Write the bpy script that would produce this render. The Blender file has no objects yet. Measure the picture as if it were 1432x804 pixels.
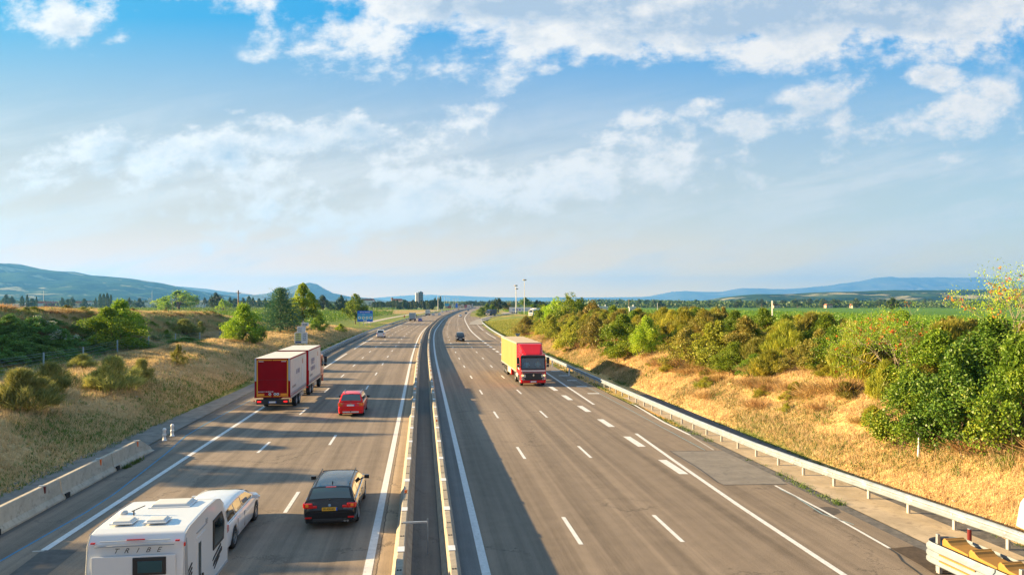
import bpy, bmesh, math, random
import numpy as np
from mathutils import Vector, Matrix, Euler

# ------------------------------------------------------------------ camera, light, exposure
S = bpy.context.scene
COL = S.collection
CAMZ = 7.9
HAZE_D = 0.00007
HAZE_C = (.13, .42, 1.0, 1)
cam = bpy.data.objects.new('camera', bpy.data.cameras.new('camera'))
COL.objects.link(cam)
cam.location = (0, 0, CAMZ)
cam.rotation_euler = (math.radians(90), 0, 0)
cam.data.sensor_width = 36.0
cam.data.lens = 36.0 * 1000 / 1432
cam.data.shift_y = 22 / 1432
cam.data.clip_start = 0.1
cam.data.clip_end = 80000
S.camera = cam
S.view_settings.view_transform = 'Standard'
S.view_settings.look = 'None'
S.view_settings.exposure = 2.20
S.view_settings.gamma = 1.0
S.cycles.use_denoising = True
S.cycles.max_bounces = 6
S.cycles.diffuse_bounces = 3
S.cycles.transparent_max_bounces = 8
S.cycles.volume_bounces = 1
S.cycles.sample_clamp_indirect = 6

SUN_EL = math.radians(15.3)
SUN_DIR = Vector((-1.0, 0.095, 0)).normalized() * math.cos(SUN_EL) + Vector((0, 0, math.sin(SUN_EL)))
sun = bpy.data.objects.new('sun', bpy.data.lights.new('sun', 'SUN'))
COL.objects.link(sun)
sun.data.energy = 5.0
sun.data.angle = math.radians(0.6)
sun.data.color = (1.0, 0.72, 0.36)
sun.rotation_euler = SUN_DIR.to_track_quat('Z', 'Y').to_euler()
sun.location = (-40, 0, 60)

W = bpy.data.worlds.new('World')
S.world = W
W.use_nodes = True
wt = W.node_tree
wt.nodes.clear()

class NB:
    """small node building helper"""
    def __init__(self, tree): self.t = tree
    def n(self, typ, **kw):
        nd = self.t.nodes.new(typ)
        for k, v in kw.items(): setattr(nd, k, v)
        return nd
    def put(self, sock, v):
        if isinstance(v, bpy.types.NodeSocket): self.t.links.new(v, sock)
        elif v is not None: sock.default_value = v
    def m(self, op, a, b=None, c=None, clamp=False):
        nd = self.n('ShaderNodeMath', operation=op); nd.use_clamp = clamp
        self.put(nd.inputs[0], a); self.put(nd.inputs[1], b); self.put(nd.inputs[2], c)
        return nd.outputs[0]
    def vm(self, op, a, b=None):
        nd = self.n('ShaderNodeVectorMath', operation=op)
        self.put(nd.inputs[0], a); self.put(nd.inputs[1], b)
        return nd.outputs[0]
    def mix(self, f, a, b, blend='MIX'):
        nd = self.n('ShaderNodeMix', data_type='RGBA', blend_type=blend)
        self.put(nd.inputs[0], f)
        self.put(nd.inputs[6], a if isinstance(a, bpy.types.NodeSocket) else (*a, 1)[:4])
        self.put(nd.inputs[7], b if isinstance(b, bpy.types.NodeSocket) else (*b, 1)[:4])
        return nd.outputs[2]
    def noise(self, vec, scale, detail=4, rough=0.55, dist=0.0, lac=2.0):
        nd = self.n('ShaderNodeTexNoise')
        self.put(nd.inputs['Vector'], vec); nd.inputs['Scale'].default_value = scale
        nd.inputs['Detail'].default_value = detail; nd.inputs['Roughness'].default_value = rough
        nd.inputs['Distortion'].default_value = dist; nd.inputs['Lacunarity'].default_value = lac
        return nd.outputs['Fac']
    def ramp(self, v, lo, hi, smooth=True, a=0.0, b=1.0):
        nd = self.n('ShaderNodeMapRange'); nd.interpolation_type = 'SMOOTHSTEP' if smooth else 'LINEAR'
        self.put(nd.inputs[0], v); nd.inputs[1].default_value = lo; nd.inputs[2].default_value = hi
        nd.inputs[3].default_value = a; nd.inputs[4].default_value = b
        return nd.outputs[0]
    def xyz(self, x, y, z):
        nd = self.n('ShaderNodeCombineXYZ')
        self.put(nd.inputs[0], x); self.put(nd.inputs[1], y); self.put(nd.inputs[2], z)
        return nd.outputs[0]
    def sep(self, v):
        nd = self.n('ShaderNodeSeparateXYZ'); self.put(nd.inputs[0], v)
        return nd.outputs

def build_sky():
    b = NB(wt)
    sky = b.n('ShaderNodeTexSky', sky_type='NISHITA')
    sky.sun_disc = False
    sky.sun_elevation = SUN_EL
    sky.sun_rotation = math.atan2(SUN_DIR.x, SUN_DIR.y)
    sky.altitude = 100; sky.air_density = 1.0; sky.dust_density = 1.2; sky.ozone_density = 1.5
    tc = b.n('ShaderNodeTexCoord')
    d = b.sep(tc.outputs['Generated'])
    yy = b.m('MAXIMUM', d[1], 0.08)
    a = b.m('DIVIDE', d[0], yy)            # direction in front of us: tangent right
    e = b.m('DIVIDE', d[2], yy)            # tangent up
    # cloud banks: centre (right, up), radii, slope, weight
    banks = CLOUDS
    tot = None
    for (px, py, rx, ry, rot, w) in banks:
        ax, ex = (px - 716) / 1000, (424 - py) / 1000
        c, s = math.cos(rot), math.sin(rot)
        da = b.m('SUBTRACT', a, ax); de = b.m('SUBTRACT', e, ex)
        rx *= 1.12; ry *= 1.25
        u = b.m('DIVIDE', b.m('ADD', b.m('MULTIPLY', da, c), b.m('MULTIPLY', de, s)), rx / 1000)
        v = b.m('DIVIDE', b.m('SUBTRACT', b.m('MULTIPLY', de, c), b.m('MULTIPLY', da, s)), ry / 1000)
        v = b.m('MAXIMUM', v, b.m('MULTIPLY', v, -0.8))       # crisp tops, long fading undersides
        r = b.m('SQRT', b.m('ADD', b.m('MULTIPLY', u, u), b.m('MULTIPLY', v, v)))
        g = b.m('MULTIPLY', b.ramp(r, 1.65, 0.15), w)
        tot = g if tot is None else b.m('MAXIMUM', tot, g)
    # streets of broken cloud: stretched along a line that rises gently to the right
    ur = b.m('ADD', b.m('MULTIPLY', a, .97), b.m('MULTIPLY', e, .24)); vr = b.m('SUBTRACT', b.m('MULTIPLY', e, .97), b.m('MULTIPLY', a, .20))
    vec = b.xyz(ur, b.m('MULTIPLY', vr, 2.1), d[1])
    vec2 = b.xyz(a, b.m('MULTIPLY', e, 1.25), 4.2)
    n1 = b.noise(vec, 5.0, 10, 0.66, 0.15)
    n2 = b.noise(vec2, 17.0, 8, 0.6, 0.05)
    nn = b.m('ADD', b.m('MULTIPLY', b.m('SUBTRACT', n1, 0.5), 4.6), b.m('MULTIPLY', b.m('SUBTRACT', n2, 0.5), 3.3))
    dens = b.m('ADD', b.m('MULTIPLY', tot, 1.6), b.m('SUBTRACT', nn, 0.80))
    cover = b.ramp(dens, -0.15, 1.05)
    cover = b.m('MULTIPLY', b.m('MULTIPLY', cover, b.ramp(tot, 0.03, 0.35)), b.ramp(e, .05, .22, a=.75, b=1.0))
    n4 = b.noise(b.xyz(b.m('MULTIPLY', ur, .8), b.m('MULTIPLY', vr, 5.5), 9.0), 4.2, 8, 0.62, 0.2)
    veil = b.m('MULTIPLY', b.m('MULTIPLY', b.ramp(e, 0.34, 0.16), b.ramp(e, .0, .05)), b.ramp(n4, 0.40, 0.64))
    cover = b.m('MAXIMUM', cover, b.m('MULTIPLY', veil, 0.42))
    # unseen broken bright cloud, added overhead and behind the bridge as ambient fill
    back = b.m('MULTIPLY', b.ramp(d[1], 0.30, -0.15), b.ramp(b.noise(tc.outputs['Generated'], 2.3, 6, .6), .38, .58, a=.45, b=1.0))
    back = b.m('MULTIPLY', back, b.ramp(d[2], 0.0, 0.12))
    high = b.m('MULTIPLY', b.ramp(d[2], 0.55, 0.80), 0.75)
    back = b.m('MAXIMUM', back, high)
    n3 = b.noise(b.vm('ADD', vec, (-0.035, 0.07, 0.0)), 5.0, 8, 0.66, 0.15)
    n5 = b.noise(b.vm('ADD', vec2, (-0.012, 0.018, 0.0)), 17.0, 6, 0.6, 0.05)
    relief = b.m('ADD', b.m('SUBTRACT', n3, n1), b.m('MULTIPLY', b.m('SUBTRACT', n5, n2), .6))
    shade = b.m('ADD', b.ramp(dens, 0.5, 1.7, a=0.0, b=0.8), b.m('MULTIPLY', relief, 3.0), clamp=True)
    k = 1 / 0.282
    sc = lambda c: tuple(v * k for v in c)
    lit = b.mix(b.ramp(a, -0.6, 0.5), sc((.98, .97, .94)), sc((.92, .90, .87)))
    ccol = b.mix(shade, lit, b.mix(b.ramp(e, .05, .4), sc((.56, .66, .72)), sc((.44, .56, .70))))
    hcol = b.mix(b.ramp(a, -0.7, 0.7, False), sc((1.28, .82, .34)), sc((.94, .94, .68)))
    tcol = b.mix(b.ramp(a, -0.75, 0.0, False), sc((.07, .45, .76)), sc((.0, .33, .76)))
    hcol = b.mix(b.ramp(e, .13, .0), hcol, b.mix(1.0, hcol, (1.85, 1.20, .40), 'MULTIPLY'))
    hcol = b.mix(b.ramp(e, .07, .0), hcol, b.mix(1.0, hcol, (1.32, 1.32, .62), 'MULTIPLY'))
    grad = b.mix(b.ramp(e, 0.0, 0.40, False), hcol, tcol)
    hsv = b.n('ShaderNodeHueSaturation'); hsv.inputs['Saturation'].default_value = 1.5; hsv.inputs['Value'].default_value = .7
    b.put(hsv.inputs['Color'], sky.outputs[0])
    base = b.mix(0.97, hsv.outputs[0], grad)
    col = b.mix(cover, base, ccol)
    col = b.mix(back, col, SKY_FILL)
    bg = b.n('ShaderNodeBackground')
    b.put(bg.inputs['Color'], col)
    bg.inputs['Strength'].default_value = SKY_STR
    out = b.n('ShaderNodeOutputWorld')
    wt.links.new(bg.outputs[0], out.inputs['Surface'])

SKY_STR = 0.064
SKY_FILL = (1.55, 1.85, 2.35)
CLOUDS = [
    # upper right bank
    (1010, -15, 430, 58, -0.02, 2.2), (770, 15, 150, 50, 0.25, 1.3), (1300, 5, 160, 40, -0.1, 1.1), (1400, 60, 110, 30, -0.4, 0.3),
    (670, 108, 90, 36, -0.15, 0.62), (767, 97, 24, 10, 0, 0.8),
    # upper left wisps
    (70, 8, 150, 34, -0.25, 0.72), (140, 34, 60, 16, -0.2, 0.55), (300, -4, 120, 20, 0, 0.62),
    (495, 52, 125, 40, -0.12, 0.74), (520, 85, 40, 14, -0.2, 0.55), (610, 75, 36, 20, 0.2, 0.5),
    (290, 124, 18, 9, -0.4, 0.55), (320, 155, 26, 6, 0, 0.6), (360, 78, 24, 9, 0, 0.4), (604, 18, 36, 10, 0, 0.5),
    # long middle bank
    (340, 215, 290, 36, 0.10, 1.2), (560, 188, 180, 34, 0.12, 1.15), (150, 212, 90, 28, 0, 1.0), (440, 170, 30, 10, 0, 0.5),
    (560, 265, 330, 48, 0.12, 0.85), (760, 245, 200, 46, 0.15, 0.82), (640, 320, 260, 16, 0.0, 0.5),
    # right puffs
    (880, 215, 150, 36, 0.25, 0.8), (893, 166, 48, 16, 0.1, 0.8), (980, 148, 36, 14, 0.2, 0.8),
    (1040, 178, 62, 22, 0.1, 0.8), (1160, 155, 80, 36, 0.25, 0.92), (1215, 190, 120, 28, 0.2, 0.95), (1300, 108, 44, 16, 0, 0.95),
    (1330, 160, 90, 30, 0.3, 0.75), (1030, 225, 90, 26, 0.15, 0.7), (1150, 250, 260, 26, 0.08, 0.55), (930, 265, 170, 22, 0.08, 0.6),
    (1290, 230, 140, 30, 0.15, 0.5), (1400, 190, 70, 36, 0.1, 0.42), (1100, 210, 60, 18, 0.1, 0.65),
    # lower left streaks
    (60, 290, 110, 14, 0.0, 0.4), (230, 300, 220, 14, 0.02, 0.36),
]
build_sky()

# ------------------------------------------------------------------ road geometry: k = metres right of the median line, Y = metres ahead
_KY = np.array([-200, -60, 0, 60, 117, 200, 262, 317, 399, 482, 622, 1180, 2200, 5000, 26000], float)
_KC = np.array([25.0, 7.5, 0, -7.5, -14.5, -23.4, -28.5, -32.8, -38.4, -42.8, -49.6, -63.5, -83, -130, -400], float)
_D = np.empty_like(_KC)
_sl = np.diff(_KC) / np.diff(_KY)
_D[0] = _sl[0]; _D[-1] = _sl[-1]
_h = np.diff(_KY)
_D[1:-1] = (_sl[:-1] * _h[1:] + _sl[1:] * _h[:-1]) / (_h[1:] + _h[:-1])
_D[:4] = -0.125
def C(Y):
    Y = np.asarray(Y, float)
    i = np.clip(np.searchsorted(_KY, Y) - 1, 0, len(_KY) - 2)
    h = _KY[i + 1] - _KY[i]; t = (Y - _KY[i]) / h
    return ((2*t**3 - 3*t**2 + 1) * _KC[i] + (t**3 - 2*t**2 + t) * h * _D[i] + (-2*t**3 + 3*t**2) * _KC[i+1] + (t**3 - t**2) * h * _D[i+1])
def dC(Y): return float((C(Y + .5) - C(Y - .5)))
def sm(a, b, x):
    t = np.clip((np.asarray(x, float) - a) / (b - a), 0, 1)
    return t * t * (3 - 2 * t)
def lerpk(x, xs, ys): return np.interp(x, xs, ys)

def ground_h(k, Y):
    k = np.asarray(k, float); Y = np.asarray(Y, float)
    bump = (np.sin(k * .9 + Y * .21) * np.sin(Y * .33 - k * .35) * .16 + np.sin(k * 2.3 - Y * .7) * np.sin(Y * 1.1 + k) * .06
            + np.sin(Y * .077 + 1.3) * .22)
    # right bank
    Hr = lerpk(Y, [-200, 100, 150, 230, 330], [4.5, 4.5, 3.4, 1.9, 1.9])
    wd = lerpk(Y, [-200, 110, 230, 400], [9.2, 9.2, 22, 26])
    kt = lerpk(Y, [-200, 110, 230], [19.6, 19.6, 22.0])
    t = np.clip((k - kt) / wd, 0, 1)
    zr = Hr * (t + .10 * np.sin(t * math.pi) * (Y < 400)) + np.where(Y < 240, bump * sm(0, .35, t) * (1 - sm(1.6, 3, (k - kt) / wd)), 0)
    zr = zr * (1 - sm(420, 900, Y)) * (1 - 0.55 * sm(60, 240, k))
    # left berm, hollow, ridge
    B = lerpk(Y, [-200, 30, 150, 190, 240], [3.0, 3.0, 2.6, 1.9, .1])
    R = lerpk(Y, [-200, 60, 85, 110, 140, 165, 185, 205], [7.2, 7.2, 6.7, 6.35, 5.9, 3.6, 1.2, .0])
    kk = -k
    toe = lerpk(Y, [20, 30, 42, 62, 90], [18.1, 18.0, 17.5, 16.75, 16.45])
    zb = B * np.sin(np.clip((kk - toe) / (27.5 - toe), 0, 1) * math.pi / 2)
    tr = lerpk(kk, [27.5, 31.5, 33], [0, -.5, -.45]) * np.clip(B / 3, 0, 1)
    base = zb + tr
    rise = sm(32.5, 44, kk)
    zl = base * (1 - rise) + np.maximum(R, base * .5) * rise
    fall = sm(46, 75, kk)
    zl = zl * (1 - fall) + fall * zl * .45
    zl = zl * (1 - sm(80, 220, kk))
    zl = zl * (1 - sm(240, 330, Y)) + np.where(Y < 230, bump * sm(18.2, 24, kk) * (1 - sm(60, 90, kk)), 0) * (1 - sm(170, 215, Y))
    z = np.where(k > 0, zr, zl)
    far_in = sm(230, 330, Y) * 0
    return z + far_in

def H(k, Y): return float(ground_h(k, Y))
def P(k, Y, z=0.0): return Vector((float(C(Y)) + k, Y, z))
def kof(X, Y): return X - float(C(Y))
def yaw(Y): return -math.atan(dC(Y))
def ray(px, py, z=0.0):
    Y = (CAMZ - z) * 1000 / (py - 424)
    return Vector(((px - 716) / 1000 * Y, Y, z))
def hit(px, py, y0=14.0, y1=1500.0):
    """ground point seen at a given place of the view"""
    a, e = (px - 716) / 1000, (424 - py) / 1000
    Y = y0
    while Y < y1:
        z = CAMZ + e * Y
        X = a * Y
        if z <= H(kof(X, Y), Y): return Vector((X, Y, H(kof(X, Y), Y)))
        Y *= 1.004
    return Vector((a * y1, y1, 0))

# ------------------------------------------------------------------ materials
MATS = {}
def srgb(r, g, b):
    f = lambda c: c / 12.92 / 255 if c <= 10 else ((c / 255 + .055) / 1.055) ** 2.4
    return (f(r), f(g), f(b))
def pmat(name, col, rough=.6, metal=0.0, coat=0.0, var=0.0, vscale=3.0, bump=0.0, bscale=20.0, emit=None, spec=None, dirt=None):
    if name in MATS: return MATS[name]
    m = bpy.data.materials.new(name); m.use_nodes = True
    b = NB(m.node_tree); p = m.node_tree.nodes['Principled BSDF']
    p.inputs['Base Color'].default_value = (*col, 1)
    p.inputs['Roughness'].default_value = rough; p.inputs['Metallic'].default_value = metal
    p.inputs['Coat Weight'].default_value = coat; p.inputs['Coat Roughness'].default_value = .05
    if spec is not None: p.inputs['Specular IOR Level'].default_value = spec
    tc = b.n('ShaderNodeTexCoord').outputs['Object']
    if var > 0:
        n = b.noise(tc, vscale, 6, .65)
        lo = tuple(c * (1 - var) for c in col); hi = tuple(min(1, c * (1 + var)) for c in col)
        c = b.mix(b.ramp(n, .3, .7), lo, hi)
        if dirt:
            n2 = b.noise(tc, vscale * 2.3, 8, .7, 1.0)
            c = b.mix(b.m('MULTIPLY', b.ramp(n2, .5, .72), .75), c, dirt)
        b.put(p.inputs['Base Color'], c)
    if bump > 0:
        bn = b.n('ShaderNodeBump'); bn.inputs['Strength'].default_value = bump
        b.put(bn.inputs['Height'], b.noise(tc, bscale, 5, .6)); b.put(p.inputs['Normal'], bn.outputs[0])
    if emit:
        p.inputs['Emission Color'].default_value = (*emit[0], 1); p.inputs['Emission Strength'].default_value = emit[1]
    MATS[name] = m
    return m

def leafmat(name, cols, trans=.35, rough=.6):
    """leaves: colour picked per leaf from a few leaf colours, each plant a little different"""
    if name in MATS: return MATS[name]
    m = bpy.data.materials.new(name); m.use_nodes = True
    t = m.node_tree; b = NB(t); t.nodes.remove(t.nodes['Principled BSDF'])
    out = t.nodes['Material Output']
    g = b.n('ShaderNodeNewGeometry'); oi = b.n('ShaderNodeObjectInfo')
    tc = b.n('ShaderNodeTexCoord').outputs['Object']
    cl = b.noise(tc, .9, 3, .6)
    f = b.m('ADD', b.m('MULTIPLY', g.outputs['Random Per Island'], .55), b.m('MULTIPLY', b.ramp(cl, .3, .7), .45))
    cr = b.n('ShaderNodeValToRGB')
    el = cr.color_ramp.elements
    while len(el) < len(cols): el.new(.5)
    for i, c in enumerate(cols):
        el[i].position = i / (len(cols) - 1); el[i].color = (*c, 1)
    b.put(cr.inputs[0], f)
    hs = b.n('ShaderNodeHueSaturation')
    b.put(hs.inputs['Hue'], b.ramp(oi.outputs['Random'], 0, 1, False, .485, .515))
    b.put(hs.inputs['Value'], b.ramp(b.m('FRACT', b.m('MULTIPLY', oi.outputs['Random'], 7.13)), 0, 1, False, .8, 1.2))
    b.put(hs.inputs['Color'], cr.outputs[0])
    df = b.n('ShaderNodeBsdfDiffuse'); tr = b.n('ShaderNodeBsdfTranslucent')
    b.put(df.inputs['Color'], hs.outputs[0]); b.put(tr.inputs['Color'], hs.outputs[0])
    gl = b.n('ShaderNodeBsdfGlossy'); gl.inputs['Roughness'].default_value = .45; gl.inputs['Color'].default_value = (.6, .6, .6, 1)
    mx = b.n('ShaderNodeMixShader'); mx.inputs[0].default_value = trans
    t.links.new(df.outputs[0], mx.inputs[1]); t.links.new(tr.outputs[0], mx.inputs[2])
    m2 = b.n('ShaderNodeMixShader'); m2.inputs[0].default_value = .035
    t.links.new(mx.outputs[0], m2.inputs[1]); t.links.new(gl.outputs[0], m2.inputs[2])
    t.links.new(m2.outputs[0], out.inputs['Surface'])
    MATS[name] = m
    return m

# ------------------------------------------------------------------ mesh helpers
def tag(o, label=None, cat=None, group=None, kind=None):
    if label: o['label'] = label
    if cat: o['category'] = cat
    if group: o['group'] = group
    if kind: o['kind'] = kind
    return o
def empty(name, loc, rz=0.0, label=None, cat=None, group=None):
    o = bpy.data.objects.new(name, None); COL.objects.link(o)
    o.location = loc; o.rotation_euler = (0, 0, rz); o.empty_display_size = .3
    return tag(o, label, cat, group)
def npobj(name, V, F, mats, parent=None, loc=(0, 0, 0), uv=None, smooth=False, midx=None, col=None):
    V = np.asarray(V, np.float32); F = np.asarray(F, np.int32)
    me = bpy.data.meshes.new(name)
    n, k = F.shape
    me.vertices.add(len(V)); me.vertices.foreach_set('co', V.ravel())
    me.loops.add(n * k); me.loops.foreach_set('vertex_index', F.ravel())
    me.polygons.add(n); me.polygons.foreach_set('loop_start', np.arange(0, n * k, k, dtype=np.int32))
    me.polygons.foreach_set('loop_total', np.full(n, k, np.int32))
    if smooth: me.polygons.foreach_set('use_smooth', np.ones(n, bool))
    if midx is not None: me.polygons.foreach_set('material_index', np.asarray(midx, np.int32))
    if uv is not None:
        l = me.uv_layers.new(name='kY'); l.data.foreach_set('uv', np.asarray(uv, np.float32)[F.ravel()].ravel())
    if col is not None:
        ca = me.color_attributes.new('tint', 'FLOAT_COLOR', 'POINT')
        ca.data.foreach_set('color', np.hstack([np.asarray(col, np.float32), np.ones((len(V), 1), np.float32)]).ravel())
    me.update(calc_edges=True)
    for m in (mats if isinstance(mats, (list, tuple)) else [mats]): me.materials.append(m)
    o = bpy.data.objects.new(name, me); COL.objects.link(o); o.location = loc
    if parent: o.parent = parent
    return o

class MB:
    def __init__(self): self.v = []; self.f = []; self.mi = []; self.cur = 0
    def add(self, vs, fs):
        o = len(self.v); self.v += [tuple(v) for v in vs]
        for f in fs: self.f.append(tuple(i + o for i in f)); self.mi.append(self.cur)
        return self
    def box(self, c, s, rz=0.0, rx=0.0, ry=0.0, top=(1, 1)):
        R = Euler((rx, ry, rz)).to_matrix(); c = Vector(c)
        vs = []
        for z in (-.5, .5):
            tx, ty = top if z > 0 else (1, 1)
            for x, y in ((-.5, -.5), (.5, -.5), (.5, .5), (-.5, .5)):
                vs.append(c + R @ Vector((x * s[0] * tx, y * s[1] * ty, z * s[2])))
        return self.add(vs, [(3, 2, 1, 0), (4, 5, 6, 7), (0, 1, 5, 4), (1, 2, 6, 5), (2, 3, 7, 6), (3, 0, 4, 7)])
    def tube(self, a, b, r0, r1=None, n=8, cap=True):
        r1 = r0 if r1 is None else r1
        a, b = Vector(a), Vector(b); d = (b - a)
        if d.length < 1e-6: return self
        q = d.normalized().to_track_quat('Z', 'Y')
        vs = []
        for p, r in ((a, r0), (b, r1)):
            for i in range(n):
                t = 2 * math.pi * i / n
                vs.append(p + q @ Vector((r * math.cos(t), r * math.sin(t), 0)))
        fs = [(i, (i + 1) % n, n + (i + 1) % n, n + i) for i in range(n)]
        if cap: fs += [tuple(range(n))[::-1], tuple(range(n, 2 * n))]
        return self.add(vs, fs)
    def lathe(self, prof, axis='X', c=(0, 0, 0), n=24, closed=False):
        """prof: list of (axial, radius)"""
        vs = []
        for (a, r) in prof:
            for i in range(n):
                t = 2 * math.pi * i / n
                p = {'X': (a, r * math.cos(t), r * math.sin(t)), 'Y': (r * math.cos(t), a, r * math.sin(t)), 'Z': (r * math.cos(t), r * math.sin(t), a)}[axis]
                vs.append((p[0] + c[0], p[1] + c[1], p[2] + c[2]))
        m = len(prof); fs = []
        for j in range(m - 1 + (1 if closed else 0)):
            j2 = (j + 1) % m
            for i in range(n):
                fs.append((j * n + i, j * n + (i + 1) % n, j2 * n + (i + 1) % n, j2 * n + i))
        return self.add(vs, fs)
    def prism(self, prof, x0, x1, axis='X'):
        """prof polygon extruded along an axis (X: prof is (y,z); Y: (x,z); Z: (x,y))"""
        mk = {'X': lambda p, a: (a, p[0], p[1]), 'Y': lambda p, a: (p[0], a, p[1]), 'Z': lambda p, a: (p[0], p[1], a)}[axis]
        n = len(prof)
        vs = [mk(p, x0) for p in prof] + [mk(p, x1) for p in prof]
        fs = [(i, (i + 1) % n, n + (i + 1) % n, n + i) for i in range(n)] + [tuple(range(n))[::-1], tuple(range(n, 2 * n))]
        return self.add(vs, fs)
    def grid(self, rows):
        n = len(rows[0]); vs = [p for r in rows for p in r]
        fs = [(j * n + i, j * n + i + 1, (j + 1) * n + i + 1, (j + 1) * n + i) for j in range(len(rows) - 1) for i in range(n - 1)]
        return self.add(vs, fs)
    def build(self, name, mats, parent=None, loc=(0, 0, 0), rz=0.0, bevel=0.0, seg=2, smooth=False, sub=0, fix=True):
        me = bpy.data.meshes.new(name); me.from_pydata(self.v, [], self.f)
        for m in (mats if isinstance(mats, (list, tuple)) else [mats]): me.materials.append(m)
        me.polygons.foreach_set('material_index', self.mi)
        if fix:
            bm = bmesh.new(); bm.from_mesh(me)
            bmesh.ops.recalc_face_normals(bm, faces=bm.faces)
            bm.to_mesh(me); bm.free()
        if smooth: me.polygons.foreach_set('use_smooth', [True] * len(me.polygons))
        o = bpy.data.objects.new(name, me); COL.objects.link(o)
        o.location = loc; o.rotation_euler = (0, 0, rz)
        if parent: o.parent = parent
        if bevel:
            bv = o.modifiers.new('bevel', 'BEVEL'); bv.width = bevel; bv.segments = seg; bv.limit_method = 'ANGLE'; bv.angle_limit = math.radians(35)
            bv.harden_normals = False
        if sub:
            sb = o.modifiers.new('sub', 'SUBSURF'); sb.levels = sub; sb.render_levels = sub
        return o
def copy_tree(o, parent=None):
    c = o.copy(); COL.objects.link(c)
    if parent: c.parent = parent
    for ch in list(o.children): copy_tree(ch, c)
    return c
_FONTC = {}
def text(body, size, mat, parent, loc, rot, extrude=.002, shear=0.0, name='lettering', space=1.0, sx=1.0, bold=0.0):
    cu = bpy.data.curves.new(name, 'FONT'); cu.body = body; cu.size = size; cu.extrude = extrude
    cu.align_x = 'CENTER'; cu.align_y = 'CENTER'; cu.shear = shear; cu.space_character = space; cu.offset = bold
    cu.resolution_u = 3
    cu.materials.append(mat)
    o = bpy.data.objects.new(name, cu); COL.objects.link(o)
    o.location = loc; o.rotation_euler = rot; o.scale = (sx, 1, 1)
    me = bpy.data.meshes.new_from_object(o); bpy.data.objects.remove(o)
    o = bpy.data.objects.new(name, me); COL.objects.link(o)
    if not me.materials: me.materials.append(mat)
    o.location = loc; o.rotation_euler = rot; o.scale = (sx, 1, 1)
    if parent: o.parent = parent
    return o
def strip(k0, k1, ys, z=0.0, zf=None):
    """a sheet between two lateral offsets (numbers or functions of Y)"""
    f0 = k0 if callable(k0) else (lambda y: k0)
    f1 = k1 if callable(k1) else (lambda y: k1)
    rows = []
    for y in ys:
        a, c = f0(y), f1(y)
        rows.append([P(a, y, z), P(c, y, z)])
    return rows
def yrange(a, b, near=1.0):
    ys = [a]
    while ys[-1] < b:
        y = ys[-1]; ys.append(min(b, y + max(near, abs(y) * .03)))
    return ys
# ------------------------------------------------------------------ ground
def tintmat(name, scale_a, scale_b, amt, bump=.6, rough=.95, detail_cols=None):
    m = bpy.data.materials.new(name); m.use_nodes = True
    b = NB(m.node_tree); p = m.node_tree.nodes['Principled BSDF']
    at = b.n('ShaderNodeAttribute', attribute_name='tint')
    tc = b.n('ShaderNodeTexCoord').outputs['Object']
    n1 = b.noise(tc, scale_a, 8, .7); n2 = b.noise(tc, scale_b, 6, .7)
    v = b.m('ADD', b.ramp(n1, .25, .75, a=1 - amt, b=1 + amt), b.ramp(n2, .3, .7, a=-amt, b=amt))
    c = b.mix(1.0, at.outputs['Color'], b.xyz(v, v, v), 'MULTIPLY')
    if detail_cols:
        for (col, sc, lo, hi, f) in detail_cols:
            c = b.mix(b.m('MULTIPLY', b.ramp(b.noise(tc, sc, 7, .7), lo, hi), f), c, col)
    b.put(p.inputs['Base Color'], c)
    p.inputs['Roughness'].default_value = rough; p.inputs['Specular IOR Level'].default_value = .1
    bn = b.n('ShaderNodeBump'); bn.inputs['Strength'].default_value = bump; bn.inputs['Distance'].default_value = .15
    b.put(bn.inputs['Height'], b.m('ADD', n2, b.m('MULTIPLY', n1, .6))); b.put(p.inputs['Normal'], bn.outputs[0])
    return m
def vnoise(x, y, s, seed=0):
    """cheap smooth value noise in numpy"""
    x = np.asarray(x) * s; y = np.asarray(y) * s
    xi = np.floor(x).astype(int); yi = np.floor(y).astype(int)
    fx = x - xi; fy = y - yi
    fx = fx * fx * (3 - 2 * fx); fy = fy * fy * (3 - 2 * fy)
    def hsh(a, b):
        h = (a * 374761393 + b * 668265263 + seed * 1274126177) & 0x7fffffff
        h = ((h ^ (h >> 13)) * 1274126177) & 0x7fffffff
        return ((h ^ (h >> 16)) & 0xffff) / 65535.0
    a = hsh(xi, yi); b_ = hsh(xi + 1, yi); c = hsh(xi, yi + 1); d = hsh(xi + 1, yi + 1)
    return (a * (1 - fx) + b_ * fx) * (1 - fy) + (c * (1 - fx) + d * fx) * fy
def fbm(x, y, s, seed=0, o=4):
    v = 0; am = .5; t = 0
    for i in range(o):
        v = v + am * vnoise(x, y, s * 2**i, seed + i * 17); t += am; am *= .55
    return v / t

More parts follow.
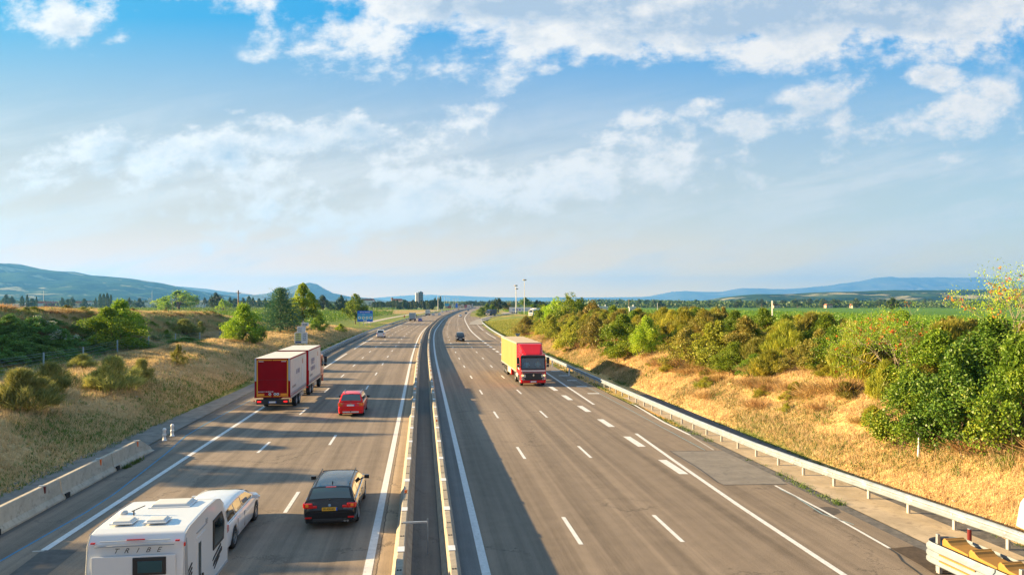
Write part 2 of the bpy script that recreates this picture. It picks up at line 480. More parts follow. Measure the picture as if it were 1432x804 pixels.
def make_ground():
    ks = [-30000, -20000, -13000, -8000, -5000, -3200, -2000, -1300, -850, -550, -380, -260, -190, -140, -105, -85, -72, -64, -58]
    ks += list(np.arange(-55, -17.5, .7)) + [-17.45, -16.9, -16.4, -16.3, -15.3, -8, 0, 8, 16.1, 18.2, 19.5] + list(np.arange(20, 44, .7))
    ks += [45.5, 48, 52, 58, 66, 76, 90, 110, 140, 190, 260, 380, 550, 850, 1300, 2000, 3200, 5000, 8000, 13000, 20000, 30000]
    ys = list(np.arange(-70, 12, 6)) + list(np.arange(12, 240, 1.6)) + list(np.arange(240, 520, 9)) + [540, 580, 630, 700, 790, 900, 1050, 1250, 1500, 1900, 2500, 3400, 5000, 7500, 12000, 18000, 26000]
    K, Y = np.meshgrid(np.array(ks, float), np.array(ys, float))
    Z = ground_h(K, Y)
    road = (K > -17.5) & (K < 19.55)
    eR = np.interp(Y, [110, 160, 300, 340, 420, 450], [16.2, 17, 18, 22, 22, 15])
    Z = np.where(road & ((K < 16) | (K < eR)) & (K > -16.35), Z - .12, np.where(road, Z - .02, Z))
    X = C(Y) + K
    V = np.stack([X, Y, Z], -1).reshape(-1, 3)
    n = len(ks); m = len(ys)
    j, i = np.meshgrid(np.arange(m - 1), np.arange(n - 1), indexing='ij')
    a = (j * n + i).ravel()
    F = np.stack([a, a + 1, a + n + 1, a + n], 1)
    # the ground's own colours: straw, green weeds, dry meadow, crops
    k = K.ravel(); y = Y.ravel()
    col = np.zeros((len(k), 3))
    straw_r = np.array([.66, .43, .19]); straw_l = np.array([.70, .50, .25]); weed = np.array([.10, .145, .030]); soil = np.array([.20, .135, .08])
    crop = np.array([.09, .19, .022]); gold = np.array([.36, .26, .10]); meadow = np.array([.17, .21, .05])
    f1 = fbm(k, y * .6, .35, 3)[:, None]; f2 = fbm(k, y, .12, 9)[:, None]; f3 = fbm(k, y * .3, .9, 5)[:, None]
    R = k[:, None] > 0
    col = np.where(R, straw_r, straw_l) * (0.8 + .4 * f1)
    toe_r = sm(22.6, 19.8, k)[:, None] * sm(.50, .66, f1); toe_l = sm(-22, -18, k)[:, None] * (k < 0)[:, None] * sm(.38, .6, f1)
    col = col * (1 - toe_r * .85) + weed * toe_r * .85
    col = col * (1 - toe_l * .75) + weed * 1.2 * toe_l * .75
    patch = sm(.60, .8, f2) * np.where(R, .25, .8)
    col = np.where(np.abs(k)[:, None] < 60, col * (1 - patch) + np.where(R, weed * 1.3, weed) * patch, col)
    sp = sm(.62, .8, f3) * .5
    col = col * (1 - sp) + soil * sp
    # flat verge by the exit and beyond: greener
    fl = (sm(150, 210, y) * (np.abs(k) < 60))[:, None]
    col = col * (1 - fl) + (meadow * (.7 + .6 * f1) * (1 - sm(.5, .7, f2)) + gold * sm(.5, .7, f2)) * fl
    # crop land
    fr = sm(38, 50, k)[:, None] * (1 - sm(230, 300, y) * (k < 60) )[:, None]
    band = np.floor(k / 140) * 7.3 + np.floor(y / 230) * 3.1
    pick = ((np.sin(band * 12.9898) * 43758.5) % 1)[:, None]
    far_r = np.where(pick < .72, crop * (.8 + .5 * pick), np.where(pick < .88, gold, meadow))
    far_r = np.where(y[:, None] < 1300, crop * (.9 + .3 * f2), far_r)
    col = col * (1 - fr) + far_r * fr
    flf = (sm(48, 60, -k) * 1.0)[:, None]
    leftc = np.where(pick < .5, crop * 1.3, np.where(pick < .8, meadow, gold))
    leftc = np.where(((y > 520) & (y < 900))[:, None], gold * (.9 + .3 * f2), leftc)
    col = col * (1 - flf) + leftc * flf
    mg = ((k < -23) & (k > -60) & (y > 230))[:, None]
    g2 = np.where(((y > 520) & (y < 900))[:, None], gold * (.9 + .3 * f2), meadow * (.8 + .5 * f1))
    col = np.where(mg, g2, col)
    o = npobj('ground', V, F, tintmat('earth', 1.6, 7.0, .28, 1.0,
        detail_cols=[((.13, .09, .05), 3.1, .62, .80, .45), ((.52, .38, .2), 4.7, .60, .8, .5)]), smooth=True, col=col)
    tag(o, kind='structure')
    return o
ground = make_ground()

# ------------------------------------------------------------------ road surfaces
def asphalt(name, base, kind):
    m = bpy.data.materials.new(name); m.use_nodes = True
    b = NB(m.node_tree); p = m.node_tree.nodes['Principled BSDF']
    uv = b.n('ShaderNodeUVMap', uv_map='kY').outputs[0]
    s = b.sep(uv); tc = b.n('ShaderNodeTexCoord').outputs['Object']
    k = s[0]; Y = s[1]
    grain = b.noise(tc, 26, 6, .8); mid = b.noise(tc, 1.3, 6, .65)
    strk = b.noise(b.xyz(b.m('MULTIPLY', k, 2.4), b.m('MULTIPLY', Y, .035), 0), 1.0, 5, .6)
    big = b.noise(b.xyz(b.m('MULTIPLY', k, .25), b.m('MULTIPLY', Y, .05), 3), 1.0, 4, .6)
    # wheel tracks: darker bands twice per lane
    ph = LANEPH[kind]
    w = b.m('COSINE', b.m('MULTIPLY', b.m('SUBTRACT', k, ph), 2 * math.pi / 1.76))
    f = b.m('MULTIPLY', b.ramp(w, -.2, 1), .17)
    val = b.m('ADD', b.ramp(grain, .3, .7, a=.72, b=1.30), b.ramp(mid, .3, .7, a=-.07, b=.07))
    val = b.m('ADD', val, b.ramp(strk, .35, .65, a=-.15, b=.13)); val = b.m('ADD', val, b.ramp(big, .3, .7, a=-.08, b=.08))
    val = b.m('SUBTRACT', val, f)
    c = b.mix(1.0, base, b.xyz(val, val, val), 'MULTIPLY')
    def band(k0, k1, colr, edge=.05, amt=1.0):
        nonlocal c
        kk = b.m('ADD', k, b.m('MULTIPLY', b.m('SUBTRACT', b.noise(tc, 2.2, 5, .7), .5), edge * 3))
        fb = b.m('MULTIPLY', b.m('MULTIPLY', b.ramp(kk, k0 - edge, k0 + edge), b.ramp(kk, k1 + edge, k1 - edge)), amt)
        c2 = b.mix(1.0, colr, b.xyz(val, val, val), 'MULTIPLY')
        c = b.mix(fb, c, c2)
    if kind == 'left':
        band(-1.38, -.5, (.33, .255, .18), .04)      # old concrete edge strip by the median
        band(-15.5, -14.2, (.11, .105, .10), .05, .7)
        band(-.38, .5, (.13, .13, .125), .03)
        # ragged joint crack beside the inner line
        kj = b.m('ADD', k, b.m('MULTIPLY', b.m('SUBTRACT', b.noise(b.xyz(0, Y, 0), 1.6, 6, .8), .5), .22))
        cr = b.ramp(b.m('ABSOLUTE', b.m('SUBTRACT', kj, -1.36)), .03, .008)
        c = b.mix(b.m('MULTIPLY', cr, .8), c, (.03, .028, .025))
    else:
        band(-.3, .62, (.13, .13, .125), .03)
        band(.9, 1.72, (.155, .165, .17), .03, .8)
        # oil drips along lane middles
        for kc in (3.5, 6.9, 10.4):
            dz = b.ramp(b.m('ABSOLUTE', b.m('SUBTRACT', k, kc)), .55, .1)
            c = b.mix(b.m('MULTIPLY', dz, .12), c, (.05, .045, .04))
    # fine cracks and sealed joints across the lanes
    vo = b.n('ShaderNodeTexVoronoi', feature='DISTANCE_TO_EDGE'); vo.inputs['Scale'].default_value = .16
    b.put(vo.inputs['Vector'], b.vm('ADD', tc, b.vm('MULTIPLY', b.xyz(b.noise(tc, .8, 6, .8), b.noise(tc, .9, 6, .8), 0), (2.5, 2.5, 0))))
    crk = b.m('MULTIPLY', b.ramp(vo.outputs['Distance'], .007, .001), b.ramp(big, .46, .56))
    c = b.mix(b.m('MULTIPLY', crk, .65), c, (.05, .045, .04))
    b.put(p.inputs['Base Color'], c)
    p.inputs['Roughness'].default_value = .82; p.inputs['Specular IOR Level'].default_value = .25
    bn = b.n('ShaderNodeBump'); bn.inputs['Strength'].default_value = .25; bn.inputs['Distance'].default_value = .02
    b.put(bn.inputs['Height'], grain); b.put(p.inputs['Normal'], bn.outputs[0])
    return m
LANEPH = {'left': -7.0 + .88, 'right': 3.5 + .88}
def sheet(name, k0, k1, ya, yb, z, mat, near=1.0, nk=1):
    ys = yrange(ya, yb, near)
    f0 = k0 if callable(k0) else (lambda y: k0)
    f1 = k1 if callable(k1) else (lambda y: k1)
    V, U = [], []
    for y in ys:
        a, c = f0(y), f1(y)
        for i in range(nk + 1):
            kk = a + (c - a) * i / nk
            zz = z(kk, y) if callable(z) else z
            V.append(P(kk, y, zz)); U.append((kk, y))
    m = nk + 1
    F = [(j * m + i, j * m + i + 1, (j + 1) * m + i + 1, (j + 1) * m + i) for j in range(len(ys) - 1) for i in range(nk)]
    return npobj(name, np.array([tuple(v) for v in V]), F, mat, uv=np.array(U))
EDGE_R = lambda y: float(np.interp(y, [0, 30, 110, 160, 300, 345, 400, 430, 470], [15.9, 16.05, 16.5, 16.9, 17.4, 20.5, 20.5, 15.2, 14.6]))
tag(sheet('road_northbound', -15.25, .12, -60, 1800, 0, asphalt('asphalt_left', (.225, .180, .140), 'left'), 1.2, 4), kind='structure')
tag(sheet('road_southbound', .12, EDGE_R, -60, 1800, 0, asphalt('asphalt_right', (.215, .170, .130), 'right'), 1.2, 4), kind='structure')
conc_dirty = pmat('weathered_concrete', (.19, .175, .155), .9, var=.25, vscale=1.2, bump=.25, bscale=12, dirt=(.12, .11, .10))
conc_pale = pmat('pale_concrete', (.40, .315, .215), .9, var=.18, vscale=.9, bump=.2, bscale=14, dirt=(.20, .15, .10))
dark_joint = pmat('dark_gutter', (.095, .09, .088), .9, var=.4, vscale=2.5, bump=.3, bscale=15, dirt=(.2, .18, .15))
tag(sheet('gutter_strip', lambda y: float(np.interp(y, [20, 30, 42, 62, 90], [-18.1, -18.0, -17.5, -16.75, -16.45])), -15.25, -60, 260, lambda k, y: .03, conc_dirty, 1.5), kind='structure')
tag(sheet('gutter_channel', lambda y: EDGE_R(y) - .02, lambda y: EDGE_R(y) + .55, -60, 46, -.01, dark_joint, 1.0), kind='structure')
tag(sheet('verge_slab', lambda y: EDGE_R(y) + .53, lambda y: 19.0 - .012 * max(0, y), -60, 60, .012, conc_pale, 1.0), kind='structure')
tag(sheet('drain_channel', lambda y: 19.0 - .012 * max(0, y), 19.75, -60, 62, .006, dark_joint, 1.0), kind='structure')
# ramp to the service area and its parking ground
lot_m = pmat('parking_asphalt', (.26, .24, .215), .9, var=.15, vscale=.1)
def ramp():
    pts = [(15.5, 262), (17.0, 300), (21, 345), (26.5, 392), (33, 424), (44, 446), (60, 456), (90, 462)]
    V, F = [], []
    for i, (k, y) in enumerate(pts):
        a = Vector(P(k, y)); nxt = Vector(P(*pts[min(i + 1, len(pts) - 1)])); prv = Vector(P(*pts[max(i - 1, 0)]))
        d = (nxt - prv).normalized(); nrm = Vector((d.y, -d.x, 0)); w = 2.8 + (i > 3) * 2
        z = (H(k + w, y) + H(k - w, y)) / 2 * .9 + .09
        V += [tuple(a - nrm * w + Vector((0, 0, z))), tuple(a + nrm * w + Vector((0, 0, z)))]
        if i: F.append((2*i-2, 2*i-1, 2*i+1, 2*i))
    tag(npobj('exit_ramp_road', V, F, lot_m), kind='structure')
ramp()
tag(sheet('parking_ground', 36, 150, 425, 520, lambda k, y: H(k, y) + .12, lot_m, 10, 8), kind='structure')
# farm track beside the motorway, far left
tag(sheet('farm_track_road', -29.5, -26.0, 262, 800, .05, pmat('pale_track', (.36, .32, .27), .95, var=.15, vscale=.3), 6), kind='structure')
# resurfaced patches
patch_m = pmat('asphalt_patch_pale', (.185, .165, .145), .85, var=.16, vscale=1.2, bump=.3, bscale=22, dirt=(.11, .10, .09))
patch_d = pmat('asphalt_patch_dark', (.085, .08, .076), .9, var=.25, vscale=2.0, bump=.3, bscale=24)
def ground_poly(name, pix, mat, z):
    vs = [ray(x, y, z) for x, y in pix]
    mb = MB(); mb.add(vs, [tuple(range(len(vs)))])
    o = mb.build(name, mat); o.data.polygons[0].select = True
    return tag(o, kind='structure')
ground_poly('road_patch', [(937, 630.5), (1011, 630), (1034, 641), (1062, 654.5), (1092, 669), (1100, 676.5), (1012, 677.5), (1004, 674)], patch_m, .004)
ground_poly('road_patch', [(60, 768), (110, 767.5), (65, 804), (-40, 900), (-190, 900), (12, 804)], patch_d, .004)
# ---- painted lines
paint = pmat('road_paint', (.62, .62, .62), .7, var=.10, vscale=4.0, bump=.1, bscale=30, dirt=(.36, .35, .33))
paint_old = pmat('worn_paint', (.42, .40, .37), .8, var=.2, vscale=4.0, dirt=(.24, .21, .18))
blue = pmat('blue_guide_paint', (.03, .20, .38), .7, var=.15, vscale=3)
blue_pale = pmat('pale_blue_paint', (.20, .30, .34), .8, var=.15, vscale=3)
def mark_line(mb, k, w, ya, yb, z=.006, step=2.0):
    f = k if callable(k) else (lambda y: k)
    ys = yrange(ya, yb, step)
    mb.grid([[P(f(y) - w / 2, y, z), P(f(y) + w / 2, y, z)] for y in ys])
mk = MB()
mark_line(mk, -1.62, .26, -60, 1300); mark_line(mk, 1.86, .26, -60, 1300)
mark_line(mk, lambda y: -12.12, .24, 22.9, 77)
for a, c_ in ((87, 112.4), (123.4, 163), (176, 214), (227, 266), (279, 318), (331, 370), (383, 422), (435, 474)): mark_line(mk, -12.0, .22, a, c_)
for i in range(-5, 46):
    for k, ph in ((-8.72, 39.3), (-5.2, 28.5), (5.2, 24.95), (8.62, 25.2)):
        yc = ph + 12.9 * i
        if yc > -20: mark_line(mk, k, .15 if yc < 120 else .17, yc - 1.5, yc + 1.5)
for i in range(20): mark_line(mk, 12.1, .42, 34.6 + 6.33 * i - 1.5, 34.6 + 6.33 * i + 1.5)
mark_line(mk, 12.1, .30, 156, 1300)
mark_line(mk, lambda y: float(np.interp(y, [0, 20.8, 28, 35.2, 43.4], [12.2, 12.26, 12.36, 12.6, 12.95])), .2, -60, 43.4)
KA = lambda y: float(np.interp(y, [43.4, 55.8, 82, 107, 160, 300], [12.95, 13.37, 14.1, 14.9, 15.7, 15.9]))
for a, c_ in ((55.8, 94), (107, 146), (159.6, 194.6), (208, 290)): mark_line(mk, KA, .2, a, c_)
tag(mk.build('lane_markings', paint), kind='structure')
# short bars across the merging shoulder
mk = MB()
for px, py, w in ((777, 518.5, 1.0), (788, 525, 1.05), (799.9, 531.8, 1.0), (813.7, 540.3, 1.0), (829.9, 550, 1.0)):
    c_ = ray(px, py, .006); mk.grid([[c_ + Vector((-w/2, -.25, 0)), c_ + Vector((w/2, -.25, 0))], [c_ + Vector((-w/2, .25, 0)), c_ + Vector((w/2, .25, 0))]])
tag(mk.build('shoulder_markings', paint), kind='structure')
def paint_path(name, pix, w, mat, z=.008):
    pts = [ray(x, y, z) for x, y in pix]; mb = MB(); rows = []
    for i, p_ in enumerate(pts):
        d = (pts[min(i + 1, len(pts) - 1)] - pts[max(i - 1, 0)]).normalized(); nn = Vector((d.y, -d.x, 0)) * w / 2
        rows.append([p_ - nn, p_ + nn])
    mb.grid(rows); return tag(mb.build(name, mat), kind='structure')
paint_path('blue_guide_line', [(-60, 818), (0, 784), (60, 750), (120, 716), (160, 690), (200, 659), (232, 634), (260, 609), (285, 594), (320, 575), (350, 560)], .07, blue)
paint_path('blue_guide_line', [(775, 514), (811, 535), (864.5, 564), (909, 588), (950, 610), (985.5, 629)], .06, blue_pale)
paint_path('blue_guide_line', [(1090, 683), (1112, 694), (1150, 718), (1194, 733)], .06, blue_pale)
paint_path('worn_edge_line', [(884, 564), (928, 590), (965, 608)], .17, paint)
paint_path('worn_edge_line', [(965, 608.5), (998, 629)], .09, paint_old)
paint_path('worn_edge_line', [(1084, 678.5), (1150, 713), (1200, 741), (1244, 766)], .11, paint)
paint_path('worn_edge_line', [(45, 770.5), (62, 769.5)], .1, paint_old)
# damaged asphalt edge with loose earth by the crash cushion
earth_m = pmat('loose_earth', (.055, .038, .028), 1.0, var=.4, vscale=5, bump=.8, bscale=18)
ground_poly('broken_road_edge', [(1246, 766), (1278, 763), (1300, 772), (1330, 792), (1352, 812), (1322, 812), (1288, 790)], earth_m, .010)
ground_poly('oil_stain', [(1136, 714), (1142, 709), (1158, 708), (1172, 711), (1176, 716), (1166, 720), (1148, 719)], pmat('oil_stain', (.075, .06, .048), .7, var=.3, vscale=6), .0035)
tar = pmat('tar_crack', (.035, .033, .032), .6)
paint_path('tar_seam', [(1243, 766), (1255, 774), (1262, 784), (1280, 797), (1300, 812)], .05, tar, .014)
paint_path('tar_seam', [(937, 630.5), (975, 653), (1004, 674), (1012, 677.5), (1100, 676.5)], .05, tar, .010)
paint_path('tar_seam', [(937, 630.5), (1011, 630)], .04, tar, .010)

# ------------------------------------------------------------------ median barriers: 4 m blocks in two rows
barrier_m = pmat('barrier_concrete', (.33, .285, .225), .88, var=.16, vscale=1.6, bump=.2, bscale=16, dirt=(.17, .15, .125))
strap_m = pmat('white_joint_plate', (.62, .64, .68), .5, var=.1, vscale=5)
slot_m = pmat('lifting_slot', (.02, .02, .02), .9)
orange_m = pmat('orange_reflector', (.75, .16, .02), .35, coat=.5)
HB = .85
def barrier_profile(w_base=.56, w_top=.22, h=HB):
    a, b_ = w_base / 2, w_top / 2
    pr = [(-a, 0), (-a, .08), (-a + .13, .26), (-b_, h - .02), (-b_ + .02, h), (b_ - .02, h), (b_, h - .02), (a - .13, .26), (a, .08), (a, 0)]
    return pr
def barrier_proto(name, L):
    root = empty(name, (0, 0, 0))
    mb = MB(); mb.prism(barrier_profile(), -L / 2 + .006, L / 2 - .006, 'Y')
    mb.build('concrete_body', barrier_m, root, bevel=.012, seg=1)
    mb = MB(); mb.box((0, -L / 2 + .21, HB + .006), (.20, .42, .012)); mb.build('joint_plate', strap_m, root)
    for dy in (-.62, .62):
        mb = MB(); mb.prism([(-.06, dy - .05), (-.02, dy - .05), (-.02, dy - .012), (.02, dy - .012), (.02, dy - .05), (.06, dy - .05), (.06, dy + .05), (.02, dy + .05), (.02, dy + .012), (-.02, dy + .012), (-.02, dy + .05), (-.06, dy + .05)], HB + .001, HB + .007, 'Z')
        mb.build('lifting_slot', slot_m, root)
    return root
proto_l = barrier_proto('concrete_barrier', 4.0)
KBL, KBR = -.62, .84
first = True
for row, kb in enumerate((KBL, KBR)):
    lab = ('sunlit concrete barrier block in the median row bordering the caravan lanes', 'concrete barrier block in the median row whose road side lies in shade')[row]
    grp = ('median barrier blocks on the caravan side', 'median barrier blocks on the red articulated truck side')[row]
    y = 6.3 + row * .1
    for i in range(148):
        Yc = y + i * 4.0
        if first: o = proto_l; first = False
        elif i < 45: o = copy_tree(proto_l)
        else:
            o = proto_l.copy(); COL.objects.link(o)
            b2 = proto_l.children[0].copy(); COL.objects.link(b2); b2.parent = o
        o.location = P(kb, Yc); o.rotation_euler = (0, 0, yaw(Yc))
        tag(o, lab, 'barrier', grp)
        # reflectors on some blocks
        if i % 8 == (5, 1)[row] and i < 80:
            mb = MB(); mb.box((0, .3, HB + .06), (.09, .05, .12)); r_ = mb.build('reflector', orange_m, o, bevel=.01)
    mb = MB(); rows = []
    for Y_ in yrange(6.3 + 147.5 * 4 + 2.1, 1300, 12):
        rows.append([P(kb + x, Y_, z) for x, z in barrier_profile()])
    mb.grid(rows)
    tag(mb.build('distant_concrete_barrier', barrier_m), 'far end of the %s concrete median wall fading round the bend' % ('left', 'right')[row], 'barrier', kind='stuff')
# T shaped steel bracket in the median
galv = pmat('galvanised_steel', (.46, .48, .50), .42, metal=.55, var=.12, vscale=4)
galv_d = pmat('dull_steel', (.26, .30, .34), .5, metal=.5, var=.15, vscale=4)
g = P(.16, 22.6)
r_ = empty('steel_bracket', g, yaw(22), 'thin steel post with a level arm resting on the left median wall', 'bracket')
mb = MB(); mb.box((0, 0, .55), (.045, .045, 1.1)); mb.build('post', galv_d, r_)
mb = MB(); mb.box((-.39, 0, 1.0), (.78, .06, .05)); mb.build('arm', galv, r_)
# ------------------------------------------------------------------ concrete barrier on the left shoulder
left_conc = pmat('pale_barrier_concrete', (.42, .38, .31), .9, var=.15, vscale=1.4, bump=.2, bscale=14, dirt=(.22, .20, .17))
dkred = pmat('dark_red_reflector', (.12, .01, .01), .4)
L_units = [(10.4, None), (15.2, None), (20.0, 'red'), (24.8, 'orange2'), (29.6, None), (34.2, 'red'), (38.2, 'orange')]
places = ['nearest the bottom left corner, below the dark asphalt patch', 'third from the blunt end, carrying a tall orange reflector', 'with a dark red reflector', 'just before the sloping end']
for i in range(6):
    Y0 = 38.4 - 4.8 * i
    Y1 = Y0 - 4.78
    yc = (Y0 + Y1) / 2
    r_ = empty('shoulder_barrier', P(-14.72, yc), yaw(yc))
    tag(r_, ['pale concrete shoulder barrier with the sloping end near the two white plastic posts',
             'pale concrete shoulder barrier second from the sloping end',
             'pale concrete shoulder barrier third from the sloping end above the blue line',
             'pale concrete shoulder barrier fourth from the sloping end with a reflector on top',
             'pale concrete shoulder barrier fifth from the sloping end by the left picture edge',
             'pale concrete shoulder barrier lowest and nearest of the row at the left picture edge'][i], 'barrier', 'concrete barriers on the left shoulder')
    mb = MB()
    pr = barrier_profile(.62, .2, .84)
    if i == 0:
        rows = []
        for t in np.linspace(-2.39, 2.39, 8):
            hh = 1.0 if t < 1.0 else 1.0 - .72 * ((t - 1.0) / 1.39)
            rows.append([(x, float(t), z * hh) for x, z in pr])
        mb.grid(rows); mb.add(rows[-1], [tuple(range(len(pr)))]); mb.add(rows[0], [tuple(range(len(pr)))])
    else: mb.prism(pr, -2.39, 2.39, 'Y')
    mb.build('concrete_body', left_conc, r_, bevel=.012, seg=1)
    mb = MB(); mb.box((.285, -2.2, .11), (.07, .34, .2)); mb.build('lifting_slot', slot_m, r_)
    if i < 5:
        colr = [orange_m, orange_m, dkred, orange_m, dkred][i]
        mb = MB(); mb.box((.13, 1.2 if i else .6, .70), (.04, .10, .26)); mb.build('reflector', colr, r_)
        mb = MB(); mb.box((.02, 1.2 if i else .6, .86), (.2, .12, .04)); mb.build('clamp', galv, r_)
white_pl = pmat('white_plastic', (.78, .77, .76), .45, var=.05, vscale=5)
red_pl = pmat('red_band', (.6, .03, .02), .4)
for i, (px, py) in enumerate(((230, 615.8), (241, 609.6))):
    r_ = empty('marker_post', ray(px, py), 0, ['nearer white plastic marker post past the sloping end of the shoulder barrier',
               'farther white plastic marker post past the sloping end of the shoulder barrier'][i], 'marker post', 'white plastic posts past the shoulder barrier')
    mb = MB(); mb.lathe([(0, 0), (0, .14), (.03, .14), (.05, .09), (.28, .085), (.30, .11), (.36, .11), (.38, .08), (.56, .08), (.58, .10), (.66, .10), (.72, .06), (.72, 0)], 'Z', n=16)
    mb.build('plastic_body', white_pl, r_, smooth=True)
    mb = MB(); mb.lathe([(.40, .083), (.54, .083)], 'Z', n=16); mb.build('reflective_band', pmat('silver_band', (.7, .7, .72), .3, .5), r_)
# ------------------------------------------------------------------ guard rails
white_rail = pmat('bright_rail_steel', (.25, .30, .36), .45, metal=.2, var=.14, vscale=2.2, dirt=(.22, .20, .18))
RAILP = [(-.01, .31), (.03, .325), (.085, .37), (.09, .41), (.0, .475), (.0, .525), (.09, .59), (.085, .63), (.03, .675), (-.01, .69)]   # (offset, z)
def guardrail(name, path, side, label, nposts, mat, post_w=.10, block=.12):
    """path: function s in [0,1] -> world point; side: +1 when traffic is on the right of travel"""
    root = empty(name, path(0)); root['label'] = label; root['category'] = 'guardrail'
    base = Vector(path(0))
    n = 140; rows = []; pts = [Vector(path(i / n)) for i in range(n + 1)]
    nr = []
    for i, p_ in enumerate(pts):
        d = (pts[min(i + 1, n)] - pts[max(i - 1, 0)]).normalized(); nn = Vector((d.y, -d.x, 0)) * side
        rows.append([p_ - base + nn * (o_ + block) + Vector((0, 0, z + .06)) for o_, z in RAILP])
        nr.append(nn)
    mb = MB(); mb.grid(rows)
    # back sheet so that the beam has thickness
    mb.grid([[v - nr[i] * .004 for v in r_] for i, r_ in enumerate(rows)])
    mb.build('beam', mat, root)
    if nposts == 79:
        for q in range(4, 40, 2):
            i = q; d = (pts[i + 1] - pts[i]).normalized(); rr_ = []
            for off in (-.16, .16):
                rr_.append([v + d * off + nr[i] * .006 for v in rows[i]])
            mb = MB(); mb.grid(rr_)
            for v in (rows[i][2], rows[i][7]):
                for off in (-.1, .1): mb.tube(v + d * off + nr[i] * .004, v + d * off + nr[i] * .02, .018, n=8)
            mb.build('splice', galv, root, fix=False)
    proto = None
    for j in range(nposts):
        s = (j + .5) / nposts
        p_ = Vector(path(s)); i = int(s * n); nn = nr[i]
        if proto is None:
            mb = MB(); mb.box((0, 0, .34), (post_w, .10, .68)); mb.box((block / 2 * side + .02 * side, 0, .56), (block, .09, .16))
            proto = mb.build('post', galv, root, bevel=.008, seg=1); po = proto
        else:
            po = proto.copy(); COL.objects.link(po); po.parent = root
        po.location = p_ - base; po.rotation_euler = (0, 0, math.atan2(nn.y * side, nn.x * side))
    return root
def path_from(knots):
    ks = np.array(knots, float); cum = np.concatenate([[0], np.cumsum(np.hypot(*(np.diff(ks, axis=0)).T))])
    def f(s):
        d = s * cum[-1]; k = float(np.interp(d, cum, ks[:, 0])); y = float(np.interp(d, cum, ks[:, 1]))
        return P(k, y, max(0, H(k, y)) * (k > 20))
    return f
rk = [(20.4, 2), (19.5, 14), (18.8, 23), (18.1, 28.5), (17.5, 33), (17.2, 37), (17.0, 44), (17.0, 62), (17.1, 95), (17.3, 160)]
guardrail('guardrail', path_from(rk), -1, 'near bright steel guardrail sweeping along the right shoulder below the sunlit bank', 79, white_rail)
rk2 = [(17.3, 160.5), (17.8, 210), (18.2, 276), (19.5, 320), (23.5, 352), (27, 372), (31.5, 396), (38, 420), (50, 436)]
guardrail('guardrail', path_from(rk2), -1, 'far bright guardrail curling right around the exit to the service area', 70, white_rail)
lk = [(-14.95, 92), (-15.3, 110), (-15.6, 200), (-15.4, 320)]
guardrail('guardrail', path_from(lk), 1, 'steel guardrail along the left shoulder beyond the white and red lorry', 90, white_rail)
lk = [(-15.3, 322), (-15.3, 420), (-15.3, 620)]
guardrail('guardrail', path_from(lk), 1, 'distant steel guardrail on the left beyond the grey box lorry', 60, white_rail)
# orange top reflectors on the left rail
for i in range(8):
    y = 104 + i * 14
    mb = MB(); mb.box((0, 0, .06), (.05, .08, .18))
    o = mb.build('rail_reflector', orange_m, None, loc=P(-15.3, y, .76))
    tag(o, 'small orange reflector standing on top of the left guardrail', 'reflector', 'orange reflectors on the left guardrail')

# ------------------------------------------------------------------ crash cushion lower right
yel = pmat('yellow_plastic', (.33, .165, .025), .65, var=.08, vscale=3)
def crash_cushion():
    A = ray(1306.5, 757, .86); B_ = ray(1393, 795, .86)
    d = (B_ - A); d.z = 0; d.normalize()
    ang = math.atan2(d.y, d.x)
    root = empty('crash_cushion', (A.x, A.y, 0), ang, 'crash cushion of pale steel rails topped with yellow plastic covers in the lower right corner', 'crash cushion')
    # local x runs towards the camera, y to the left of that (towards the bank)
    beam = [(0, .24), (.06, .29), (.06, .36), (0, .42), (.06, .47), (.06, .54), (0, .60), (.06, .66), (.06, .73), (0, .79), (-.005, .86)]
    def side(y, sgn):
        for s in range(3):
            x0 = s * 2.0; x1 = x0 + 2.25; off = .035 * (3 - s)
            mb = MB(); mb.grid([[(x, y - sgn * 0 + sgn * (o_ + off), z) for o_, z in beam] for x in (x0, x1)])
            mb.grid([[(x, y + sgn * (o_ + off - .006), z) for o_, z in beam] for x in (x0, x1)])
            mb.build('side_panel', white_rail, root)
            mb = MB()
            for z in (.42, .60): mb.box((x0 + 1.0, y + sgn * (off + .03), z), (1.3, .03, .035))
            mb.build('slot', yel, root)
    W_ = 1.0
    side(0, -1); side(W_, 1)
    # rounded nose
    rows = []
    for i in range(13):
        t = math.pi * i / 12
        c_ = (-.0 - .42 * math.sin(t), W_ / 2 - (W_ / 2 + .10) * math.cos(t))
        nn = Vector((-math.sin(t), -math.cos(t)))
        rows.append([(c_[0] + nn.x * o_, c_[1] + nn.y * o_, z) for o_, z in beam])
    mb = MB(); mb.grid(rows); mb.grid([[(x * .985, W_/2 + (y - W_/2) * .985, z) for x, y, z in r_] for r_ in rows]); mb.build('nose', white_rail, root, smooth=False)
    for i in range(6):
        x0 = .12 + i * .98
        mb = MB()
        pr = [(x0, .76), (x0, .93), (x0 + .05, 1.0), (x0 + .10, 1.02), (x0 + .14, .98), (x0 + .18, .99), (x0 + .24, .93), (x0 + .34, .88), (x0 + .8, .85), (x0 + .96, .83), (x0 + .96, .76)]
        mb.prism(pr, .16, .80, 'Y'); mb.build('yellow_cover', yel, root, bevel=.02, seg=2)
    for x in (.05, 2.9, 5.2):
        mb = MB(); mb.box((x, .08, .55), (.09, .09, 1.1)); mb.build('post', galv_d, root, bevel=.01)
    for x in (.2, 2.4, 4.4):
        for y in (0, 1.0):
            mb = MB(); mb.box((x, y, .18), (.12, .1, .36)); mb.build('foot', galv, root)
crash_cushion()
mb = MB(); mb.tube((0, 0, 0), (0, 0, .95), .055, n=12)
o = empty('delineator', P(16.9, 22.1), 0, 'dark red reflector post behind the crash cushion', 'delineator')
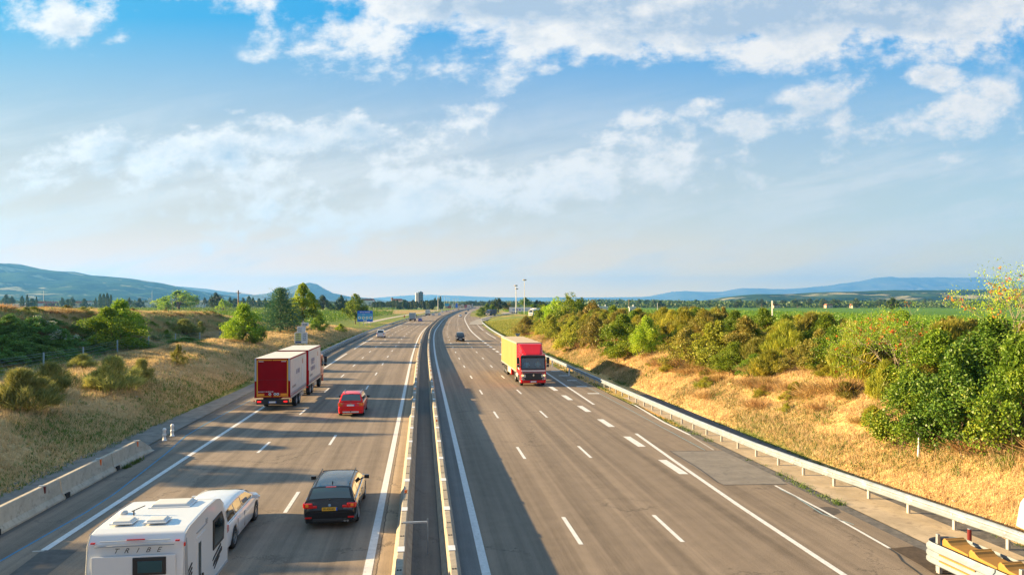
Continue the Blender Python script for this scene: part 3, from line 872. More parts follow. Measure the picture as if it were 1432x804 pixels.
mb.build('pole', galv_d, o); mb = MB(); mb.tube((0, 0, .50), (0, 0, .93), .062, n=12); mb.build('red_sleeve', dkred, o)
# white posts at the merging shoulder
for i, (px, py, h) in enumerate(((772.5, 512.5, .78), (795.8, 525, .75))):
    r_ = empty('roadside_delineator', ray(px, py), 0, ['white roadside post just right of the red truck mirror', 'white roadside post standing in the truck shadow beside the first cross bars'][i], 'delineator', 'white posts beside the merging shoulder')
    mb = MB(); mb.prism([(-.08, -.06), (.08, -.06), (.05, .06), (-.05, .06)], 0, h, 'Z'); mb.build('plastic_post', white_pl, r_, bevel=.012)
    mb = MB(); mb.box((0, -.063, h - .18), (.08, .012, .16)); mb.build('reflector', pmat('grey_reflector', (.3, .3, .3), .3), r_)
# small T sign on the bank and white block
p_ = hit(1285, 640)
r_ = empty('bank_marker', p_, 0, 'small white T shaped marker post at the foot of the large green bush', 'marker')
mb = MB(); mb.box((0, 0, .52), (.07, .07, 1.06), ry=.04); mb.build('post', white_pl, r_)
mb = MB(); mb.box((.05, -.05, 1.06), (.40, .03, .13), ry=.18); mb.build('plate', white_pl, r_, bevel=.01)
mb = MB(); mb.box((.05, -.068, 1.06), (.32, .004, .025), ry=.18); mb.build('writing', pmat('dark_ink', (.06, .06, .06), .8), r_)
p_ = hit(1433, 740)
mb = MB(); mb.prism([(-.16, 0), (.5, 0), (.5, .82), (.10, .95), (-.02, .78)], -.2, .2, 'Y')
o = mb.build('concrete_post', pmat('white_concrete', (.66, .62, .55), .85, var=.06, vscale=4), None, loc=p_, bevel=.02)
tag(o, 'white slanted concrete block on the bank at the right picture edge', 'concrete block')

lit_m = pmat('litter_white', (.6, .6, .62), .7); lit_r = pmat('litter_red', (.5, .06, .05), .7)
for i, (px, py, m_, lab) in enumerate(((1248, 692, lit_m, 'scrap of white litter on the dry slope above the near guardrail'), (1302, 691, lit_r, 'scrap of red litter beside a green tuft on the dry slope'), (1334, 703, lit_m, 'white litter higher on the slope right of the red scrap'),
        (1374, 727, lit_m, 'crumpled white litter just behind the near guardrail'), (1384, 730, lit_m, 'second crumpled white litter just behind the near guardrail'), (191, 556, lit_m, 'white scrap alone on the left dry slope'))):
    p_ = hit(px, py); mb = MB(); rg_ = random.Random(i)
    for q in range(3):
        a = [(rg_.uniform(-.09, .09), rg_.uniform(-.07, .07), rg_.uniform(.01, .09)) for _ in range(4)]
        mb.add([(0, 0, .0)] + a, [(0, 1, 2), (0, 2, 3), (0, 3, 4)])
    tag(mb.build('litter', m_, None, loc=p_, fix=False), lab, 'litter')
# ------------------------------------------------------------------ vehicles
glass = pmat('dark_glass', (.012, .022, .026), .04, coat=1.0, spec=.8)
glass_t = pmat('teal_glass', (.03, .075, .085), .05, coat=1.0, spec=.8)
rubber = pmat('tyre_rubber', (.018, .018, .019), .85, bump=.1)
alloy = pmat('alloy_rim', (.5, .51, .53), .3, metal=.8)
black_tr = pmat('black_trim', (.02, .02, .022), .5)
tail_red = pmat('tail_light_red', (.55, .01, .008), .2, coat=.6)
tail_orange = pmat('indicator_orange', (.8, .25, .02), .2, coat=1)
head_clear = pmat('headlight_clear', (.75, .76, .78), .12, metal=.4, coat=1)
plate_w = pmat('plate_white', (.72, .72, .72), .5)
plate_y = pmat('plate_yellow', (.75, .42, .02), .5)
plate_b = pmat('plate_blue', (.01, .10, .55), .5)
ink = pmat('black_ink', (.02, .02, .02), .7)
chrome = pmat('chrome', (.75, .75, .77), .12, metal=1.0)
def wheel(root, x, y, r, w=.2, rim=None, spokes=5, n=28, dual=False):
    sgn = 1 if x > 0 else -1
    wd = w * (2.1 if dual else 1)
    mb = MB(); mb.lathe([(-wd/2, r*.62), (-wd/2, r*.9), (-wd/2 + .03, r), (wd/2 - .03, r), (wd/2, r*.9), (wd/2, r*.62)], 'X', n=n)
    e = empty('wheel', (x, y, r)); e.parent = root
    mb.build('tyre', rubber, e, smooth=True)
    mb = MB(); f = sgn * (wd/2 - .015)
    mb.lathe([(f, r*.66), (f + sgn*.01, r*.62), (f - sgn*.05, r*.55), (f - sgn*.05, .0)], 'X', n=n)
    mb.build('rim_dish', black_tr if spokes else (rim or alloy), e, smooth=True)
    mb = MB(); mb.lathe([(f - sgn*.02, r*.66), (f + sgn*.012, r*.66), (f + sgn*.012, r*.58), (f - sgn*.02, r*.57)], 'X', n=n)
    mb.lathe([(f, 0.0), (f, r*.16), (f - sgn*.04, r*.18)], 'X', n=12)
    for i in range(spokes):
        t = 2 * math.pi * i / spokes
        mb.box((f - sgn*.012, math.sin(t) * r*.36, math.cos(t) * r*.36), (.025, r*.12, r*.50), rx=-t)
    mb.build('rim', rim or alloy, e)
    return e
def car(name, label, cat, loc, rz, sp, detail=True, group=None):
    """local +Y is forward"""
    root = empty(name, loc, rz, label, cat, group)
    L, Wd, Hh, belt = sp['L'], sp['W'], sp['H'], sp['belt']
    R = sp.get('R', .33); yr, yf = sp['wb']; paintm = sp['paint']; hood = sp.get('hood', belt - .12)
    g0, g1, g2, g3 = sp['gh']     # rear glass base, roof rear, roof front, windscreen base
    def ztop(y):
        return float(np.interp(y, [-L/2, -L/2 + .04, -L/2 + .14, g0, g3, g3 + .45, L/2 - .35, L/2 - .12, L/2],
                               [belt - .32, belt - .12, belt - .02, belt, belt, hood + .06, hood - .08, hood - .22, hood - .34]))
    def wid(y):
        a = (y + L/2); b_ = (L/2 - y)
        f = 1.0
        f -= .10 * max(0, 1 - a / .35) ** 2 + .17 * max(0, 1 - b_ / .75) ** 2
        return Wd / 2 * f
    def zlow(y):
        z = .24
        for yw in (yr, yf):
            d = abs(y - yw); RR = R + .06
            if d < RR: z = max(z, R + math.sqrt(RR * RR - d * d) - .01)
        return z
    st = sorted(set([round(-L/2 + L * i / 26, 4) for i in range(27)] + [round(yw + d, 4) for yw in (yr, yf) for d in (-R-.062, -R-.045, -R*.9, -R*.7, -R*.4, 0, R*.4, R*.7, R*.9, R+.045, R+.062)] + [-L/2 + .04, -L/2 + .14, L/2 - .12, L/2 - .35]))
    rows = []
    for y in st:
        w = wid(y); zt = ztop(y); zl = zlow(y); zs = min(zt - .05, belt - .1)
        z2 = max(zl + .02, .44); z3 = max(z2 + .02, .62)
        z3 = min(z3, zs - .01) if z2 + .03 < zs else z2 + .01
        half = [(w * .955, zl), (w * .995, z2), (w, z3), (w * .975, max(zs, z3 + .01)), (w * .90, zt), (w * .55, zt + .025), (0, zt + .035)]
        row = [(x, y, z) for x, z in half] + [(-x, y, z) for x, z in half[-2::-1]]
        rows.append(row)
    mb = MB(); mb.grid(rows)
    for rw in (rows[0], rows[-1]): mb.add(rw, [tuple(range(len(rw)))])
    body = mb.build('body', paintm, root, smooth=True)
    md = body.modifiers.new('edges', 'BEVEL'); md.width = .03; md.segments = 2; md.limit_method = 'ANGLE'; md.angle_limit = math.radians(40)
    mb = MB(); mb.box((0, 0, .34), (Wd * .80, L * .92, .30)); mb.box((0, yr, .5), (Wd * .86, R * 2.1, .5)); mb.box((0, yf, .48), (Wd * .86, R * 2.1, .45))
    mb.build('underbody', black_tr, root)
    # cabin
    wb, wtp = Wd / 2 * .92, Wd / 2 * .73
    ysg = [g0, g0 + (g1 - g0) * .5, g1, g1 + (g2 - g1) * .25, (g1 + g2) / 2, g1 + (g2 - g1) * .8, g2, g2 + (g3 - g2) * .5, g3]
    def zr(y): return float(np.interp(y, ysg, [belt, belt + (Hh - belt) * .56, Hh - .05, Hh - .01, Hh, Hh - .015, Hh - .07, belt + (Hh - belt) * .50, belt]))
    def wx(y):
        f = (zr(y) - belt) / (Hh - belt); return wb + (wtp - wb) * max(0, f)
    rows = []
    for y in sorted(set(ysg + [g1 + .1, g2 - .1])):
        z = zr(y); x = wx(y); e = .045 * min(1, (z - belt) / .2)
        half = [(wb, belt - .06), (x + .02 * min(1, (z - belt)/.2), z - e * 1.6), (x * .93, z - e * .3), (x * .6, z + .012), (0, z + .02)]
        rows.append([(q, y, zz) for q, zz in half] + [(-q, y, zz) for q, zz in half[-2::-1]])
    mb = MB(); mb.grid(rows); cab = mb.build('cabin', paintm, root, smooth=True)
    md = cab.modifiers.new('edges', 'BEVEL'); md.width = .03; md.segments = 2; md.limit_method = 'ANGLE'; md.angle_limit = math.radians(28)
    def sidept(y, z, sgn, off=.006):
        x = wb + (wx(y) + .02 - wb) * ((z - (belt - .06)) / max(.05, (zr(y) - .07 - (belt - .06))))
        return (sgn * (x + off), y, z)
    for sgn in (-1, 1):
        spans = sp.get('side', [(g0 + .30, (g1 + g2) / 2 - .45), ((g1 + g2) / 2 - .38, (g1 + g2) / 2 + .42), ((g1 + g2) / 2 + .49, g3 - .32)])
        for (a, b_) in spans:
            rr = []
            for i in range(9):
                y = a + (b_ - a) * i / 8
                zt = max(belt + .03, zr(y) - .10)
                rr.append([sidept(y, belt + .015, sgn), sidept(y, (belt + zt) / 2, sgn, .012), sidept(y, zt, sgn)])
            mb = MB(); mb.grid(rr); mb.build('side_window', sp.get('sideglass', glass), root, smooth=True)
        if detail:
            mb = MB(); mb.box((sgn * (wb + .012), (g0 + g3) / 2, belt - .012), (.02, (g3 - g0) * .86, .018)); mb.build('window_trim', sp.get('trim', chrome), root)
    def pane(nm, ya, yb, s0, s1, fx=.90):
        rr = []
        for j in range(7):
            t = s0 + (s1 - s0) * j / 6; y = ya + (yb - ya) * t; z = zr(y); x = wx(y) * fx
            dz = .016; dy = .014 * (1 if yb < ya else -1)
            rr.append([(x * u, y + dy, z + .02 - .022 * abs(u) ** 2 + dz) for u in (-1, -.66, -.33, 0, .33, .66, 1)])
        mb = MB(); mb.grid(rr); return mb.build(nm, sp.get('glass', glass), root, smooth=True)
    pane('windscreen', g3, g2, .06, .95)
    pane('rear_window', g0, g1, .10, .86, sp.get('rw', .86))
    for sx in (-1, 1):
        for yw in (yr, yf): wheel(root, sx * (Wd / 2 - .11), yw, R, .21, spokes=sp.get('spokes', 5))
    # mirrors
    for sx in (-1, 1):
        mb = MB(); mb.box((sx * (Wd / 2 + .10), g3 - .55, belt + .07), (.20, .11, .14), rz=-.12 * sx); mb.box((sx * (Wd/2 - .02), g3 - .52, belt + .01), (.14, .05, .04))
        mb.build('mirror', sp.get('mirror', paintm), root, bevel=.03, seg=2)
    yb = -L / 2
    # rear details
    for sx in (-1, 1):
        tz = sp.get('tail_z', belt - .16); th = sp.get('tail_h', .17)
        mb = MB(); mb.box((sx * (Wd/2 - .19), yb + .035, tz), (.30, .10, th), rz=.12 * sx); mb.box((sx * (Wd/2 - .045), yb + .14, tz + .02), (.06, .24, th * .9), rz=.05 * sx)
        tl = mb.build('tail_light', sp.get('tailm', tail_red), root, bevel=.02)
        mb = MB(); mb.box((sx * (Wd/2 - .16), yb - .022, tz + .02), (.10, .02, th * .55)); mb.build('indicator', tail_orange, tl)
        if sp.get('inner_tail'):
            mb = MB(); mb.box((sx * (Wd/2 - .42), yb + .02, tz - .03), (.16, .08, .09)); mb.build('tail_light', sp.get('tailm', tail_red), root, bevel=.015)
        if detail:
            mb = MB(); mb.box((sx * (Wd/2 - .2), yb - .008, .43), (.22, .03, .05)); mb.build('bumper_reflector', tail_red, root)
    pz = sp.get('plate_z', belt - .27)
    pl = MB(); pl.box((0, yb - .012, pz), (.52, .025, .115)); pl = pl.build('number_plate', sp.get('plate', plate_w), root)
    if detail:
        mb = MB(); mb.box((sp.get('bl', .24), yb - .027, pz), (.045, .006, .113)); mb.build('blue_strip', plate_b, pl)
        if sp.get('ptext'): text(sp['ptext'], .10, ink, pl, (-.02, yb - .028, pz), (math.radians(90), 0, 0), sx=.9, bold=.003)
        mb = MB(); mb.box((0, yb + .0, .33), (Wd * .62, .05, .10)); mb.build('rear_valance', sp.get('valance', black_tr), root, bevel=.015)
        mb = MB(); mb.tube((0, yb - .02, belt - .12), (0, yb + .01, belt - .12), .042, n=16); mb.build('badge', pmat('badge_blue', (.25, .42, .62), .3, .3) if sp.get('badge', 1) else chrome, root)
        zc = belt + .10
        mb = MB(); mb.box((.16, g0 + .06, zc - .02), (.42, .018, .022), ry=-.06, rz=0); mb.tube((0, g0 - .02, belt + .03), (0, g0 + .05, belt + .06), .025, n=8)
        mb.build('rear_wiper', black_tr, root)
        mb = MB(); mb.box((0, g1 - .03, Hh - .045), (.36, .05, .02)); mb.build('brake_light', tail_red, root)
        # tailgate line, door lines
        mb = MB(); mb.box((0, yb + .006, .60), (Wd * .70, .02, .008)); mb.build('tailgate_line', black_tr, root)
        for sx in (-1, 1):
            dl = MB()
            for y in ((g1 + g2) / 2 - .42, (g1 + g2) / 2 + .46):
                dl.box((sx * (Wd / 2 - .005), y, belt - .38), (.012, .012, .50))
            dl.build('door_seam', black_tr, root)
            for y in ((g1 + g2) / 2 - .28, (g1 + g2) / 2 + .62):
                hb = MB(); hb.box((sx * (Wd / 2 - .0), y, belt - .14), (.03, .17, .03)); hb.build('door_handle', paintm, root, bevel=.008)
    if sp.get('rails'):
        for sx in (-1, 1):
            mb = MB(); mb.box((sx * wtp * .93, (g1 + g2) / 2, Hh + .028), (.035, (g2 - g1) * .94, .03)); mb.build('roof_rail', sp['rails'], root, bevel=.01)
    if sp.get('antenna'):
        mb = MB(); mb.prism([(g1 + .30, Hh - .01), (g1 + .36, Hh + .06), (g1 + .50, Hh)], -.015, .015); mb.build('roof_antenna', black_tr, root)
    # front details
    yfz = L / 2
    for sx in (-1, 1):
        mb = MB(); mb.box((sx * (Wd/2 - .24), yfz - .12, hood - .24), (.34, .2, .15), rz=-.25 * sx); mb.build('headlight', sp.get('headm', head_clear), root, bevel=.03)
    mb = MB(); mb.box((0, yfz - .015, hood - .33), (Wd * .42, .06, .12)); mb.box((0, yfz - .01, .36), (Wd * .62, .05, .14)); mb.build('grille', black_tr, root, bevel=.01)
    mb = MB(); mb.box((0, yfz + .02, .48), (.52, .02, .115)); mb.build('number_plate', plate_w, root)
    return root

white_paint = pmat('white_car_paint', (.72, .73, .75), .22, coat=1.0)
black_paint = pmat('black_car_paint', (.012, .011, .013), .22, coat=.45, spec=.35)
red_paint = pmat('red_car_paint', (.72, .006, .008), .3, coat=.35, spec=.3)
wagon = dict(L=4.85, W=1.86, H=1.43, belt=.97, wb=(-1.48, 1.48), gh=(-2.30, -1.98, .62, 1.42), R=.335, hood=.86)
# black estate, rear base at pixel (462, 729)
def at_px(px, py, L): return ray(px, py)
yw = yaw(28)
def rear_at(px, py, L, rzx=None):
    c_ = ray(px, py); rz = yaw(c_.y) if rzx is None else rzx
    return Vector((c_.x - math.sin(rz) * L / 2, c_.y + math.cos(rz) * L / 2, 0)), rz
loc, rz = rear_at(461, 740, 4.85)
sp = dict(wagon, paint=black_paint, glass=glass_t, plate=plate_y, ptext='81-XX-X3', inner_tail=True, antenna=True, rails=black_tr, tail_z=.83, bl=.24, plate_z=.72)
bc = car('estate_car', 'black estate car with a yellow rear number plate driving beside the median', 'car', loc, rz, sp)
mb = MB(); mb.box((.62, -2.43, .74), (.30, .02, .03)); mb.build('badge_lettering', chrome, bc)
for x in (.52, .62):
    mb = MB(); mb.tube((x, -2.46, .30), (x, -2.3, .30), .04, n=12); mb.build('exhaust', chrome, bc)
# white estate towing
loc = P(-7.0, 24.5)
car('estate_car', 'white estate car towing the white caravan', 'car', loc, yaw(25) , dict(wagon, paint=white_paint, antenna=True, tail_h=.24, tail_z=.84, inner_tail=True))
# red crossover
loc, rz = rear_at(490.5, 582.6, 4.1)
sp = dict(L=4.1, W=1.78, H=1.60, belt=1.02, wb=(-1.22, 1.28), gh=(-1.96, -1.62, .45, 1.15), R=.34, hood=.95, paint=red_paint, glass=glass_t, mirror=black_tr,
          valance=pmat('silver_skid', (.6, .6, .58), .4, .3), rails=pmat('rail_silver', (.6, .58, .55), .4, .5), badge=0, tail_z=.86, tail_h=.26, tailm=pmat('tail_orange_red', (.65, .09, .01), .2, coat=1), plate_z=.80)
rc = car('crossover_car', 'red crossover car with roof rails straddling the dashed line behind the lorry', 'car', loc, rz, sp)
for x, t in ((-.55, .2), (.52, .2)):
    mb = MB(); mb.box((x, -2.07, .93), (t, .02, .03)); mb.build('badge_lettering', chrome, rc)
mb = MB(); mb.box((0, -2.1, .38), (.05, .1, .09)); mb.build('tow_hook', black_tr, rc)

# ---- caravan
def caravan():
    Wc, Lc, Hc = 2.15, 4.0, 2.5
    rear = Vector((-8.76, 16.6, 0)); rz = yaw(20) + .01
    root = empty('caravan', rear, rz, 'white touring caravan with roof hatches at the bottom edge, towed by the white estate', 'caravan')
    wp = pmat('caravan_white', (.66, .68, .69), .35, coat=.4, var=.02, vscale=1)
    wside = wp
    grey_tr = pmat('caravan_grey_trim', (.30, .32, .34), .5)
    pr = [(0.06, .42), (0.0, .9), (.02, 1.7), (.10, 2.30), (.24, 2.50), (.5, 2.55), (1.9, 2.60), (2.75, 2.57), (3.15, 2.48), (3.5, 2.27), (3.8, 1.9), (3.98, 1.4), (4.02, .8), (3.95, .42)]
    mb = MB(); mb.prism(pr, -Wc/2, Wc/2); body = mb.build('body', wp, root, bevel=.05, seg=3, smooth=False)
    # edge trims along both upper corners
    for sx in (-1, 1):
        mb = MB(); rows = []
        for i, (y, z) in enumerate(pr):
            rows.append([(sx * (Wc/2 + .008), y, z), (sx * (Wc/2 + .008), 2.0 + (y - 2.0) * .985, 1.4 + (z - 1.4) * .965)])
        mb.grid(rows); mb.build('corner_trim', pmat('caravan_trim', (.55, .57, .60), .4, .2), root)
    # rear panel recess and lettering
    mb = MB(); mb.box((0, -.0, 2.28), (1.75, .05, .025)); mb.box((0, .05, 2.38), (1.55, .05, .015)); mb.build('rear_moulding', grey_tr, root, bevel=.008)
    mb = MB(); mb.box((-.02, -.008, 1.25), (1.85, .03, 1.6)); mb.build('rear_panel', wp, root, bevel=.03)
    mb = MB(); mb.box((.0, .075, 2.39), (.40, .05, .04), rx=-.5); mb.build('brake_light', tail_red, root, bevel=.01)
    for sx in (-1, 1):
        mb = MB(); mb.box((sx * .93, .055, 2.35), (.10, .05, .04)); mb.build('marker_light', tail_red, root, bevel=.01)
    for i, chn in enumerate('TRIBE'):
        text(chn, .16, ink, root, (-.42 + .235 * i, -.010, 2.17), (math.radians(90), 0, 0), shear=.45, sx=1.1)
    mb = MB(); mb.box((.33, -.02, 1.80), (.74, .05, .42)); w = mb.build('rear_window', black_tr, root, bevel=.02, seg=2)
    mb = MB(); mb.box((.35, -.05, 1.79), (.54, .012, .27)); mb.build('pane', glass_t, w, bevel=.004)
    # right side
    X = Wc / 2 + .012
    def onside(nm, pts, mat, t=.02, bev=.0):
        mb = MB(); mb.prism(pts, X - .02, X - .02 + t); return mb.build(nm, mat, root, bevel=bev)
    fr = onside('side_window', [(2.45, 1.28), (2.45, 2.08), (3.28, 2.10), (3.55, 1.75), (3.47, 1.28)], black_tr, .035)
    mb = MB(); mb.prism([(2.53, 1.36), (2.53, 2.0), (3.24, 2.02), (3.46, 1.73), (3.39, 1.36)], X + .012, X + .02); mb.build('pane', glass, fr)
    onside('side_window', [(1.12, .95), (1.12, 1.92), (1.32, 1.92), (1.32, .95)], glass, .035)
    d = onside('door', [(1.0, .48), (1.0, 2.08), (1.75, 2.08), (1.75, .48)], wp, .026)
    mb = MB(); mb.box((X + .02, 1.42, .98), (.05, .07, .18)); mb.build('handle', black_tr, d, bevel=.01)
    onside('corner_post', [(.12, .5), (.12, 2.1), (.22, 2.35), (.42, .5)], grey_tr, .026)
    for i in range(9):
        onside('stripe', [(.28 + .02*i, 1.5 - .11 * i), (.62, 1.62 - .11 * i), (.62, 1.59 - .11 * i), (.28 + .02*i, 1.47 - .11 * i)], ink, .03)
    for a in ((2.4, 1.02, .8, .055), (2.45, .86, .85, .10), (2.55, .76, .5, .06)):
        onside('stripe', [(a[0], a[1]), (a[0] + a[2], a[1] + .16), (a[0] + a[2], a[1] + .16 + a[3]), (a[0] + .1, a[1] + a[3])], black_tr, .03)
    mb = MB(); mb.box((X, 1.85, 2.28), (.03, .14, .10)); mb.build('vent', grey_tr, root, bevel=.01)
    mb = MB(); mb.box((X, 1.45, 2.2), (.02, .9, .02)); mb.build('awning_rail', grey_tr, root)
    mb = MB(); mb.box((X, .06, 2.25), (.03, .07, .09)); mb.build('marker_light', tail_red, root, bevel=.01)
    mb = MB(); mb.box((X - .01, 2.0, .5), (.04, 3.8, .06)); mb.build('skirt', grey_tr, root)
    # roof fittings
    lid = pmat('roof_hatch', (.60, .60, .58), .5)
    for (x, y, sx_, sy, hh) in ((-.55, .85, .48, .40, .065), (.22, .85, .48, .40, .065), (.12, 2.3, 1.0, .66, .085)):
        mb = MB(); mb.box((x, y, 2.60 + hh / 2), (sx_, sy, hh), top=(.86, .82)); h = mb.build('roof_hatch', lid, root, bevel=.03, seg=3)
        mb = MB(); mb.box((x, y, 2.605), (sx_ + .05, sy + .05, .03)); mb.build('frame', wp, h, bevel=.01)
    mb = MB(); mb.tube((-.55, 1.45, 2.56), (-.55, 1.45, 2.70), .018, n=8); mb.box((-.45, 1.48, 2.74), (.34, .03, .02), ry=-.4); mb.build('aerial', black_tr, root)
    mb = MB(); mb.lathe([(2.6, .0), (2.6, .11), (2.68, .09), (2.70, 0)], 'Z', c=(-.85, 1.6, -.03), n=16); mb.build('flue', lid, root, smooth=True)
    for sx in (-1, 1): wheel(root, sx * .96, 1.9, .33, .2)
    mb = MB(); mb.box((0, 2.0, .40), (1.9, 3.7, .16)); mb.build('chassis', black_tr, root)
    mb = MB(); mb.box((0, 4.65, .45), (.12, 1.5, .10)); mb.box((.25, 4.25, .45), (.08, .7, .08), rz=.4); mb.box((-.25, 4.25, .45), (.08, .7, .08), rz=-.4); mb.build('drawbar', galv, root)
caravan()

# ---- generic truck pieces
def truck_wheels(root, ys, x=1.0, r=.50):
    for y in ys:
        for sx in (-1, 1): wheel(root, sx * x, y, r, .30, rim=alloy, spokes=0, n=20)
def box_body(root, y0, y1, w, z0, z1, sidem, roofm, rearm, frontm=None, name='cargo_box', corner=None):
    """hollow sided cargo body as panels with a frame"""
    e = empty(name, (0, (y0 + y1) / 2, 0)); e.parent = root; L = y1 - y0
    for sx in (-1, 1):
        mb = MB(); mb.box((sx * (w/2 - .02), 0, (z0 + z1) / 2), (.04, L - .10, z1 - z0 - .12)); mb.build('side_curtain', sidem, e)
        mb = MB(); mb.box((sx * (w/2 - .015), 0, z1 - .05), (.06, L, .10)); mb.box((sx * (w/2 - .015), 0, z0 + .05), (.06, L, .12)); mb.build('side_rail', frontm or roofm, e)
    mb = MB(); mb.box((0, 0, z1 + .0), (w - .03, L - .02, .03)); mb.build('roof', roofm, e, bevel=.01)
    mb = MB(); mb.box((0, L/2 - .04, (z0 + z1)/2), (w, .08, z1 - z0)); mb.build('front_wall', frontm or sidem, e)
    mb = MB(); mb.box((0, -L/2 + .04, (z0 + z1)/2), (w, .08, z1 - z0)); mb.build('rear_door', rearm, e)
    return e
def curtain_mat(name, col, period, amt=.12):
    m = pmat(name, col, .45, var=.04, vscale=1.2)
    b = NB(m.node_tree); p = m.node_tree.nodes['Principled BSDF']
    tc = b.sep(b.n('ShaderNodeTexCoord').outputs['Object'])
    w = b.m('COSINE', b.m('MULTIPLY', tc[1], 2 * math.pi / period))
    bn = b.n('ShaderNodeBump'); bn.inputs['Strength'].default_value = amt * 4; bn.inputs['Distance'].default_value = .04
    b.put(bn.inputs['Height'], b.m('ADD', w, b.m('MULTIPLY', b.noise(b.n('ShaderNodeTexCoord').outputs['Object'], 1.7, 4, .6), .8)))
    b.put(p.inputs['Normal'], bn.outputs[0])
    return m
truck_red = pmat('truck_red', (.72, .005, .008), .35, coat=.25, spec=.3)
def windscreen_glass():
    if 'see_through_glass' in MATS: return MATS['see_through_glass']
    m = bpy.data.materials.new('see_through_glass'); m.use_nodes = True; t = m.node_tree; b = NB(t); t.nodes.remove(t.nodes['Principled BSDF'])
    tr = b.n('ShaderNodeBsdfTransparent'); tr.inputs['Color'].default_value = (.45, .62, .62, 1)
    gl = b.n('ShaderNodeBsdfGlossy'); gl.inputs['Roughness'].default_value = .03
    mx = b.n('ShaderNodeMixShader'); mx.inputs[0].default_value = .16
    t.links.new(tr.outputs[0], mx.inputs[1]); t.links.new(gl.outputs[0], mx.inputs[2]); t.links.new(mx.outputs[0], t.nodes['Material Output'].inputs['Surface'])
    MATS['see_through_glass'] = m; return m
def seated_person(loc, rz, label, shirt, seed):
    """sitting figure seen from the chest up behind a windscreen: one skinned body, shirt and hair as children"""
    me = bpy.data.meshes.new('person')
    V = [(0, 0, .0), (0, -.02, .22), (0, -.02, .42), (0, 0, .52), (0, .01, .60), (0, .02, .70), (0, .01, .80),
         (-.17, 0, .42), (-.23, .10, .20), (-.17, .34, .20), (-.14, .42, .23), (.17, 0, .42), (.23, .10, .20), (.17, .34, .20), (.14, .42, .23),
         (-.10, .0, -.02), (-.12, .40, -.02), (.10, 0, -.02), (.12, .40, -.02)]
    R_ = [.15, .16, .15, .065, .06, .095, .075, .075, .055, .042, .045, .075, .055, .042, .045, .09, .07, .09, .07]
    E = [(0, 1), (1, 2), (2, 3), (3, 4), (4, 5), (5, 6), (2, 7), (7, 8), (8, 9), (9, 10), (2, 11), (11, 12), (12, 13), (13, 14), (0, 15), (15, 16), (0, 17), (17, 18)]
    me.from_pydata(V, E, []); o = bpy.data.objects.new('person', me); COL.objects.link(o)
    sk = o.modifiers.new('skin', 'SKIN'); o.modifiers.new('sub', 'SUBSURF').levels = 1
    for i, r in enumerate(R_): me.skin_vertices[0].data[i].radius = (r, r * (.8 if i < 3 else 1))
    me.skin_vertices[0].data[0].use_root = True
    me.materials.append(pmat('skin', (.42, .24, .16), .6))
    o.location = loc; o.rotation_euler = (0, 0, rz)
    tag(o, label, 'person')
    mb = MB(); mb.lathe([(-.05, .18), (.15, .185), (.36, .19), (.46, .13), (.50, .075)], 'Z', n=18)
    for sx in (-1, 1): mb.tube((sx * .15, 0, .42), (sx * .235, .10, .20), .088, .066, 10); mb.tube((sx * .235, .09, .20), (sx * .175, .32, .20), .066, .055, 10)
    mb.build('shirt', shirt, o, smooth=True)
    mb = MB(); mb.lathe([(.66, .108), (.74, .112), (.82, .085), (.875, .0)], 'Z', c=(0, -.015, 0), n=16); mb.build('hair', pmat('dark_hair', (.04, .025, .018), .8), o, smooth=True)
    return o
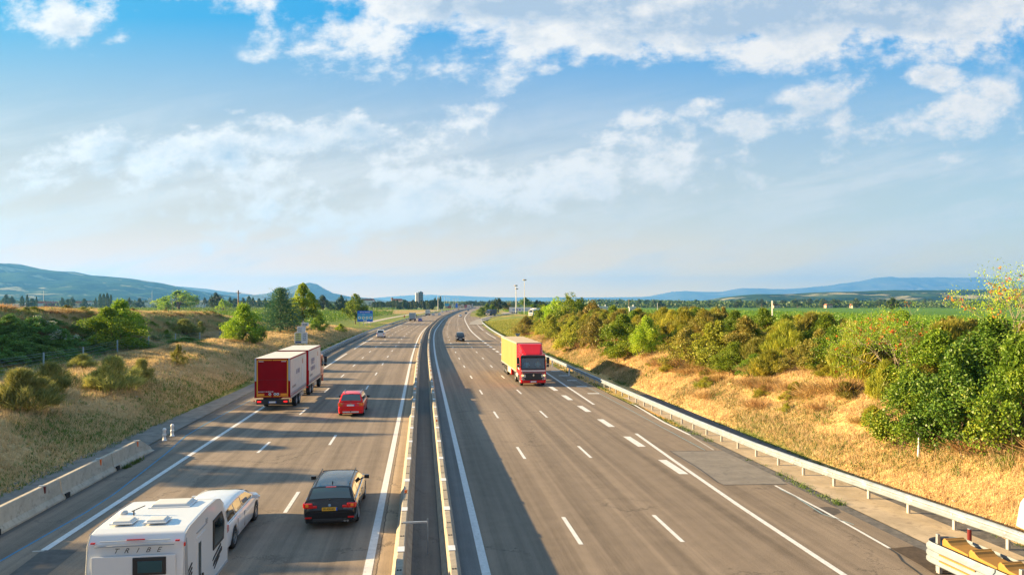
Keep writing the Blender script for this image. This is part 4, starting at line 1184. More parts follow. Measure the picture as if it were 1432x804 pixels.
def cab(root, y0, H_, paintm, yoff=0, w=2.46, detail=True, front_sign=1):
    """tractor cab; y0 = rear of cab, front towards +Y"""
    e = empty('cab', (0, y0, 0)); e.parent = root
    pr = [(0, .95), (0, 2.95), (.12, 3.02), (1.75, 2.98), (1.93, 2.84), (1.25, 2.80), (1.25, 1.45), (2.10, 1.62), (2.205, 1.60), (2.26, .75), (2.2, .42), (1.75, .40), (1.72, .98)]
    mb = MB(); mb.prism(pr, -w/2, w/2); mb.build('cab_shell', paintm, e, bevel=.09, seg=3)
    # roof spoiler
    mb = MB(); W2 = w/2
    st_ = [(-.02, H_, W2 - .04, W2 - .02), (.35, H_ - .03, W2 - .12, W2 - .03), (1.0, 3.46, W2 - .28, W2 - .08), (1.55, 3.12, W2 - .42, W2 - .2), (1.75, 3.0, W2 - .5, W2 - .3)]
    mb.grid([[(-b_, y, 2.95), (-b_, y, 2.95 + (z - 2.95) * .3), (-a_, y, z - .04), (-a_ + .08, y, z), (a_ - .08, y, z), (a_, y, z - .04), (b_, y, 2.95 + (z - 2.95) * .3), (b_, y, 2.95)] for y, z, a_, b_ in st_])
    mb.add([(-W2 + .02, -.02, 2.95), (-W2 + .04, -.02, H_), (W2 - .04, -.02, H_), (W2 - .02, -.02, 2.95)], [(0, 1, 2, 3)])
    mb.build('roof_deflector', paintm, e, smooth=False, bevel=.02)
    # windscreen
    for sx in (-1, 1):
        mb = MB(); mb.prism([(1.24, 1.44), (1.24, 2.82), (1.93, 2.84), (2.02, 2.62), (2.12, 2.2), (2.205, 1.60)], sx * (w/2 - .002), sx * (w/2 - .07)); mb.build('cab_side', paintm, e, bevel=.01)
    mb = MB(); mb.box((0, 1.262, 2.2), (w - .2, .02, 1.2)); mb.box((0, 1.75, 1.66), (w - .2, .85, .12)); mb.build('dark_interior', pmat('cab_interior', (.07, .12, .13), .8), e)
    rows = []
    for t in np.linspace(0, 1, 7):
        y = 1.955 + (2.20 - 1.955) * t ** .9; z = 2.80 + (1.60 - 2.80) * t
        rows.append([(x, y + .025 - .03 * abs(x / 1.1) ** 2, z) for x in np.linspace(-w/2 + .06, w/2 - .06, 9)])
    mb = MB(); mb.grid(rows); ws = mb.build('windscreen', windscreen_glass(), e, smooth=True)
    def band(t0, t1):
        f = lambda t: (1.955 + (2.20 - 1.955) * t, 2.80 + (1.60 - 2.80) * t)
        mb.grid([[(x, f(t)[0] + .032 - .03 * abs(x / 1.1) ** 2, f(t)[1]) for x in np.linspace(-w/2 + .05, w/2 - .05, 9)] for t in (t0, t1)])
    mb = MB(); band(-.03, .13); band(.93, 1.03)
    for sx in (-1, 1):
        mb.grid([[(sx * (w/2 - .05), 1.985 + .24 * t, 2.82 - 1.24 * t), (sx * (w/2 - .14), 1.995 + .24 * t, 2.82 - 1.24 * t)] for t in (0, .5, 1)])
    mb.build('windscreen_border', black_tr, ws)
    mb = MB()
    for sx in (-.5, .45): mb.box((sx, 2.235, 1.80), (.75, .02, .02), ry=.12)
    mb.build('wiper', black_tr, ws)
    mb = MB(); mb.box((0, 2.02, 2.88), (w - .25, .22, .06), rx=-.3); mb.build('sun_visor', black_tr, e, bevel=.02)
    for sx in (-1, 1):
        mb = MB(); mb.prism([(.85, 1.75), (.85, 2.55), (1.70, 2.55), (1.92, 1.95), (1.92, 1.62)], sx * (w/2 - .01), sx * (w/2 + .012)); mb.build('side_window', glass, e)
        mb = MB(); mb.prism([(.78, .9), (.78, 2.62), (.795, 2.62), (.795, .9)], sx * (w/2), sx * (w/2 + .008)); mb.build('door_seam', black_tr, e)
        # mirror arms
        mb = MB(); mb.box((sx * (w/2 + .22), 2.02, 2.42), (.26, .20, .62)); mb.box((sx * (w/2 + .20), 2.02, 1.92), (.24, .18, .26)); mb.box((sx * (w/2 + .08), 2.0, 2.72), (.24, .06, .05)); mb.box((sx * (w/2 + .08), 2.0, 1.82), (.24, .06, .05))
        mb.build('mirror', black_tr, e, bevel=.04)
        mb = MB(); mb.box((sx * (w/2 - .27), 2.24, .98), (.44, .12, .30), rz=-.12 * sx); hl = mb.build('headlight', head_clear, e, bevel=.04)
        mb = MB(); mb.tube((sx * (w/2 - .20), 2.27, 1.04), (sx * (w/2 - .20), 2.33, 1.04), .08, n=14); mb.build('lamp', pmat('lamp_warm', (.9, .55, .2), .2, emit=((1, .55, .2), .5)), hl)
        mb = MB(); mb.box((sx * (w/2 - .22), 2.27, .70), (.34, .04, .12)); mb.build('fog_light', head_clear, e, bevel=.02)
        mb = MB(); mb.box((sx * (w/2 - .26), 1.9, 3.02), (.05, .10, .12)); mb.build('roof_lamp_bracket', galv_d, e)
        # side skirts and step
        mb = MB(); mb.box((sx * (w/2 - .06), .3, .70), (.14, 1.1, .55)); mb.build('side_step', black_tr, e, bevel=.03)
    mb = MB(); mb.prism([(-.78, .58), (-.92, .78), (-.84, 1.22), (.84, 1.22), (.92, .78), (.78, .58)], 2.22, 2.31, 'Y'); gr = mb.build('grille', black_tr, e, bevel=.02)
    mb = MB()
    for i in range(5): mb.box((0, 2.315, .68 + i * .11), (1.5, .01, .02))
    mb.build('grille_bar', pmat('dark_grey', (.06, .06, .065), .5), gr)
    mb = MB(); mb.prism([(0, .13), (.09, 0), (0, -.13), (-.09, 0)], 2.32, 2.34, 'Y')
    bd = mb.build('badge', chrome, gr); bd.location = (0, 0, 1.06)
    dg = pmat('bumper_grey', (.16, .165, .17), .5)
    mb = MB(); mb.box((0, 2.26, 1.30), (w - .25, .08, .10)); mb.box((-.98, 2.27, .85), (.10, .09, .75), ry=-.15); mb.box((.98, 2.27, .85), (.10, .09, .75), ry=.15); mb.build('grille_surround', dg, e, bevel=.03)
    mb = MB(); mb.box((0, 2.25, .44), (w - .06, .14, .26)); mb.build('bumper', paintm, e, bevel=.05)
    mb = MB(); mb.box((0, 2.335, .45), (.54, .015, .12)); pl = mb.build('number_plate', plate_w, e)
    for x in (-.28, .28):
        mb = MB(); mb.box((x, 2.335, .45), (.05, .018, .12)); mb.build('blue_strip', plate_b, pl)
    return e

# ---- red articulated truck, facing us
def red_truck():
    front = ray(746, 540.0); Yc = front.y; rz = yaw(Yc + 6) + math.pi
    fwd = Vector((-math.sin(rz), math.cos(rz), 0))
    root = empty('articulated_truck', front - fwd * 16.3, rz, 'red articulated truck with a yellow curtain sided trailer coming towards us', 'truck')
    yc = curtain_mat('yellow_curtain', (.42, .26, .085), 1.15, .16)
    cream = pmat('cream_roof', (.52, .40, .24), .6, var=.05)
    box_body(root, 0, 13.6, 2.55, 1.12, 3.98, yc, cream, cream, pmat('frame_grey', (.35, .33, .30), .5))
    mb = MB()
    for y in np.linspace(.6, 13.0, 12):
        for sx in (-1, 1): mb.box((sx * 1.29, y, 2.5), (.012, .05, 2.7))
    mb.build('curtain_strap', pmat('strap_tan', (.36, .22, .08), .7), root)
    mb = MB(); mb.box((0, 6.8, 1.02), (1.0, 13.2, .2)); mb.build('chassis', black_tr, root)
    cab(root, 14.02, 3.92, truck_red)
    mb = MB(); mb.grid([[(-1.26, 14.4, 1.60), (-1.26, 14.4, 1.70)], [(-1.27, 15.6, 1.50), (-1.27, 15.6, 1.62)], [(-1.255, 16.05, 1.47), (-1.255, 16.05, 1.58)]])
    mb.grid([[(1.26, 14.4, 1.60), (1.26, 14.4, 1.70)], [(1.27, 15.6, 1.50), (1.27, 15.6, 1.62)]])
    mb.box((0, 16.255, 1.47), (2.34, .03, .12)); mb.build('white_stripe', pmat('white_vinyl', (.75, .72, .72), .4), root, bevel=.004)
    truck_wheels(root, [2.2, 3.5, 4.8], 1.06); truck_wheels(root, [11.9, 15.35], 1.05)
    # side pallet box with a red end, tank
    for sx in (-1, 1):
        mb = MB(); mb.box((sx * 1.12, 7.6, .80), (.30, 2.6, .55)); mb.build('pallet_box', pmat('pallet_box_cream', (.55, .48, .36), .6), root, bevel=.02)
        mb = MB(); mb.box((sx * 1.14, 9.25, .82), (.28, .35, .75)); mb.build('mudguard', truck_red, root, bevel=.02)
        mb = MB(); mb.tube((sx * .95, 13.0, .82), (sx * .95, 14.6, .82), .33, n=18); mb.build('fuel_tank', galv, root)
    mb = MB(); mb.box((0, .1, .75), (2.4, .1, .14)); mb.build('rear_bumper', black_tr, root)
    for sx, lab, sh, sd in ((-.55, 'person in a pale shirt in the passenger side of the red truck cab', pmat('shirt_grey', (.45, .50, .52), .8), 1), (.55, 'person in a light blue shirt at the wheel of the red truck', pmat('shirt_blue', (.30, .50, .62), .8), 2)):
        q = Matrix.Rotation(rz, 4, 'Z') @ Vector((sx, 14.02 + 1.45, 1.74)); p_ = root.location + q
        seated_person(p_, rz, lab, sh, sd)
    q = Matrix.Rotation(rz, 4, 'Z') @ Vector((.55, 14.02 + 1.92, 1.92))
    return root
RT = red_truck()

def glyphs(n, h, mat, parent, f, th, seed=4, name='lettering'):
    """a row of small stroke shapes for lettering too far away to read; f(u, v) -> point, th = thickness vector"""
    rng = random.Random(n * 7 + int(seed * 10)); mb = MB(); w = h * .62; T = Vector(th)
    def bar(u0, v0, u1, v1):
        a = [Vector(f(*q)) for q in ((u0, v0), (u1, v0), (u1, v1), (u0, v1))]
        mb.add(a + [p_ + T for p_ in a], [(0, 1, 2, 3), (7, 6, 5, 4), (0, 1, 5, 4), (1, 2, 6, 5), (2, 3, 7, 6), (3, 0, 4, 7)])
    for i in range(n):
        u = i * h * .80; s_ = h * .17
        bar(u, 0, u + s_, h)
        if rng.random() < .7: bar(u + w - s_, 0 if rng.random() < .5 else h * .4, u + w - s_ * .01, h)
        for v in (0, .42, .83):
            if rng.random() < .62: bar(u + s_, v * h, u + w - s_, v * h + s_)
    return mb.build(name, mat, parent, fix=False)
# ---- white and dark red drawbar lorry seen from behind
def lorry():
    rear = ray(381, 575.5); rz = yaw(rear.y + 8)
    root = empty('drawbar_lorry', rear, rz, 'lorry and trailer with white printed sides and a dark red rear door outlined in yellow', 'lorry')
    side = curtain_mat('white_printed_curtain', (.62, .60, .58), .62, .08)
    roofm = pmat('white_tarp_roof', (.60, .58, .54), .6, var=.06, vscale=1.0)
    dred = pmat('dark_red_door', (.27, .002, .008), .6, spec=.12, var=.10, vscale=2)
    frm = pmat('dark_red_frame', (.36, .004, .012), .5, spec=.2)
    bluegrey = pmat('blue_grey_pillar', (.34, .42, .50), .45)
    yell = pmat('yellow_tape', (.80, .40, .02), .5)
    e1 = box_body(root, 0, 7.3, 2.52, 1.02, 3.88, side, roofm, dred, frm)
    e2 = box_body(root, 8.4, 15.6, 2.52, 1.02, 3.92, side, roofm, dred, frm, name='cargo_box')
    # rear yellow outline and lights
    rd = [c for c in e1.children if c.name.startswith('rear_door')][0]
    yb = -7.3 / 2 - .002
    def rb(nm, x, z, sx, sz, m, t=.012, yo=0): mb = MB(); mb.box((x, yb - t/2 - yo, z), (sx, t, sz)); return mb.build(nm, m, rd)
    for sx in (-1, 1): rb('yellow_tape', sx * 1.07, 2.42, .07, 2.62, yell)
    rb('yellow_tape', -.53, 3.76, 1.02, .06, yell); rb('yellow_tape', .53, 3.76, 1.02, .06, yell)
    rb('yellow_tape', -.58, 1.12, 1.0, .05, yell); rb('yellow_tape', .58, 1.12, 1.0, .05, yell)
    for sx in (-1, 1):
        rb('corner_pillar', sx * 1.19, 3.05, .12, 1.62, bluegrey, .03)
        a = rb('warning_panel', sx * .80, 1.25, .48, .17, pmat('orange_tape', (.8, .16, .01), .5), .012, .004)
        rb('warning_panel', sx * .80, 1.25, .40, .09, yell, .012, .010)
        rb('label', sx * .80, 3.66, .34, .045, plate_w, .012)
    rb('door_seam', 0, 2.32, 2.2, .012, black_tr)
    for x in (-.18, .18, .38):
        mb = MB(); mb.tube((x, yb - .016, 1.28), (x, yb, 1.28), .095, n=18); d = mb.build('speed_disc', plate_w, rd)
        mb = MB(); mb.tube((x, yb - .022, 1.28), (x, yb - .012, 1.28), .055, n=14); mb.build('number_mark', pmat('disc_ink', (.10, .16, .28), .6), d)
    glyphs(18, .075, plate_w, rd, lambda u, v: (-1.0 + u, yb - .016, 1.42 + v), (0, -.004, 0))
    # bumper bar and lights
    mb = MB(); mb.box((0, .06, .72), (2.3, .16, .36)); bm_ = mb.build('rear_bumper', black_tr, root, bevel=.03)
    mb = MB(); mb.box((0, -.03, .70), (.54, .02, .12)); pl = mb.build('number_plate', plate_w, root)
    for x in (-.25, .25): mb = MB(); mb.box((x, -.035, .70), (.05, .02, .118)); mb.build('blue_strip', plate_b, pl)
    for sx in (-1, 1):
        mb = MB(); mb.box((sx * .93, -.04, .74), (.28, .06, .12)); mb.build('tail_light', pmat('bright_tail', (.7, .01, .01), .2, coat=1, emit=((1, .02, .02), .25)), root, bevel=.02)
        mb = MB(); mb.box((sx * 1.28, -.02, .80), (.08, .05, .09)); mb.build('side_marker', tail_red, root)
    # front body rear face lower red corner and lights in the gap
    mb = MB(); mb.box((1.27, 8.42, 1.62), (.05, .10, 1.2)); mb.build('corner_post', dred, root)
    mb = MB(); mb.box((1.275, 8.42, 3.05), (.045, .10, 1.66)); mb.build('corner_post', bluegrey, root)
    mb = MB(); mb.box((1.275, 7.26, 1.10), (.04, .10, .16)); mb.box((1.1, 8.33, .82), (.3, .05, .14)); mb.build('tail_light', tail_red, root)
    mb = MB(); mb.box((0, 3.65, .92), (.9, 7.1, .18)); mb.box((0, 12.0, .92), (.9, 7.3, .18)); mb.box((0, 7.9, .7), (.2, 2.0, .14)); mb.build('chassis', black_tr, root)
    # printed side: a white clad figure and pale lettering blocks on each curtain
    vio = pmat('violet_print', (.22, .20, .34), .6); skin = pmat('print_orange', (.50, .17, .08), .6); wh = pmat('white_print', (.66, .66, .68), .6); gy = pmat('grey_print', (.30, .28, .27), .6)
    for e, y0 in ((e1, 0), (e2, 0)):
        Xs = 1.262
        sc = [c for c in e.children if c.name.startswith('side_curtain')][1]
        def pp(nm, poly, m, o=0): mb = MB(); mb.prism(poly, Xs + o, Xs + .004 + o); return mb.build(nm, m, sc)
        fy = 1.75
        pp('printed_figure', [(fy - .28, 1.75), (fy - .38, 2.4), (fy - .25, 3.0), (fy, 3.12), (fy + .25, 3.0), (fy + .38, 2.4), (fy + .25, 1.75)], wh)
        pp('printed_figure', [(fy - .13, 3.08), (fy - .15, 3.4), (fy, 3.52), (fy + .15, 3.4), (fy + .13, 3.08)], skin, .004)
        mb = MB()
        if e is e2:
            glyphs(5, .50, vio, sc, lambda u, v: (Xs + .003, -2.1 + u, 2.6 + v), (.004, 0, 0))
            glyphs(9, .34, vio, sc, lambda u, v: (Xs + .003, -2.3 + u, 2.05 + v), (.004, 0, 0), .34)
        else:
            glyphs(6, .36, pmat('pale_violet_print', (.34, .31, .42), .6), sc, lambda u, v: (Xs + .003, -1.2 + u, 2.5 + v), (.004, 0, 0))
        glyphs(12, .17, gy, sc, lambda u, v: (Xs + .003, -2.9 + u, 1.6 + v), (.004, 0, 0))
        # buckle strap row along the lower edge
        mb = MB()
        for i in range(20): mb.box((Xs + .012, -3.4 + i * .36, 1.20), (.02, .04, .26))
        mb.build('curtain_buckle', pmat('buckle_blue', (.20, .25, .32), .5), e)
        mb = MB(); mb.box((Xs - .01, 0, 1.0), (.05, 7.0, .16)); mb.build('side_bar', galv, e)
    truck_wheels(root, [3.0, 4.35], 1.06); truck_wheels(root, [9.8, 11.1, 15.9], 1.05)
    for y in (5.6, 12.9):
        mb = MB(); mb.box((1.15, y, .62), (.06, 1.5, .30)); mb.build('side_guard', galv, root)
    salmon = pmat('salmon_cab', (.55, .10, .07), .3, coat=.6)
    cab(root, 15.75, 3.7, salmon)
lorry()

# ---- smaller vehicles further away
def far_car(name, label, px, py, paintc, facing=0, kind='hatch', kk=None, Y=None, group=None, headm=None):
    c_ = ray(px, py) if Y is None else P(kk, Y)
    spx = dict(hatch=dict(L=4.1, W=1.76, H=1.48, belt=.95, wb=(-1.22, 1.25), gh=(-1.98, -1.6, .45, 1.2), R=.31, hood=.85),
              van=dict(L=4.3, W=1.82, H=1.82, belt=1.08, wb=(-1.3, 1.35), gh=(-2.12, -1.98, .55, 1.35), R=.32, hood=.98),
              saloon=dict(L=4.6, W=1.8, H=1.45, belt=.93, wb=(-1.35, 1.4), gh=(-1.75, -1.05, .45, 1.3), R=.32, hood=.84))[kind]
    spx = dict(spx, paint=paintc)
    if kind == 'van': spx['rw'] = .8
    rz = yaw(c_.y) + (math.pi if facing else 0)
    off = Vector((-math.sin(yaw(c_.y)), math.cos(yaw(c_.y)), 0)) * spx['L'] / 2
    return car(name, label, 'van' if kind == 'van' else 'car', c_ + off, rz, dict(spx, spokes=0 if c_.y > 250 else 5), detail=c_.y < 220, group=group)
white_m = white_paint
blue_paint = pmat('blue_car_paint', (.01, .05, .38), .25, coat=1)
dark_paint = pmat('dark_car_paint', (.02, .025, .035), .25, metal=.3, coat=1)
silver_paint = pmat('silver_car_paint', (.42, .43, .45), .3, metal=.5, coat=1)
far_car('van', 'small white van driving away near the left guardrail', 532, 472.5, white_m, 0, 'van')
far_car('people_carrier', 'black car with bright headlights coming towards us in the middle lane', 644, 477.5, black_paint, 1, 'van')
far_car('hatchback', 'bright blue car driving away beside the grey box lorry', 587.5, 449.4, blue_paint, 0)
far_car('saloon_car', 'white and red car coming towards us far along the sunlit lanes', 643.5, 443.3, pmat('white_red', (.7, .68, .68), .3, coat=1), 1)
far_car('hatchback', 'dark car coming towards us by the far bend of the solid line', 651.5, 439.3, dark_paint, 1)
far_car('saloon_car', 'dark blue car farthest away on the oncoming lanes before the bend', 654.8, 434.9, dark_paint, 1)
far_car('saloon_car', 'silver car driving away just right of the white box lorry', 605.5, 441.6, silver_paint, 0, 'saloon')
for i, (px, py) in enumerate(((614.5, 441.2), (618.3, 437.3), (624.5, 436.2), (627.5, 436.6), (633.6, 434.9), (638.2, 433.4), (641.4, 433.4), (644, 431.8), (652.5, 431.0))):
    far_car('hatchback', 'tiny distant car in the stream driving away towards the bend', px, py, [white_m, white_m, silver_paint, white_m, white_m, white_m, dark_paint, white_m, silver_paint][i], 0, group='distant cars driving away round the bend')
def box_lorry(label, px, py, boxc, roofc, Lb=7.5, Hb=3.7):
    c_ = ray(px, py); rz = yaw(c_.y)
    root = empty('box_lorry', c_, rz, label, 'lorry')
    box_body(root, 0, Lb, 2.5, 1.05, Hb, boxc, roofc, boxc, pmat('frame_dark', (.12, .12, .13), .5))
    mb = MB(); mb.box((0, 0.0, 2.35), (.02, .012, 2.4)); 
    for x in (-.5, .5): mb.box((x, -.012, 2.35), (.05, .02, 2.5))
    mb.build('door_bar', galv_d, root)
    for sx in (-1, 1):
        mb = MB(); mb.box((sx * .95, -.04, .9), (.34, .06, .2)); mb.build('tail_light', tail_red, root)
    mb = MB(); mb.box((0, .1, .80), (2.3, .15, .35)); mb.box((0, Lb/2, .9), (.9, Lb, .2)); mb.build('chassis', black_tr, root)
    truck_wheels(root, [1.6, 2.9, Lb + 1.2], 1.03)
    cab(root, Lb + .25, Hb - .2, white_m)
    return root
box_lorry('box lorry with a grey blue rear driving away beside the blue car', 576, 449.3, pmat('greyblue_box', (.26, .33, .38), .5), pmat('grey_roof', (.5, .5, .5), .6))
box_lorry('box lorry with a white rear driving away ahead of the grey one', 597.5, 441.2, pmat('white_box', (.52, .52, .50), .5), pmat('white_roof', (.6, .6, .6), .6))
# service area: parked white semi trailer broadside, dark cab lorry, white cab
def parked_semi():
    Y = 436; Z = H(kof(0, Y), Y) + .12
    root = empty('parked_trailer_truck', ((712 - 716) / 1000 * Y, Y, Z), math.radians(-90), 'long white trailer truck parked broadside in the service area below the lamp masts', 'truck')
    wm = pmat('white_trailer', (.66, .66, .66), .5, var=.03)
    box_body(root, 0, 13.6, 2.5, 1.1, 4.0, wm, wm, wm, wm)
    for (y, w_, c_) in ((3.4, 3.0, (.25, .35, .5)), (6.5, .9, (.05, .12, .4)), (5.2, .5, (.5, .08, .08)), (9.5, 3.4, (.35, .45, .55))):
        mb = MB(); mb.box((1.265, y, 2.5), (.01, w_, .9)); mb.box((-1.265, y, 2.5), (.01, w_, .9)); mb.build('side_print', pmat('print_%d' % int(y * 10), c_, .6), root)
    mb = MB(); mb.box((0, 6.8, .95), (1, 13, .2)); mb.build('chassis', black_tr, root)
    truck_wheels(root, [2, 3.3, 4.6, 12, 15.2], 1.05)
    cab(root, 13.9, 3.7, pmat('blue_cab', (.02, .08, .30), .3, coat=.6))
parked_semi()
def cab_only(name, label, px, py, Y, m, m2, rzz, L=6):
    X = (px - 716) / 1000 * Y; Z = H(kof(X, Y), Y) + .12
    root = empty(name, (X, Y, Z), rzz, label, 'truck')
    box_body(root, 0, L, 2.5, 1.1, 3.6, m2, m2, m2, m2); truck_wheels(root, [1.5, 2.8, L + 1.3], 1.03)
    mb = MB(); mb.box((0, L/2, .9), (1, L, .2)); mb.build('chassis', black_tr, root)
    cab(root, L + .3, 3.5, m)
cab_only('leaving_truck', 'dark blue truck standing on the exit ramp by the round bushes', 692, 440, 420, pmat('navy_cab', (.02, .05, .16), .3, coat=.5), pmat('navy_box', (.05, .07, .12), .5), yaw(420) + 2.6)
cab_only('parked_truck', 'white truck parked behind the shrubs right of the long white trailer', 759, 436, 330, white_m, white_m, 2.4)
# ------------------------------------------------------------------ plants
RNG = np.random.default_rng(7)
def rot_basis(n, rng, up=0.0):
    """random orthonormal pairs; up > 0 leans the long axis upwards"""
    a = rng.normal(size=(n, 3)); a[:, 2] += up; a /= np.linalg.norm(a, axis=1)[:, None]
    b = rng.normal(size=(n, 3)); b -= (b * a).sum(1)[:, None] * a; b /= np.linalg.norm(b, axis=1)[:, None]
    return a, b
def leaf_quads(pts, ln, wd, rng, up=0.0, outward=None):
    n = len(pts)
    a, b = rot_basis(n, rng, up)
    if outward is not None:
        a = a * .6 + outward; a /= np.linalg.norm(a, axis=1)[:, None]
        b -= (b * a).sum(1)[:, None] * a; b /= np.linalg.norm(b, axis=1)[:, None]
    l = (ln * rng.uniform(.6, 1.3, n))[:, None]; w = (wd * rng.uniform(.6, 1.3, n))[:, None]
    V = np.stack([pts - a * l * .5, pts + b * w * .5, pts + a * l * .5, pts - b * w * .5], 1).reshape(-1, 3)
    F = np.arange(4 * n).reshape(n, 4)
    return V, F
def crown_points(n, w, d, h, lobes, rng, shell=.55, z0=0.0, flat=1.0, hollow=.12):
    """leaf positions in clumps over an uneven crown (size w x d x h, base at z0)"""
    cs = []
    for i in range(lobes):
        t = rng.uniform(0, 2 * math.pi); rr = math.sqrt(rng.uniform(0, 1)) * .84; zz = rng.uniform(.08, .88)
        prof = math.sin(min(1, zz * 1.05 + .22) * math.pi) ** .6
        cs.append((math.cos(t) * rr * w / 2 * prof, math.sin(t) * rr * d / 2 * prof, z0 + zz * h, rng.uniform(.10, .25) * (w + d + h) / 3 * flat))
    cs = np.array(cs)
    idx = rng.integers(0, lobes, n)
    u = rng.normal(size=(n, 3)); u /= np.linalg.norm(u, axis=1)[:, None]
    u[:, 2] = np.where((u[:, 2] < -.2) & (rng.random(n) < .6), -u[:, 2], u[:, 2])
    r = cs[idx, 3] * (shell + (1.12 - shell) * rng.random(n) ** .6)
    p = cs[idx, :3] + u * r[:, None]
    # small bites out of the surface
    keep = fbm(p[:, 0] * 3 + p[:, 2] * 2.1, p[:, 1] * 3 - p[:, 2] * 1.7, .9 / max(.5, (w + h) / 5), 31) > hollow + .2
    p = p[keep]; u = u[keep]
    p[:, 2] = np.maximum(p[:, 2], z0 * .3 + .03)
    return p, u, cs
bark = pmat('bark', (.13, .095, .065), .95, var=.25, vscale=6, bump=.5, bscale=14)
bark_pale = pmat('pale_bark', (.30, .25, .19), .9, var=.2, vscale=6, bump=.4, bscale=14)
def limbs_mesh(cs, z0, h, rng, r=.12, nmax=14, trunk=True, lean=(0, 0)):
    mb = MB()
    top = Vector((lean[0], lean[1], max(z0, h * .35)))
    if trunk:
        mid = Vector((lean[0] * .4, lean[1] * .4, top.z * .5))
        mb.tube((0, 0, -.35), mid, r * 1.25, r, 8); mb.tube(mid, top, r, r * .75, 8)
    for i, c_ in enumerate(cs[:nmax]):
        e = Vector(c_[:3]); s = top if trunk else Vector((rng.uniform(-.15, .15), rng.uniform(-.15, .15), -.1))
        if trunk: s = Vector((0, 0, 0)).lerp(top, rng.uniform(.6, 1)) 
        m = s.lerp(e, .5) + Vector((rng.normal() * .06, rng.normal() * .06, .08)) * (h * .4)
        rr = r * (.5 if trunk else .35)
        mb.tube(s, m, rr, rr * .6, 6, cap=False); mb.tube(m, e, rr * .6, rr * .2, 6, cap=False)
        for q in range(3):
            e2 = e + Vector(rng.normal(size=3)) * c_[3] * .7
            mb.tube(m.lerp(e, .6), e2, rr * .3, rr * .08, 4, cap=False)
    return mb
LM = {
    'broom_l': leafmat('broom_olive', [(0.138, 0.162, 0.055), (0.250, 0.289, 0.075), (0.424, 0.424, 0.113), (0.600, 0.500, 0.176)], .25),
    'broom_r': leafmat('broom_green_gold', [(0.143, 0.159, 0.026), (0.255, 0.287, 0.032), (0.414, 0.399, 0.040), (0.669, 0.494, 0.064)], .3),
    'rust': leafmat('rusty_scrub', [(0.123, 0.134, 0.028), (0.213, 0.213, 0.039), (0.314, 0.258, 0.050), (0.426, 0.280, 0.067)], .3),
    'dark': leafmat('dark_leaves', [(.03, .07, .010), (.06, .12, .014), (.11, .17, .018), (.22, .23, .025)], .2),
    'green': leafmat('green_leaves', [(0.060, 0.120, 0.012), (0.120, 0.204, 0.017), (0.204, 0.288, 0.022), (0.384, 0.372, 0.036)], .35),
    'bright': leafmat('bright_leaves', [(0.127, 0.252, 0.019), (0.235, 0.396, 0.026), (0.379, 0.521, 0.031), (0.504, 0.576, 0.053)], .45),
    'bramble': leafmat('bramble_leaves', [(0.053, 0.121, 0.035), (0.103, 0.219, 0.053), (0.176, 0.321, 0.063), (0.321, 0.379, 0.131)], .2),
    'dry': leafmat('dry_stalks', [(.22, .14, .06), (.34, .22, .09), (.46, .31, .13), (.55, .41, .20)], .3),
    'conifer': leafmat('blue_green_needles', [(0.031, 0.097, 0.056), (0.065, 0.173, 0.092), (0.116, 0.243, 0.116), (0.332, 0.383, 0.116)], .12),
    'far': leafmat('distant_leaves', [(0.025, 0.052, 0.016), (0.046, 0.086, 0.023), (0.075, 0.121, 0.032), (0.115, 0.138, 0.040)], .2),
    'blossom': leafmat('white_blossom', [(.42, .42, .38), (.60, .60, .55)], .3),
    'orange': leafmat('orange_fruit', [(.45, .09, .02), (.60, .17, .03)], .2),
}
PROT = {}
